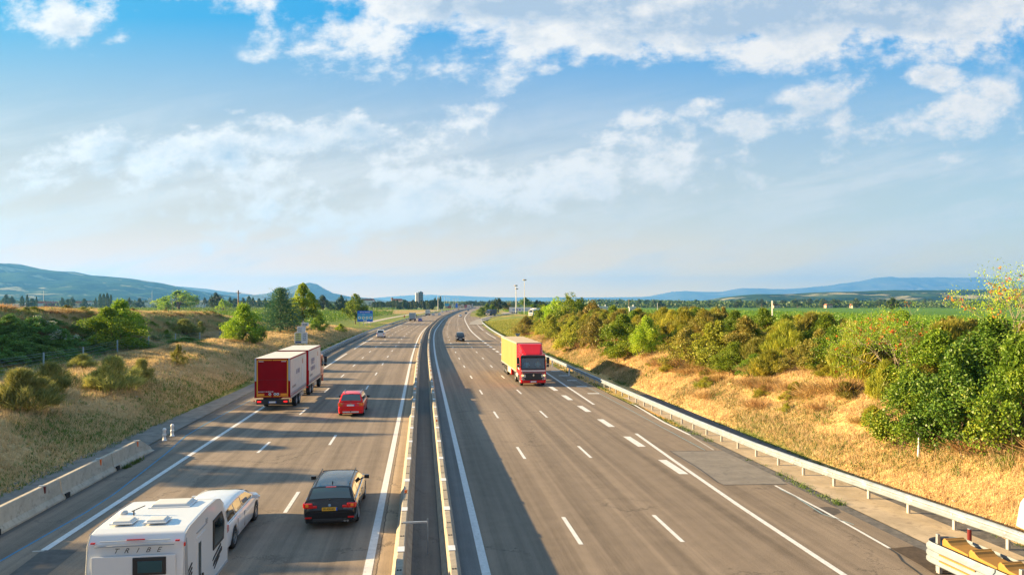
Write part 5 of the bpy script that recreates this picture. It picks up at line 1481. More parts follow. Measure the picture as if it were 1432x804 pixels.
def shape_mesh(kind, seed):
    """unit style plant meshes: (foliage mesh, stem mesh) sized 1 x 1 x 1 in crown"""
    key = (kind, seed)
    if key in PROT: return PROT[key]
    rng = np.random.default_rng(abs(hash(kind)) % 1000 * 0 + seed * 101 + sum(map(ord, kind)))
    if kind == 'broom':        # upright dense wands
        n = 9500
        p, u, cs = crown_points(n, 1.05, 1.05, .86, 46, rng, .25, 0.0, hollow=.16, flat=.72)
        out = u * .35 + np.array([0, 0, 1.0]); out[:, :2] += p[:, :2] * .9; out /= np.linalg.norm(out, axis=1)[:, None]
        V, F = leaf_quads(p, .16 + .10 * (rng.random(len(p)) > .8), .010, rng, outward=out * 1.1)
    elif kind == 'scrub':      # leafy scrub with small leaves
        n = 14000
        p, u, cs = crown_points(n, 1.08, 1.08, .97, 70, rng, .35, 0.0, hollow=.24, flat=.60)
        V, F = leaf_quads(p, .042, .017, rng, up=.3, outward=u * .4 + np.array([0, 0, .3]))
    elif kind == 'leafy':      # dense broad leaves
        n = 21000
        p, u, cs = crown_points(n, 1.08, 1.08, 1.0, 75, rng, .5, 0.0, hollow=.18, flat=.62)
        V, F = leaf_quads(p, .030, .020, rng, outward=u * .5)
    elif kind == 'tree':
        n = 9500
        p, u, cs = crown_points(n, 1.08, 1.08, .80, 44, rng, .45, .20, hollow=.24, flat=.68)
        V, F = leaf_quads(p, .042, .028, rng, outward=u * .3)
    elif kind == 'farhedge':
        n = 2200
        p, u, cs = crown_points(n, 1, 1, .95, 12, rng, .6, 0.02)
        V, F = leaf_quads(p, .085, .06, rng)
    elif kind == 'column':     # poplar / cypress
        n = 3000
        z = rng.random(n) ** .9; r = .5 * np.sin(np.clip(z * .93 + .05, 0, 1) * math.pi) ** .6 * (.6 + .45 * rng.random(n)); t = rng.uniform(0, 2 * math.pi, n)
        p = np.stack([r * np.cos(t), r * np.sin(t), .04 + .96 * z], 1); cs = np.array([[0, 0, .9, .1], [0, 0, .6, .2]])
        V, F = leaf_quads(p, .075, .05, rng, up=.8)
    elif kind == 'tuft':       # dry grass head
        n = 420
        b = rng.normal(size=(n, 3)) * np.array([.20, .20, 0]); d = rng.normal(size=(n, 3)) * .35 + np.array([0, 0, 1.0]); d[:, :2] += b[:, :2] * 1.5
        d /= np.linalg.norm(d, axis=1)[:, None]
        p = b + d * .42; cs = np.zeros((0, 4))
        V, F = leaf_quads(p, .75, .022, rng, outward=d * 4)
    PROT[key] = (V, F, cs)
    return PROT[key]
_MESHC = {}
def plant(kind, seed, mat, pos, w, d, h, name, label, cat='bush', group=None, stems=True, rz=None, stem_r=None, stem_m=None, extra=None, sink=.12):
    key = (kind, seed, mat)
    root = empty(name, (pos[0], pos[1], pos[2] - sink), (RNG.uniform(0, 6.28) if rz is None else rz), label, cat, group)
    root.scale = (w, d, h)
    if key not in _MESHC:
        V, F, cs = shape_mesh(kind, seed)
        fo = npobj('foliage', V, F, LM[mat])
        rng = np.random.default_rng(seed + 5)
        if stems and len(cs):
            tk = kind in ('tree', 'column')
            mb = limbs_mesh(cs, .3, 1.0, rng, .028 if tk else .012, 16, tk)
            st = mb.build('trunk' if tk else 'stems', stem_m or bark, None, fix=False)
        else: st = None
        _MESHC[key] = (fo.data, st.data if st else None, st.name if st else None)
        fo.parent = root
        if st: st.parent = root
        if extra: extra(root)
        return root
    fm, sm_, sn = _MESHC[key]
    fo = bpy.data.objects.new('foliage', fm); COL.objects.link(fo); fo.parent = root
    if sm_: st = bpy.data.objects.new('trunk' if kind in ('tree', 'column') else 'stems', sm_); COL.objects.link(st); st.parent = root
    if extra: extra(root)
    return root
def at(px, py, wpx, hpx, dep=None, grow=1.0):
    """seat a plant where its foot is seen; size from how large it looks from the bridge"""
    g = hit(px, py); s = g.y / 1000
    w = wpx * s * (1.18 if wpx > 30 else 1.05); h = hpx * s * 1.04
    return g, w * grow, (dep * w if dep else w), h

# ---- left bank, individually
def pl(kind, seed, mat, px, py, wpx, hpx, name, label, cat='bush', dep=None, **kw):
    g, w, d, h = at(px, py, wpx, hpx, dep)
    q = Vector((g.x, g.y, 0)).normalized() * d * .17; g = Vector((g.x + q.x, g.y + q.y, 0)); g.z = H(kof(g.x, g.y), g.y)
    return plant(kind, seed, mat, g, w, d, h, name, label, cat, **kw)
pl('broom', 1, 'broom_l', 28, 573, 92, 62, 'broom_bush', 'large rounded broom bush lowest on the left bank at the picture edge')
pl('broom', 2, 'broom_l', 70, 556, 62, 52, 'broom_bush', 'reddish broom bush just behind the large rounded one at the left edge')
pl('broom', 3, 'broom_l', 158, 549, 72, 54, 'broom_bush', 'wide yellow tipped broom bush on the berm above the shoulder barrier')
pl('broom', 1, 'broom_l', 198, 540, 40, 42, 'broom_bush', 'smaller broom bush touching the right side of the wide yellow tipped one')
pl('broom', 2, 'broom_l', 116, 516, 34, 24, 'broom_bush', 'low grey green broom tuft below the second fence post')
pl('scrub', 1, 'rust', 250, 513, 26, 34, 'twiggy_bush', 'sparse twiggy bush alone on the berm left of the lorry')
pl('leafy', 1, 'green', 152, 492, 82, 62, 'leafy_bush', 'big green bush with sunlit yellow top behind the fence on the left bank')
pl('leafy', 2, 'bright', 168, 478, 62, 56, 'leafy_bush', 'sunlit yellow green crown growing behind the big green bush')
pl('leafy', 3, 'bright', 340, 480, 54, 54, 'leafy_bush', 'bright yellow bush left of the dark conifer')
pl('scrub', 2, 'green', 352, 482, 34, 36, 'leafy_bush', 'darker green shoot cluster at the foot of the bright yellow bush')
pl('broom', 3, 'broom_l', 257, 470, 44, 26, 'broom_bush', 'dark olive long bush on the upper left bank slope')
pl('broom', 1, 'broom_l', 280, 468, 20, 20, 'broom_bush', 'small round bush at the right end of the long dark olive one')
pl('scrub', 3, 'green', 233, 476, 18, 16, 'small_bush', 'small fresh green bush below the long dark olive one')
rr0 = np.random.default_rng(17)
for i, (px, py, w, h, lab) in enumerate(((15, 500, 60, 34, 'bramble thicket at the left picture edge above the broom bushes'), (48, 478, 66, 34, 'bramble thicket with white blossom in the middle of the left bank'),
        (85, 496, 60, 36, 'bramble thicket with white blossom just left of the fence post pair'), (62, 508, 60, 26, 'low bramble patch directly behind the left fence post'),
        (128, 492, 50, 22, 'bramble thicket at the foot of the big green bush'), (12, 470, 50, 30, 'upper bramble thicket at the left picture edge'), (105, 478, 40, 24, 'small bramble patch beside the sunken dry strip'),
        (195, 490, 50, 18, 'low bramble patch along the fence right of the big green bush'), (262, 482, 60, 12, 'low green creeper patch along the farther fence posts'))):
    def bl(root, i=i):
        if i in (1, 2, 4):
            V, F, cs = shape_mesh('scrub', 5 + i); rng = np.random.default_rng(i)
            q = V.reshape(-1, 4, 3); z = q[:, 0, 2]; sel = (z > .55) & (fbm(q[:, 0, 0] * 9, q[:, 0, 1] * 9, 1.0, 3 + i) > .54) & (rng.random(len(z)) < .5)
            qq = q[sel]; c_ = qq.mean(1, keepdims=True); qq = (qq - c_) * 1.1 + c_ + np.array([0, 0, .03])
            npobj('blossom', qq.reshape(-1, 3), np.arange(qq.shape[0] * 4).reshape(-1, 4), LM['blossom'], root)
    pl('scrub', 5 + i % 4 if i not in (1, 2, 4) else 5 + i, 'bramble', px, py, w, h, 'bramble_bush', lab, extra=bl)
for i in range(34):
    px = rr0.uniform(-10, 150); py = rr0.uniform(455, 508) if px < 110 else rr0.uniform(480, 500)
    g_ = hit(px, py); s = rr0.uniform(1.2, 2.4)
    plant('scrub', 5 + i % 3, 'bramble', g_, s * 2.0, s * 2.0, s * .62, 'bramble_bush', 'low dark bramble bush of the thicket on the left bank', 'bush', 'low dark brambles on the left bank')
for i, (px, py, w, h, lab) in enumerate(((250, 436, 54, 30, 'pale green sapling cluster on the ridge under the hill slope'), (232, 437, 26, 16, 'low pale shrub at the left foot of the ridge sapling cluster'), (312, 438, 22, 20, 'slender pale sapling on the ridge beside the wooden pole'))):
    pl('tree', 1 + i, 'bright', px, py, w, h, 'ridge_sapling', lab, 'sapling')
# ridge scrub
rr = np.random.default_rng(3)
for i in range(190):
    Y = 34 + 150 * rr.random() ** 1.2; k = -rr.uniform(36.5, 46) if i % 2 else -rr.uniform(42, 45.5)
    z = H(k, Y)
    if z < 2: continue
    dry = rr.random() < .55
    s = rr.uniform(.5, 1.2)
    if dry: plant('tuft', 1 + i % 3, 'dry', P(k, Y, z), s * 1.9, s * 1.9, s * .9, 'dry_grass_clump', 'clump of dry straw coloured grass on the left ridge', 'grass clump', 'dry grass clumps on the left ridge', stems=False)
    else: plant('scrub', 1 + i % 3, ('rust', 'broom_l')[i % 2], P(k, Y, z), s * 2.2, s * 2.0, s * .95, 'ridge_bush', 'low scrubby bush on the left ridge', 'bush', 'low bushes on the left ridge')
for i in range(90):
    Y = 24 + 150 * rr.random() ** 1.3; k = -rr.uniform(24.5, 33)
    s = rr.uniform(.35, .8)
    plant('tuft', 1 + i % 3, 'dry', P(k, Y, H(k, Y)), s * 2.0, s * 2.0, s * .8, 'dry_grass_clump', 'clump of dry grass on the left berm beside the fence', 'grass clump', 'dry grass clumps on the left berm', stems=False)
for i in range(230):
    Y = 36 + 140 * rr.random() ** 1.15; k = -rr.uniform(33, 46)
    z = H(k, Y)
    if z < 1.2: continue
    s = rr.uniform(.45, 1.0); w_ = rr.random()
    if w_ < .45: plant('tuft', 1 + i % 3, 'dry', P(k, Y, z), s * 2.2, s * 2.2, s * .85, 'dry_grass_clump', 'clump of dry grass on the upper slope of the left bank', 'grass clump', 'dry grass clumps on the upper left slope', stems=False)
    elif w_ < .8: plant('broom', 1 + i % 3, 'broom_r', P(k, Y, z), s * 2.4, s * 2.2, s * .85, 'slope_bush', 'golden olive bush on the upper slope of the left bank', 'bush', 'golden olive bushes on the upper left slope')
    else: plant('scrub', 1 + i % 3, 'green', P(k, Y, z), s * 2.4, s * 2.2, s * .8, 'slope_bush', 'small green bush on the upper slope of the left bank', 'bush', 'small green bushes on the upper left slope')
# tall trees on the ridge outside the view on the left: their shadows streak the lanes
for i, (k, Y, h, w) in enumerate(((-44, 25.0, 4.6, 4.0), (-43, 36, 4.3, 5.5), (-44, 47, 5.2, 3.0), (-43.5, 52, 4.9, 2.6), (-43.5, 59, 5.0, 3.6), (-44, 7, 5.0, 7), (-43, 15, 4.2, 6))):
    plant('tree', 1 + i % 3, 'green', P(k, Y, H(k, Y)), w, w, h, 'ridge_tree', 'tree on the left ridge whose shadow streaks the lanes', 'tree', 'trees on the left ridge beyond the picture edge')

# conifer with tiers
def conifer(pos, w, h, label):
    rng = np.random.default_rng(12); root = empty('conifer_tree', pos, 0, label, 'tree')
    P_, O_ = [], []
    for i in range(190):
        z = .10 + .88 * (i / 190) ** 1.05; R_ = (1 - z) ** .72 * .56 * rng.uniform(.62, 1.15) + .02; t = i * 2.399
        n = int(34 + 150 * R_)
        s = rng.random(n) ** .6
        x = math.cos(t) * R_ * s; y = math.sin(t) * R_ * s
        spread = .018 + .040 * s
        p_ = np.stack([x + rng.normal(size=n) * spread, y + rng.normal(size=n) * spread, z - .10 * s * R_ * 2 + .12 * s**3 * R_ + rng.normal(size=n) * .014], 1)
        P_.append(p_); O_.append(np.tile(np.array([math.cos(t), math.sin(t), .35]), (n, 1)))
    p_ = np.concatenate(P_); o_ = np.concatenate(O_)
    p_ = p_ * np.array([w, w, h])
    V, F = leaf_quads(p_, .34, .11, rng, outward=o_ * 1.2)
    npobj('crown', V, F, LM['conifer'], root)
    mb = MB(); mb.tube((0, 0, -.3), (0, 0, h * .93), .22, .04, 10)
    for i in range(40):
        z = .12 + .8 * i / 40; t = i * 2.399; R_ = (1 - z) ** .72 * .5 * w
        mb.tube((0, 0, z * h), (math.cos(t) * R_, math.sin(t) * R_, z * h - .05 * R_), .05, .012, 5, cap=False)
    mb.build('trunk', bark, root, fix=False)
g = hit(412, 470); g2_ = g
conifer(P(-26.5, 132, H(-26.5, 132)), 9.6, 8.5, 'dark blue green conifer behind the white price sign')
def big_tree(pos, w, h, label, mat='green', seed=3, name='broadleaf_tree', n=26000, leaf=.22, lobes=34, z0=.18, cat='tree', lean=(0, 0), shape=None, hollow=.15, shell=.5, stem=None, stem_r=.2):
    rng = np.random.default_rng(seed); root = empty(name, pos, 0, label, cat)
    p_, u, cs = crown_points(n, w, w, h * (1 - z0), int(lobes * 2.2), rng, shell, h * z0, hollow=hollow + .10, flat=.62)
    if shape is not None:
        f = shape(np.clip(p_[:, 2] / h, 0, 1)); p_[:, 0] *= f; p_[:, 1] *= f
        fc = shape(np.clip(cs[:, 2] / h, 0, 1)); cs[:, 0] *= fc; cs[:, 1] *= fc
    V, F = leaf_quads(p_, leaf, leaf * .7, rng, outward=u * .3)
    npobj('crown', V, F, LM[mat], root)
    limbs_mesh(cs, h * .3, h, rng, stem_r, 20, True, lean).build('trunk', stem or bark, root, fix=False)
    return root
shp = lambda z: .55 + .75 * np.sin(np.clip(z, 0, 1) * math.pi * .92) ** .8 * (1.05 - .45 * z)
big_tree(P(-23.8, 140, H(-23.8, 140)), 6.2, 10.4, 'tall yellow green tree right of the dark conifer', 'bright', 5, n=30000, leaf=.24, shape=shp)
plant('leafy', 2, 'green', P(-22.2, 150, H(-22.2, 150)), 4.6, 4.2, 3.6, 'leafy_bush', 'low green bush at the right foot of the tall yellow green tree')
plant('leafy', 3, 'bright', P(-19.8, 166, H(-19.8, 166)), 3.2, 3.0, 2.2, 'leafy_bush', 'small yellow bush on the slope edge right of the tall tree')
big_tree(Vector(((497 - 716) * .268, 268, 0)), 12.0, 11.6, 'spreading green tree behind the blue service sign', 'green', 8, n=26000, leaf=.34, z0=.12)
# fence posts and wires
fp = empty('wire_fence', hit(187.8, 497), 0, 'wire fence with pale blue grey posts along the hollow of the left bank', 'fence')
fy = [46, 53, 60, 67, 74.5, 83, 92, 102, 112, 124, 137, 150, 163]
tops = []
for y in fy:
    k = -31.8; z = H(k, y); mb = MB(); mb.box((0, 0, .72), (.09, .09, 1.5)); o = mb.build('post', pmat('fence_post_blue', (.30, .42, .50), .6), fp); o.location = P(k, y, z) - fp.location
    tops.append(P(k, y, z))
mb = MB()
for a, b_ in zip(tops, tops[1:]):
    for zz in (.3, .6, .9, 1.2, 1.4): mb.tube(a + Vector((0, 0, zz)) - fp.location, b_ + Vector((0, 0, zz)) - fp.location, .009, n=4, cap=False)
mb.build('wire', galv_d, fp, fix=False)

# ---- right bank
rg = np.random.default_rng(21)
g = hit(1345, 640)
# big broadleaf thicket at the right edge: several leafy bushes
for i, (px, py, w, h, m, lab) in enumerate(((1275, 632, 100, 112, 'green', 'dark leafy bush directly behind the small white marker post'), (1345, 642, 130, 150, 'dark', 'largest dark glossy bush at the right edge above the dry slope'),
        (1425, 640, 120, 165, 'green', 'fresh green bush cut by the right picture edge'), (1310, 560, 110, 95, 'green', 'leafy bush with yellow leaves above the marker post bush'), (1390, 545, 120, 95, 'dark', 'tall dark bush behind the bushes at the right edge'), (1455, 560, 90, 110, 'green', 'leafy bush beyond the right picture edge'))):
    pl('leafy', 1 + i % 3, m, px, py, w, h, 'leafy_bush', lab)
big = [ (872, 503, 70, 62, 'leafy', 'green', 'glossy bright green bush standing alone where the shadowed slope begins'), (905, 500, 50, 56, 'leafy', 'bright', 'yellow green bush leaning on the glossy bright green one'),
        (960, 520, 70, 62, 'scrub', 'rust', 'rust brown scrub bush in the middle of the right bank'), (1000, 516, 90, 66, 'scrub', 'broom_r', 'wide olive bush low on the right bank'),
        (1045, 500, 80, 56, 'scrub', 'rust', 'brownish bush below the thin white pole'), (1100, 505, 60, 60, 'broom', 'broom_r', 'yellow broom bush with straw tips right of the white pole'),
        (1150, 520, 70, 62, 'scrub', 'rust', 'brown scrub bush with bare twigs near the orange grass'), (1195, 535, 70, 85, 'broom', 'broom_r', 'tall green broom bush left of the dark thicket'),
        (1238, 560, 50, 60, 'broom', 'broom_r', 'broom bush squeezed against the left of the dark thicket'),
        (770, 478, 46, 40, 'scrub', 'broom_r', 'green bush at the left end of the right bank scrub'), (800, 492, 50, 44, 'scrub', 'broom_r', 'olive bush above the red truck trailer'),
        (735, 470, 36, 30, 'scrub', 'rust', 'brown bush beside the meadow left of the trailer'), (834, 490, 50, 50, 'scrub', 'rust', 'ochre bush between the trailer and the glossy green bush')]
for i, (px, py, w, h, kd, m, lab) in enumerate(big):
    pl(kd, 1 + i % 3, m, px, py, w, h, 'bank_bush', lab)
# the rest of the continuous scrub
cnt = 0
for i in range(400):
    Y = 22 + 205 * rg.random() ** 1.35
    lo = np.interp(Y, [22, 30, 45, 60, 100, 150, 230], [23.8, 23.8, 23.9, 23.4, 22.8, 23.5, 28])
    k = lo + .6 + rg.random() ** .9 * 10.5
    z = H(k, Y); s = rg.uniform(.95, 1.75) * (1.0 if Y < 120 else 1.2)
    if Y < 42 and k < 28 : s *= .8
    kd = ('broom', 'scrub', 'scrub', 'broom')[i % 4]; m = ('broom_r', 'rust', 'broom_r', 'broom_r', 'green', 'broom_r', 'rust')[int(rg.integers(0, 7))]
    if m == 'dry': kd = 'broom'
    if m == 'green': kd = 'leafy'
    gname = {'broom_r': ('golden green broom bush in the scrub on the right bank', 'golden green bushes in the right bank scrub'), 'rust': ('rusty brown bush in the scrub on the right bank', 'rusty brown bushes in the right bank scrub'),
             'green': ('green leafy bush in the scrub on the right bank', 'green leafy bushes in the right bank scrub'), 'dry': ('dry straw coloured bush in the scrub on the right bank', 'dry bushes in the right bank scrub')}[m]
    plant(kd, 1 + i % 3, m, P(k, Y, z), s * 2.4, s * 2.3, s * (1.85 if k > lo + 3 else 1.5) * (.75 if m == 'dry' else 1), 'scrub_bush', gname[0], 'bush', gname[1])
for i in range(170):
    Y = 22 + 160 * rg.random() ** 1.5
    lo = np.interp(Y, [22, 30, 45, 60, 100, 150, 230], [23.6, 23.6, 23.4, 22.8, 22.3, 23, 27.5])
    k = lo + rg.normal() * .8 + (rg.random() < .4) * rg.uniform(0, 5); z = H(k, Y); s = rg.uniform(.45, .95)
    if i % 2: plant('tuft', 1 + i % 3, 'dry', P(k, Y, z), s * 2.2, s * 2.2, s * 1.25, 'dry_grass_clump', 'clump of dry golden grass along the scrub on the right bank', 'grass clump', 'dry grass clumps along the right bank scrub', stems=False)
    else: plant('broom' if i % 4 else 'scrub', 1 + i % 3, ('broom_r', 'rust')[i % 3 == 0], P(k, Y, z), s * 2.0, s * 2.0, s * 1.2, 'young_bush', 'young bush at the ragged lower edge of the scrub on the right bank', 'bush', 'young bushes at the lower edge of the right bank scrub')
# sparse small leaved trees with orange pods
def pod_tree(pos, w, h, label, seed):
    rng = np.random.default_rng(seed); root = empty('pod_tree', pos, 0, label, 'tree')
    segs = []; tips = []
    def grow(p, d, l, r, lev):
        q = p + d * l; segs.append((p, q, r, r * .7))
        if lev == 0: tips.append(q); return
        for i in range(3 if lev > 1 else 2):
            nd = (d + Vector(rng.normal(size=3)) * .42 + Vector((0, 0, .08))); nd.normalize()
            nd = Vector((nd.x * w / h * 1.6, nd.y * w / h * 1.6, nd.z)).normalized()
            grow(q, nd, l * rng.uniform(.66, .86), r * .62, lev - 1); 
            if lev < 3: tips.append(q.lerp(q + nd * l * .6, rng.random()))
    for i in range(4):
        d = Vector((rng.normal() * .35 * w / h, rng.normal() * .35 * w / h, 1)).normalized()
        grow(Vector((rng.normal() * .1, rng.normal() * .1, -.2)), d, h * .30, .032, 4)
    mb = MB()
    for a, b_, r0, r1 in segs: mb.tube(a, b_, r0, r1, 5, cap=False)
    mb.build('branches', bark_pale, root, fix=False)
    tp = np.array([tuple(t) for t in tips]); idx = rng.integers(0, len(tp), len(tp) * 13)
    pp = tp[idx] + rng.normal(size=(len(idx), 3)) * .24
    V, F = leaf_quads(pp, .10, .045, rng); npobj('foliage', V, F, LM['bright'], root)
    idx = rng.integers(0, len(tp), 70); pc = tp[idx]
    pp = np.repeat(pc, 7, 0) + rng.normal(size=(70 * 7, 3)) * .07
    V, F = leaf_quads(pp, .13, .07, rng); npobj('pods', V, F, LM['orange'], root)
g = P(26.5, 36); pod_tree(P(26.2, 39, H(26.2, 39)), 3.4, 4.6, 'sparse tree with orange pods rising above the scrub on the right', 2)
pod_tree(P(29.5, 35, H(29.5, 35)), 4.2, 5.6, 'taller sparse tree with orange pods at the right picture edge', 9)
pod_tree(P(27.8, 43.5, H(27.8, 43.5)), 3.0, 3.9, 'slighter sparse tree with orange pods between the two others', 14)
# taller trees over the scrub beside the service area
for i, (px, Y, ptop, w, m, lab) in enumerate(((797, 150, 410, 9.5, 'green', 'tall green tree standing above the scrub right of the parked trailer'), (778, 160, 414, 8, 'bright', 'sunlit yellow green tree left of the tall green one'),
        (828, 140, 420, 6, 'rust', 'brownish tree at the right end of the tree group'), (812, 165, 416, 7, 'dark', 'dark round tree behind the brownish one'), (760, 175, 424, 6, 'green', 'small green tree at the left end of the tree group'))):
    X = (px - 716) / 1000 * Y; k = kof(X, Y); z = H(k, Y); h = (CAMZ - (ptop - 424) / 1000 * Y) - z
    big_tree((X, Y, z), w, h, lab, m, 40 + i, n=15000, leaf=.26, z0=.08)
for i, (px, Y, ptop, wp, m, lab) in enumerate(((697, 520, 416, 20, 'far', 'round dark tree behind the exit ramp'), (735, 560, 415, 17, 'green', 'sunlit tree behind the parked trailer on the left'), (752, 560, 419, 18, 'far', 'darker tree behind the parked trailer on the right'),
        (712, 540, 423, 12, 'rust', 'small brownish tree between the round dark tree and the trailer'), (748, 500, 424, 26, 'green', 'low wide tree hidden partly by the parked trailer'))):
    X = (px - 716) / 1000 * Y; k = kof(X, Y); z = H(k, Y); h = (CAMZ - (ptop - 424) / 1000 * Y) - z
    plant('tree', 1 + i % 3, m, (X, Y, z), wp * Y / 1000 * 1.5, wp * Y / 1000 * 1.5, h, 'service_area_tree', lab, 'tree')
for i, (px, py, wp, hp, lab) in enumerate(((669, 442.5, 18, 14, 'leftmost round clipped bush beside the exit nose'), (677, 442.0, 22, 18, 'second round bush beside the exit nose'), (685, 441.2, 18, 15, 'third round bush nearest the dark blue truck'))):
    c_ = ray(px, py); s = c_.y / 1000
    plant('leafy', 1 + i, 'green', (c_.x + 1.5, c_.y + 2, H(kof(c_.x, c_.y), c_.y)), wp * s, wp * s, hp * s, 'round_bush', lab)

# ---- grass and weeds on the slopes
def grass(name, n, kr, yr, hgt, wid, mat, seed, pick=None, power=1.5, label=None):
    rng = np.random.default_rng(seed)
    y = yr[0] + (yr[1] - yr[0]) * rng.random(n) ** power; k = rng.uniform(kr[0], kr[1], n)
    if pick is not None:
        s = pick(k, y, rng); k, y = k[s], y[s]
    n = len(k)
    rep = 4; k = np.repeat(k, rep) + rng.normal(size=n * rep) * .06; y = np.repeat(y, rep) + rng.normal(size=n * rep) * .06
    z = ground_h(k, y); x = C(y) + k; m = n * rep
    sc = (1 + y / 60)[:, None]
    d = rng.normal(size=(m, 3)) * .55 + np.array([0, 0, 1.0]); d /= np.linalg.norm(d, axis=1)[:, None]
    s_ = rng.normal(size=(m, 3)) * np.array([1, 1, .1]); s_ /= np.linalg.norm(s_, axis=1)[:, None]
    h = hgt * rng.uniform(.4, 1.3, m)[:, None] * (1 + y / 150)[:, None]; w = wid * sc
    b = np.stack([x, y, z - .02], 1)
    V = np.stack([b - s_ * w / 2, b + s_ * w / 2, b + d * h], 1).reshape(-1, 3)
    F = np.arange(3 * m).reshape(m, 3)
    return tag(npobj(name, V, F, mat), label, 'grass', kind='stuff')
strawm = leafmat('straw_blades', [(.40, .27, .12), (.54, .39, .19), (.66, .49, .26), (.74, .60, .37)], .3)
straw_lm = leafmat('straw_blades_pale', [(.34, .24, .11), (.48, .36, .17), (.60, .46, .24), (.66, .54, .33)], .3)
weedm = leafmat('weed_blades', [(.05, .10, .015), (.09, .16, .02), (.14, .21, .03), (.20, .24, .04)], .35)
grass('dry_grass', 90000, (19.7, 29), (20, 150), .22, .015, strawm, 1, power=1.7, label='dry golden grass covering the sunlit slope on the right')
grass('green_weeds', 26000, (19.4, 23.5), (20, 140), .15, .02, weedm, 2, lambda k, y, r: (fbm(k, y * .6, .35, 3) + .12 * (22.5 - k) / 2 > .56), label='green weeds along the foot of the right slope')
grass('green_weeds', 16000, (20.5, 28), (20, 100), .20, .03, weedm, 5, lambda k, y, r: fbm(k, y, .9, 77) > .64, label='scattered green weed tufts on the dry right slope')
grass('roadside_weeds', 2600, (16.2, 17.3), (28, 110), .13, .02, weedm, 6, lambda k, y, r: (k < 16.55 + .006 * y) & (k > 15.95 + .006 * y) & (fbm(k, y, .5, 4) > .50), label='weeds growing along the right edge of the asphalt under the guardrail')
grass('dry_grass', 80000, (-36, -17.2), (26, 190), .22, .026, straw_lm, 3, power=1.4, label='pale dry grass covering the left bank')
grass('green_weeds', 20000, (-24, -17.0), (26, 170), .14, .03, weedm, 4, lambda k, y, r: (fbm(k, y * .6, .35, 3) + .10 * (k + 21) / 2 > .50), label='green weeds along the foot of the left bank')
grass('dry_grass', 36000, (-50, -36), (34, 190), .34, .025, straw_lm, 8, power=1.2, label='tall dry grass on the upper left ridge')
grass('barrier_weeds', 70, (-14.38, -14.1), (34.2, 36.2), .18, .025, weedm, 9, label='tuft of green weeds at the foot of the shoulder barrier')
grass('meadow_grass', 15000, (18.5, 34), (120, 300), .22, .03, leafmat('meadow_blades', [(.10, .14, .02), (.17, .21, .03), (.26, .26, .05), (.36, .30, .08)], .35), 10, power=1.0, label='yellow green meadow between the guardrail and the scrub')

grass('green_weeds', 30000, (-45, -31), (34, 185), .30, .03, LM['bramble'], 15, lambda k, y, r: fbm(k * .8, y, .22, 55) > .52, power=1.2, label='green weeds in patches over the upper left bank')
grass('dry_grass', 24000, (-45, -31), (34, 185), .32, .03, straw_lm, 16, lambda k, y, r: fbm(k * .8, y, .22, 55) < .52, power=1.2, label='pale dry grass over the upper left bank')

grass('green_weeds', 12000, (-30, -17.2), (26, 150), .17, .035, LM['bramble'], 25, lambda k, y, r: fbm(k, y, 1.1, 91) > .60, label='dark green weed tufts dotted over the dry left berm')
# ------------------------------------------------------------------ far fields, orchards, buildings, hills
def crop_rows(name, k0, k1, y0, y1, dk, h, w, mat, label, seed, n, along=True, zbase=None):
    """low hedge like crop rows of leaves"""
    rng = np.random.default_rng(seed)
    y = y0 + (y1 - y0) * rng.random(n) ** 1.3; row = rng.integers(0, max(1, int((k1 - k0) / dk)), n)
    k = k0 + row * dk + rng.normal(size=n) * w * .3
    z = ground_h(k, y) + h * rng.random(n) ** .7 * (.75 + .5 * vnoise(row * 3.7, y, .35, 5))
    p_ = np.stack([C(y) + k, y, z], 1)
    s = .16 + y / 1400
    V, F = leaf_quads(p_, s * 1.5, s, rng)
    return tag(npobj(name, V, F, mat), label, 'crop', kind='stuff')
crop_rows('vineyard_rows', 44, 250, 70, 700, 3.0, 1.5, 1.3, leafmat('vine_leaves', [(.05, .12, .010), (.09, .19, .012), (.14, .25, .016), (.19, .29, .02)], .35), 'green rows of low crops on the plain beyond the right bank', 1, 90000)
crop_rows('orchard_rows', -150, -31, 215, 520, 6.0, 2.6, 3.2, leafmat('orchard_leaves', [(.04, .10, .010), (.08, .16, .014), (.13, .21, .02), (.19, .25, .03)], .35), 'green orchard rows on the plain beyond the left bank', 2, 60000)
crop_rows('orchard_rows', -420, -70, 330, 900, 9.0, 2.8, 4.0, leafmat('orchard_leaves', []), 'farther orchard rows beyond the left ridge', 4, 50000)

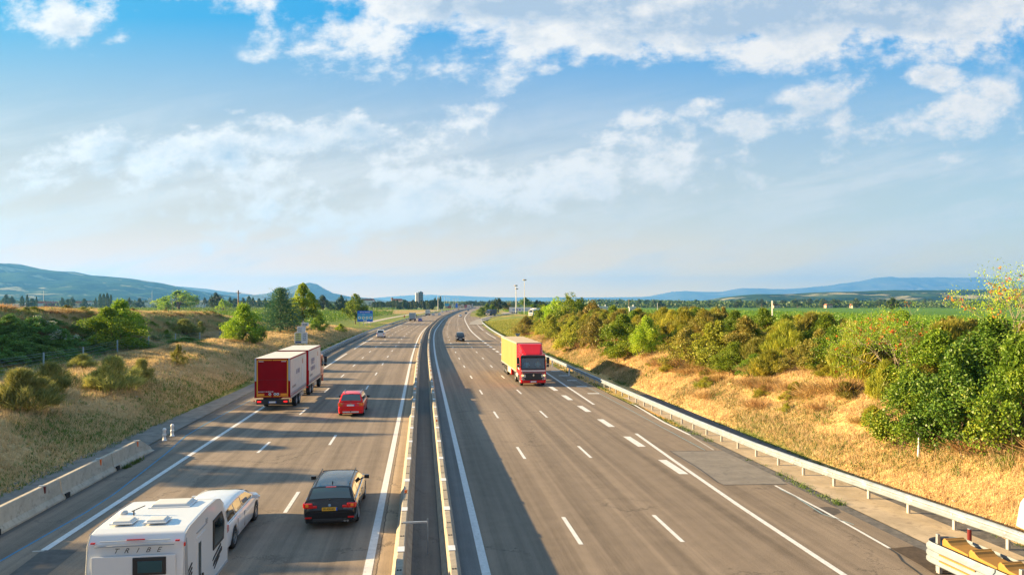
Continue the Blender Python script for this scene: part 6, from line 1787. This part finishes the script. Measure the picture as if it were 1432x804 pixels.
# tree lines: individual trees, small in the picture
rt = np.random.default_rng(5)
def far_tree(kind, px, pyb, hpx, wpx, Y, label, group, mat='far', name=None):
    X = (px - 716) / 1000 * Y; k = kof(X, Y)
    z = H(k, Y) if pyb is None else max(H(k, Y), 0)
    ztop = CAMZ + (424 - hpx) / 1000 * Y
    return plant(kind, 1 + int(rt.integers(0, 3)), mat, (X, Y, z), wpx * Y / 1000, wpx * Y / 1000, max(2, ztop - z), name or ('poplar_tree' if kind == 'column' else 'far_tree'), label, 'tree', group, sink=0)
GL = 'trees on the plain left of the motorway'
for px, top, w, kd in ((8, 411, 14, 'tree'), (17, 413, 8, 'tree'), (31, 414, 6, 'column'), (38, 412, 4, 'column'), (45, 417, 14, 'farhedge'), (51, 415, 3, 'column'), (87, 415, 9, 'tree'), (101, 414, 11, 'tree'), (95, 418, 12, 'farhedge'),
                       (118, 418, 10, 'farhedge'), (134, 416, 5, 'tree'), (140, 411, 5, 'column'), (145, 411, 5, 'column'), (150, 410, 5, 'column'), (155, 412, 4, 'column'), (181, 415, 8, 'tree'), (195, 417, 14, 'farhedge'),
                       (275, 414, 8, 'tree'), (286, 415, 8, 'tree'), (322, 414, 9, 'tree'), (329, 418, 14, 'farhedge'), (340, 415, 9, 'tree'), (348, 414, 7, 'column'), (354, 415, 9, 'tree'), (362, 417, 12, 'farhedge'), (371, 416, 9, 'tree'), (224, 419, 12, 'farhedge')):
    far_tree(kd, px, None, top, w, 1000 + rt.uniform(-80, 80), 'dark green tree on the far plain left of the motorway', GL)
far_tree('tree', 303, None, 408, 28, 620, 'large round dark tree on the plain left of the wooden pole', None, 'far', 'round_tree')
for px, top, w, m, lab in ((452, 412, 24, 'far', 'rounded blue green tree behind the tall yellow green tree'), (478, 412, 20, 'far', 'umbrella shaped tree between the tall tree and the blue sign tree'), (463, 424, 14, 'bright', 'small pale bush tree below the rounded blue green tree'), (436, 414, 12, 'far', 'narrow blue green tree just right of the tall tree crown'), (475, 425, 26, 'far', 'low dark hedge tree below the umbrella shaped tree')):
    far_tree('tree', px, None, top, w, 560, lab, None, m)
GC = 'dark trees in the row before the tall tower'
for i, px in enumerate(np.linspace(522, 618, 44)):
    top = 421.5 + rt.uniform(-2.5, 1.5)
    kd = 'column' if rt.random() < .6 else 'tree'
    if 603 < px < 617: top -= 5 * rt.random()
    far_tree(kd, px, None, top, rt.uniform(3.5, 7), 900 + rt.uniform(-40, 60), 'dark tree in the row before the tall tower', GC)
for px, top in ((613, 415), (608, 416.5), (565, 418.5), (592, 419.5), (600, 420)): far_tree('tree', px, None, top, 8, 880, 'taller tree in the row near the tall tower', 'taller trees in the row near the tall tower')
GR = 'trees far ahead where the motorway bends'
for i, px in enumerate(np.linspace(640, 720, 26)):
    far_tree('tree', px, None, 424 + rt.uniform(-2.5, 1.2) - (3.0 if px > 652 and px < 700 else 0), rt.uniform(6, 10), 1250 + rt.uniform(-80, 200), 'tree far ahead where the motorway bends', GR)
GP = 'trees on the far plain on the right'
for i in range(110):
    px = rt.uniform(830, 1445)
    if rt.random() < .35: px = rt.uniform(1010, 1300)
    far_tree('farhedge' if rt.random() < .5 else 'tree', px, None, 420.5 + rt.uniform(-3, 2.5), rt.uniform(6, 18), 1350 + rt.uniform(-200, 700), 'tree on the far plain on the right', GP)
far_tree('tree', 1247, None, 415, 22, 520, 'dark round tree on the plain beside the orange pod tree', None, 'far', 'round_tree')
far_tree('tree', 1003, None, 423, 4.5, 700, 'lone small tree in the green field left of the white pole', None, 'far', 'lone_tree')

# masses of trees at the far edge of the plain
def belt(name, px0, px1, Y0, Y1, top, var, n, label, seed, mat='far', leaf=7):
    rng = np.random.default_rng(seed); y = rng.uniform(Y0, Y1, n); px = rng.uniform(px0, px1, n)
    x = (px - 716) / 1000 * y
    hh = (top + var * (fbm(x, y, .004, seed) - .5) * 2)
    z = rng.random(n) ** .7 * hh
    V, F = leaf_quads(np.stack([x, y, z], 1), leaf, leaf * .7, rng)
    return tag(npobj(name, V, F, LM[mat]), label, 'wood', kind='stuff')
belt('distant_wood', 800, 1500, 1500, 2700, 12, 10, 40000, 'blue green belt of woods at the far edge of the right plain', 3)
belt('distant_wood', -60, 560, 1500, 2300, 11, 8, 12000, 'belt of woods at the foot of the left hills', 4)
belt('distant_wood', 560, 840, 1900, 2600, 11, 6, 9000, 'belt of woods beyond the bend of the motorway', 5)

belt('hedgerow', 0, 520, 1150, 1350, 6, 6, 9000, 'low hedges on the plain before the left hills', 8, leaf=4)
belt('hedgerow', 830, 1450, 1180, 1400, 6, 7, 12000, 'low hedges along the far edge of the green field', 9, leaf=4)
# buildings on the plain
roof_red = pmat('terracotta_roof', (.30, .10, .05), .8, var=.15, vscale=.3)
wallc = [pmat('far_wall_white', (.62, .60, .56), .8), pmat('far_wall_cream', (.52, .42, .30), .8), pmat('far_wall_grey', (.36, .38, .40), .8), pmat('far_wall_red', (.40, .06, .07), .7)]
dkwin = pmat('window_dark', (.04, .05, .06), .3)
def building(name, px, Y, wpx, h, wall, roofm, label, group=None, gable=False, depth=None, cat='building'):
    X = (px - 716) / 1000 * Y; w = wpx * Y / 1000; d = depth or min(w, 30)
    r_ = empty(name, (X, Y, max(0, H(kof(X, Y), Y))), 0, label, cat, group)
    mb = MB(); mb.box((0, 0, h / 2), (w, d, h)); mb.build('wall', wall, r_)
    mb = MB()
    if gable: mb.prism([(-w/2 - .4, h), (w/2 + .4, h), (w/2 - w*.12, h + min(3.0, w * .2)), (-w/2 + w*.12, h + min(3.0, w * .2))], -d/2 - .4, d/2 + .4, 'Y')
    else: mb.box((0, 0, h + .3), (w + .6, d + .6, .6)); mb.box((w * .2, 0, h + 1.1), (w * .15, d * .3, 1.2))
    mb.build('roof', roofm, r_)
    n = max(2, int(w / 7))
    for fl in range(max(1, int(h // 3.4))):
        for i in range(min(n, 12)):
            mb = MB(); mb.box((-w/2 + w * (i + .5) / min(n, 12), -d/2 - .03, 1.7 + fl * 3.2), (w / min(n, 12) * .5, .12, 1.3)); mb.build('window', dkwin, r_)
    return r_
flat_w = pmat('flat_roof_white', (.66, .67, .68), .6); flat_g = pmat('flat_roof_grey', (.42, .44, .46), .6)
for i, a in enumerate(((30, 46, 7, 0, flat_w, 'long low white shed by the left picture edge'), (62, 24, 8, 3, roof_red, 'red walled shed on the left plain'), (75, 12, 8, 0, flat_g, 'small white hall beside the red walled shed'),
        (107, 16, 8, 1, roof_red, 'cream house with red roof on the left plain'), (124, 6, 10, 0, roof_red, 'narrow pink white building left of the wide shed'), (148, 38, 8, 0, flat_w, 'wide pale shed in the middle of the left plain'),
        (172, 14, 9, 2, flat_g, 'grey blue hall beside the wide pale shed'), (209, 16, 8, 0, flat_w, 'low white building with a small tower on the left plain'), (238, 10, 7, 0, flat_w, 'white building behind the ridge saplings'),
        (281, 10, 11, 0, flat_w, 'white hall left of the round dark tree'), (288, 5, 9, 1, roof_red, 'cream house at the round dark tree'), (345, 26, 7, 0, flat_w, 'low white shed behind the dark conifer'))):
    building('warehouse', a[0], 1150 + (i % 3) * 40, a[1], a[2] * 1.0, wallc[a[3]], a[4], a[5], gable=a[4] is roof_red)
building('tower_annex', 209, 1150, 3, 15, wallc[0], flat_w, 'small white tower on the low building of the left plain')
for a in ((515, 16, 13, 0, roof_red, 'long cream building with red roof behind the blue sign tree'), (531, 12, 8, 0, flat_w, 'low white hall right of the blue sign tree'), (543, 10, 7, 0, flat_w, 'low white shed between the trees left of the brown tower'),
          (556, 14, 13, 1, roof_red, 'cream building beside the brown tower'), (574, 10, 11, 1, flat_g, 'cream hall half hidden left of the tall tower')):
    building('hall', a[0], 1300, a[1], a[2], wallc[a[3]], a[4], a[5], gable=a[4] is roof_red)
# tall tower block: pale left part, blue glass right part
Yt = 1250; r_ = empty('tower_block', ((586.5 - 716) / 1000 * Yt, Yt, 0), .25, 'tall narrow tower block with a pale side and a dark blue glass side', 'tower')
mb = MB(); mb.box((-4.2, 0, 13), (5.0, 8, 26)); mb.build('pale_wing', pmat('tower_pale', (.60, .56, .50), .6), r_)
mb = MB(); mb.lathe([(0, 0), (0, 4.6), (27.5, 4.6), (27.5, 0)], 'Z', c=(2.0, 0, 0), n=20); mb.build('glass_cylinder', pmat('tower_glass', (.02, .07, .11), .25, coat=.5), r_)
for i in range(8):
    mb = MB(); mb.lathe([(3.2 * i + 2.2, 4.66), (3.2 * i + 2.6, 4.66)], 'Z', c=(2.0, 0, 0), n=20); mb.build('floor_band', flat_g, r_)
mb = MB(); mb.box((2, 0, 28.1), (3.5, 3.5, 1.4)); mb.build('roof_plant', flat_g, r_)
Yt = 1250; r_ = empty('water_tower', ((548.3 - 716) / 1000 * Yt, Yt, 0), 0, 'short brown tower with a wider head above the dark tree row', 'tower')
mb = MB(); mb.lathe([(0, 0), (0, 1.5), (14.5, 1.3), (15.5, 2.1), (17.5, 2.1), (18, 0)], 'Z', n=14); mb.build('shaft', pmat('tower_brown', (.22, .15, .11), .8), r_)
# towns on the right plain
for i in range(34):
    px = rt.uniform(860, 1290); c_ = int(rt.integers(0, 3))
    building('village_house', px, 2350 + rt.uniform(-250, 300), rt.uniform(3, 8), rt.uniform(6, 10) * (1.3 if rt.random() < .2 else 1), wallc[c_], roof_red if c_ else flat_w, 'pale village house on the far right plain', 'pale houses of the villages on the far right plain', gable=bool(c_), cat='house')
for px, w, lab in ((1085, 9, 'low red roofed farm house at the edge of the green field'), (1158, 9, 'red roofed farm house in the middle of the field edge'), (1195, 10, 'cream farm house at the field edge left of the pod trees')):
    building('farm_house', px, 1180, w, 4.5, wallc[1], roof_red, lab, gable=True, cat='house')
for i in range(10):
    building('service_building', 619 + i * 4.6, 1080 + i * 12, 2 + 3 * rt.random(), 3 + 3 * rt.random(), wallc[[0, 1, 3, 0, 2][i % 5]], roof_red if i % 3 else flat_w, 'small building by the motorway junction beyond the box lorries', 'small buildings by the motorway junction', gable=False, cat='building')
for i, (px, w) in enumerate(((783, 30), (835, 14), (845, 12), (884, 12))):
    building('service_station', px, 430, w * .7, 3.6, wallc[0], flat_w, ['low white service building behind the parked white truck', 'white roofed building right of the tree group', 'blue white shed glimpsed behind the reddish shrubs', 'small dark roofed hut above the right scrub'][i], cat='building')

# ---- signs
blue_sign = pmat('sign_blue', (.01, .12, .62), .45); blue2 = pmat('sign_light_blue', (.08, .40, .68), .45); signw = pmat('sign_white', (.72, .72, .72), .5)
def service_sign():
    c_ = ray(510.5, 456.3); Y = c_.y
    r_ = empty('service_sign', c_, 0, 'large blue motorway services sign with a row of white symbols', 'sign')
    W_, z0, z1 = 5.3, 1.6, 5.35
    mb = MB(); mb.prism([(-W_/2, z0), (W_/2, z0), (W_/2, z1 - .3), (W_/2 - .25, z1), (-W_/2 + .2, z1), (-W_/2, z1 - .4)], -.05, .05, 'Y'); p_ = mb.build('panel', blue_sign, r_)
    mb = MB(); mb.box((0, -.06, 2.95), (W_ - .15, .02, 1.35)); mb.box((0, -.06, 4.05), (W_ - .3, .02, .42)); mb.build('light_band', blue2, p_)
    for i, x in enumerate((-1.9, -.6, .7, 1.95)):
        mb = MB(); mb.tube((x, -.09, 2.95), (x, -.07, 2.95), .47, n=20); mb.build('symbol_disc', signw, p_)
        mb = MB(); mb.box((x, -.10, 2.92), (.26, .01, .42)); mb.box((x + .08 * (-1) ** i, -.10, 3.12), (.34, .01, .14)); mb.build('symbol', pmat('symbol_%d' % i, ((.12, .12, .12), (.05, .05, .05), (.30, .35, .30), (.25, .04, .05))[i], .6), p_)
    mb = MB(); mb.box((.0, -.065, 1.95), (1.3, .02, .42)); mb.build('exit_distance_plate', signw, p_)
    glyphs(4, .26, blue_sign, p_, lambda u, v: (-.42 + u, -.078, 1.82 + v), (0, -.004, 0), 2)
    glyphs(12, .36, signw, p_, lambda u, v: (-1.75 + u, -.055, 4.62 + v), (0, -.006, 0), 3)
    glyphs(6, .22, signw, p_, lambda u, v: (-.9 + u, -.072, 3.95 + v), (0, -.006, 0), 5)
    for x in (-1.9, -.6, .7, 1.95):
        mb = MB(); mb.box((x, .12, 1.6), (.12, .12, 3.9)); mb.build('post', galv, r_)
service_sign()
def price_sign():
    Y = 100.0; X = (421 - 716) / 1000 * Y; k = kof(X, Y); z = H(k, Y)
    r_ = empty('price_sign', (X, Y, z), .04, 'stacked white fuel price sign with yellow price rows above the lorry', 'sign')
    zz = lambda py: CAMZ - (py - 424) / 1000 * Y - z
    def panel(nm, px0, px1, py0, py1, m=signw):
        mb = MB(); mb.box((((px0 + px1) / 2 - 421) / 1000 * Y, 0, (zz(py0) + zz(py1)) / 2), ((px1 - px0) / 1000 * Y, .08, abs(zz(py0) - zz(py1)))); return mb.build(nm, m, r_, bevel=.01)
    a = panel('price_board', 412, 430.0, 465, 480.2); b_ = panel('notice_board', 415.6, 427.2, 456.2, 464.7); c_ = panel('top_board', 421.7, 431.4, 451, 456.0)
    def item(par, px0, px1, py0, py1, m, o=.0): mb = MB(); mb.box((((px0 + px1) / 2 - 421) / 1000 * Y, -.046 - o, (zz(py0) + zz(py1)) / 2), ((px1 - px0) / 1000 * Y, .012, abs(zz(py0) - zz(py1)))); return mb.build('price_row', m, par)
    yl = pmat('sign_yellow', (.62, .60, .03), .5); navy = pmat('sign_navy', (.03, .05, .14), .5)
    for i in range(4):
        t = 466.0 + i * 2.75; item(a, 413.2, 421.2, t, t + 1.9, yl)
        glyphs(4, .13, navy, a, lambda u, v, t=t: ((413.6 - 421) / 10 + .12 + u, -.054, zz(t + 1.6) + v), (0, -.004, 0), i)
        glyphs(4, .15, navy, a, lambda u, v, t=t: ((423.6 - 421) / 10 + u, -.046, zz(t + 1.7) + v), (0, -.004, 0), i + 5)
    item(a, 413.2, 421.2, 477.2, 479.2, navy)
    for i in range(3): glyphs(7, .10, pmat('sign_grey', (.2, .2, .22), .6), b_, lambda u, v, i=i: (-.42 + u, -.046, zz(459.6 + i * 1.9) + v), (0, -.004, 0), i)
    glyphs(5, .26, ink, c_, lambda u, v: (.12 + u * .8, -.046, zz(455.3) + v), (0, -.004, 0), 7)
    for x in (-.7, .7):
        mb = MB(); mb.box((x, .08, zz(482) / 2 + .8), (.09, .09, zz(482) + 2.0)); mb.build('post', galv, r_)
    mb = MB(); mb.box((.25, .08, zz(468) + 1.0), (.08, .08, 2.0)); mb.build('upper_post', galv, r_)
price_sign()
def small_sign(label, px, py, Y, wpx, hpx, m, post=2.2, shape='rect', zoff=None):
    X = (px - 716) / 1000 * Y; k = kof(X, Y); z = H(k, Y)
    zc = CAMZ - (py - 424) / 1000 * Y - z; w, h = wpx * Y / 1000, hpx * Y / 1000
    r_ = empty('road_sign', (X, Y, z), 0, label, 'sign')
    mb = MB()
    if shape == 'tri': mb.prism([(-w/2, zc + h/2), (w/2, zc + h/2), (w*.1, zc - h/2), (-w*.1, zc - h/2)], -.03, .03, 'Y')
    elif shape == 'disc': mb.tube((0, -.03, zc), (0, .03, zc), w/2, n=18)
    else: mb.box((0, 0, zc), (w, .06, h))
    mb.build('plate', m, r_)
    mb = MB(); mb.box((0, .08, zc / 2), (.08, .08, max(.3, zc))); mb.build('post', galv, r_)
small_sign('grey blue back of a triangular road sign rising behind the yellow trailer', 724, 468.5, 118, 7.5, 4.6, pmat('sign_back_blue', (.10, .16, .24), .5), shape='tri')
small_sign('small blue grey road sign on the inside of the curling guardrail', 680.5, 450.5, 300, 3.2, 4.5, pmat('sign_back_blue', (0, 0, 0)))
small_sign('red round sign beside the clipped bushes at the exit nose', 669, 440.2, 470, 2.8, 3.0, pmat('sign_red', (.55, .03, .06), .5), shape='disc')
small_sign('dark blue gantry panel over the left lanes near the bend', 638.5, 427, 1050, 3.0, 6.4, blue_sign)
small_sign('light blue billboard left of the wide blue board near the junction', 618.3, 427, 1040, 2.6, 4.0, pmat('billboard_blue', (.03, .25, .6), .5))
small_sign('wide blue board near the junction beyond the box lorries', 625, 426.2, 1045, 6.0, 3.6, pmat('billboard_teal', (.03, .28, .5), .5))
small_sign('orange and white roadwork marker by the farm track left of the grey box lorry', 565.5, 442.5, 390, 1.6, 3.4, pmat('marker_orange', (.7, .13, .02), .5))
small_sign('pale road sign before the hedge left of the junction', 617.8, 433, 700, 1.6, 1.6, signw)
# ---- masts and poles
def mast(label, px, ptop, Y, r=.16, head=True, zb=None, name='lamp_mast', arm=False):
    X = (px - 716) / 1000 * Y; z = H(kof(X, Y), Y); zt = CAMZ + (424 - ptop) / 1000 * Y
    r_ = empty(name, (X, Y, z), 0, label, 'lamp mast' if name == 'lamp_mast' else 'pole')
    mb = MB(); mb.tube((0, 0, 0), (0, 0, zt - z), r, r * .6, 10); mb.build('pole', galv, r_)
    if head:
        mb = MB(); mb.lathe([(-.5, 0), (-.5, 1.0), (-.1, 1.25), (.1, 1.0), (.3, 0)], 'Z', c=(0, 0, zt - z), n=14); mb.build('lamp_head', pmat('lamp_head', (.35, .33, .30), .5), r_)
    if arm:
        mb = MB(); mb.box((.5, 0, zt - z - .1), (1.4, .12, .1)); mb.build('arm', galv, r_)
    return r_
mast('tallest lamp mast over the parked trailer', 733.4, 391, 400, .24)
mast('second lamp mast with a pale double head left of the tallest one', 721.3, 399, 430, .24)
mast('slim pole with a lamp head beside the second lamp mast', 722.3, 403.5, 445, .15)
mast('grey mast on the left before the junction trees', 612.6, 413, 760, .35, head=False, name='steel_mast')
for i, (px, t) in enumerate(((617, 414.0), (621.5, 414.5), (625, 415), (628, 416), (634, 418), (637, 417.5), (640.5, 417.5))):
    o = mast('slim street light near the motorway junction', px, t, 1150 + i * 25, .2, name='street_light'); o['group'] = 'slim street lights near the motorway junction'
pole_m = pmat('wooden_pole', (.26, .17, .10), .85, var=.2, vscale=4)
def wood_pole(label, px, ptop, Y, r=.17, m=pole_m):
    X = (px - 716) / 1000 * Y; z = H(kof(X, Y), Y); zt = CAMZ + (424 - ptop) / 1000 * Y
    r_ = empty('utility_pole', (X, Y, z), 0, label, 'pole')
    mb = MB(); mb.tube((0, 0, -.5), (0, 0, zt - z), r, r * .75, 10); mb.build('pole', m, r_)
    mb = MB(); mb.box((0, 0, zt - z - .5), (1.1, .10, .10)); mb.build('crossarm', m, r_)
    return Vector((X, Y, zt - .45))
t1 = wood_pole('thick wooden utility pole on the plain behind the left ridge', 333.3, 406, 150, .17)
wb_ = []
for px, t, Y in ((100, 412, 480), (520, 416, 600)):
    pass
X2 = Vector((-150, 330, 12)); X3 = Vector((-20 - 60, 420, 11.5))
t2 = wood_pole('thin distant utility pole by the white hall left of the round tree', 241, 417, 560, .16)
t3 = wood_pole('thin distant utility pole right of the far conifer trees', 470, 419, 560, .16)
mb = MB()
for a, b_ in ((t1, t2), (t1, t3)):
    for dx in (-.5, .5):
        prev = None
        for i in range(25):
            u = i / 24; q = a.lerp(b_, u) + Vector((dx, 0, -2.4 * 4 * u * (1 - u)))
            if prev is not None: mb.tube(prev, q, .018, n=4, cap=False)
            prev = q
tag(mb.build('overhead_wire', black_tr, fix=False), 'overhead wires sagging from the thick wooden pole', 'wire')
def thin_pole(label, px, ptop, pb, Y, m):
    X = (px - 716) / 1000 * Y; z = H(kof(X, Y), Y); zt = CAMZ + (424 - ptop) / 1000 * Y
    r_ = empty('field_pole', (X, Y, z), 0, label, 'pole')
    mb = MB(); mb.tube((0, 0, 0), (0, 0, zt - z), .075, .065, 10); mb.build('pole', m, r_)
    mb = MB(); mb.box((.32, 0, zt - z - .5), (.5, .12, .16)); mb.build('arm', black_tr, r_)
thin_pole('white field pole with a small dark arm above the right bank scrub', 1080, 420.5, 447, 90, signw)
thin_pole('slim tan pole above the scrub right of the tree group', 879.5, 418.5, 430, 200, pole_m)
thin_pole('short grey pole above the scrub in the middle of the right bank', 919.5, 423.5, 432, 170, galv)
for i, (px, t, Y) in enumerate(((61, 406.5, 1180), (212.6, 405.5, 1250))):
    mast('red and white lattice mast on the left plain' if i == 0 else 'thin grey mast beyond the low white building', px, t, Y, .45 if i == 0 else .3, head=False, name='radio_mast')

# ---- hills
def hill(name, sky, Y0, Yc, mat, seed, rough=.10, base=0, n=160, back=1.25, spur=.35):
    """terrain rising from the plain at Y0 to a crest at Yc whose skyline follows the given profile"""
    pxs = np.linspace(sky[0][0], sky[-1][0], n); tops = np.interp(pxs, [s[0] for s in sky], [s[1] for s in sky])
    hc = np.maximum((424 - tops) / 1000 * Yc + CAMZ, 0.0)
    ts = np.concatenate([np.linspace(0, 1, 30), [1.15, 1.4, 1.8]])
    V = []
    for t in ts:
        Y = Y0 + (Yc - Y0) * t
        X = (pxs - 716) / 1000 * (Yc * .55 + Y * .45)
        prof = sm(0, 1.0, t) if t <= 1 else 1 - .55 * (t - 1)
        nz = fbm(X / 1000 * 3.1, np.full_like(X, Y) / 1000 * 1.6, 1.0, seed, 5) - .5
        gul = np.abs(fbm(X / 1000 * 5, np.full_like(X, Y) / 1000 * 1.1, 1.3, seed + 9, 4) - .5) * 2
        z = hc * (prof + (t < 1.01) * nz * spur * math.sin(min(1, t) * math.pi) - .18 * gul * math.sin(min(1, t) * math.pi)) + (nz * rough * hc if t > .9 else 0)
        V.append(np.stack([X, np.full_like(X, Y), np.maximum(z, -3)], 1))
    V = np.concatenate(V); m = n; r = len(ts)
    j, i = np.meshgrid(np.arange(r - 1), np.arange(m - 1), indexing='ij'); a = (j * m + i).ravel()
    F = np.stack([a, a + 1, a + m + 1, a + m], 1)
    return tag(npobj(name, V, F, mat, smooth=True), kind='structure')
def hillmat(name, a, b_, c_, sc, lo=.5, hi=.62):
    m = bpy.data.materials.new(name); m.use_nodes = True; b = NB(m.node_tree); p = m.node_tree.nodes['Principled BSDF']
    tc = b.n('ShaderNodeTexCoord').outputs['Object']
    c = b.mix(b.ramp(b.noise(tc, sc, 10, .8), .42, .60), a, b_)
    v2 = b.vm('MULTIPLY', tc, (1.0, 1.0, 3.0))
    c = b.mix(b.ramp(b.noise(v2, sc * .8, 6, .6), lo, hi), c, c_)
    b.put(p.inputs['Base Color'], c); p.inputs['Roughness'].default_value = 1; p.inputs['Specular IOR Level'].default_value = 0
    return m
hm1 = hillmat('wooded_hill', (.008, .028, .010), (.055, .095, .03), (.34, .30, .16), .0042, .57, .64)
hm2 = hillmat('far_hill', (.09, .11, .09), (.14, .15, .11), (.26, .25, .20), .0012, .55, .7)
hill('hills', [(-700, 392), (-400, 378), (-150, 368), (0, 371), (30, 372), (60, 377), (80, 378), (105, 379), (130, 385), (180, 388), (208, 393), (230, 397), (255, 403), (285, 408), (300, 416), (312, 425)], 3200, 6200, hm1, 2, spur=.5)
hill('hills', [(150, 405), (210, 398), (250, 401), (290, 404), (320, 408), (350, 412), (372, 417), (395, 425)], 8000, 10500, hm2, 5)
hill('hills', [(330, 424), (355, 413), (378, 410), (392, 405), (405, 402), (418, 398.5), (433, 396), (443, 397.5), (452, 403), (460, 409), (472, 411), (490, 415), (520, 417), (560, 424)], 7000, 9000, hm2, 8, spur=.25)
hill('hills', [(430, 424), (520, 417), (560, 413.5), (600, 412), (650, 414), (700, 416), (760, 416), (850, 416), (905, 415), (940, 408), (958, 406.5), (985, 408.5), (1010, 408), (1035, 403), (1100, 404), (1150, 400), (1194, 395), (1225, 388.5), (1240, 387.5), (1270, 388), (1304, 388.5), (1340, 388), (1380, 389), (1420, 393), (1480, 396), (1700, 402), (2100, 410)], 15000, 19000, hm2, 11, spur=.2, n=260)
hill('hills', [(980, 424), (1010, 416), (1040, 412.5), (1060, 411), (1110, 411), (1140, 409), (1200, 408), (1250, 406), (1330, 405), (1432, 404), (1600, 402), (2000, 410)], 3000, 4400, hm1, 14, spur=.3, rough=.14)

# ---- haze over the whole plain
hz = bpy.data.materials.new('haze_air'); hz.use_nodes = True; nt = hz.node_tree; nt.nodes.clear()
vo = nt.nodes.new('ShaderNodeVolumePrincipled'); ou = nt.nodes.new('ShaderNodeOutputMaterial'); nt.links.new(vo.outputs[0], ou.inputs['Volume'])
vo.inputs['Color'].default_value = HAZE_C; vo.inputs['Density'].default_value = HAZE_D; vo.inputs['Anisotropy'].default_value = .25
zt = 800
mb = MB(); mb.box((0, 11500 - 300, zt / 2 - 2), (60000, 23000, zt + 4))
tag(mb.build('haze', hz), 'thin pale haze over the plain', 'haze', kind='stuff')
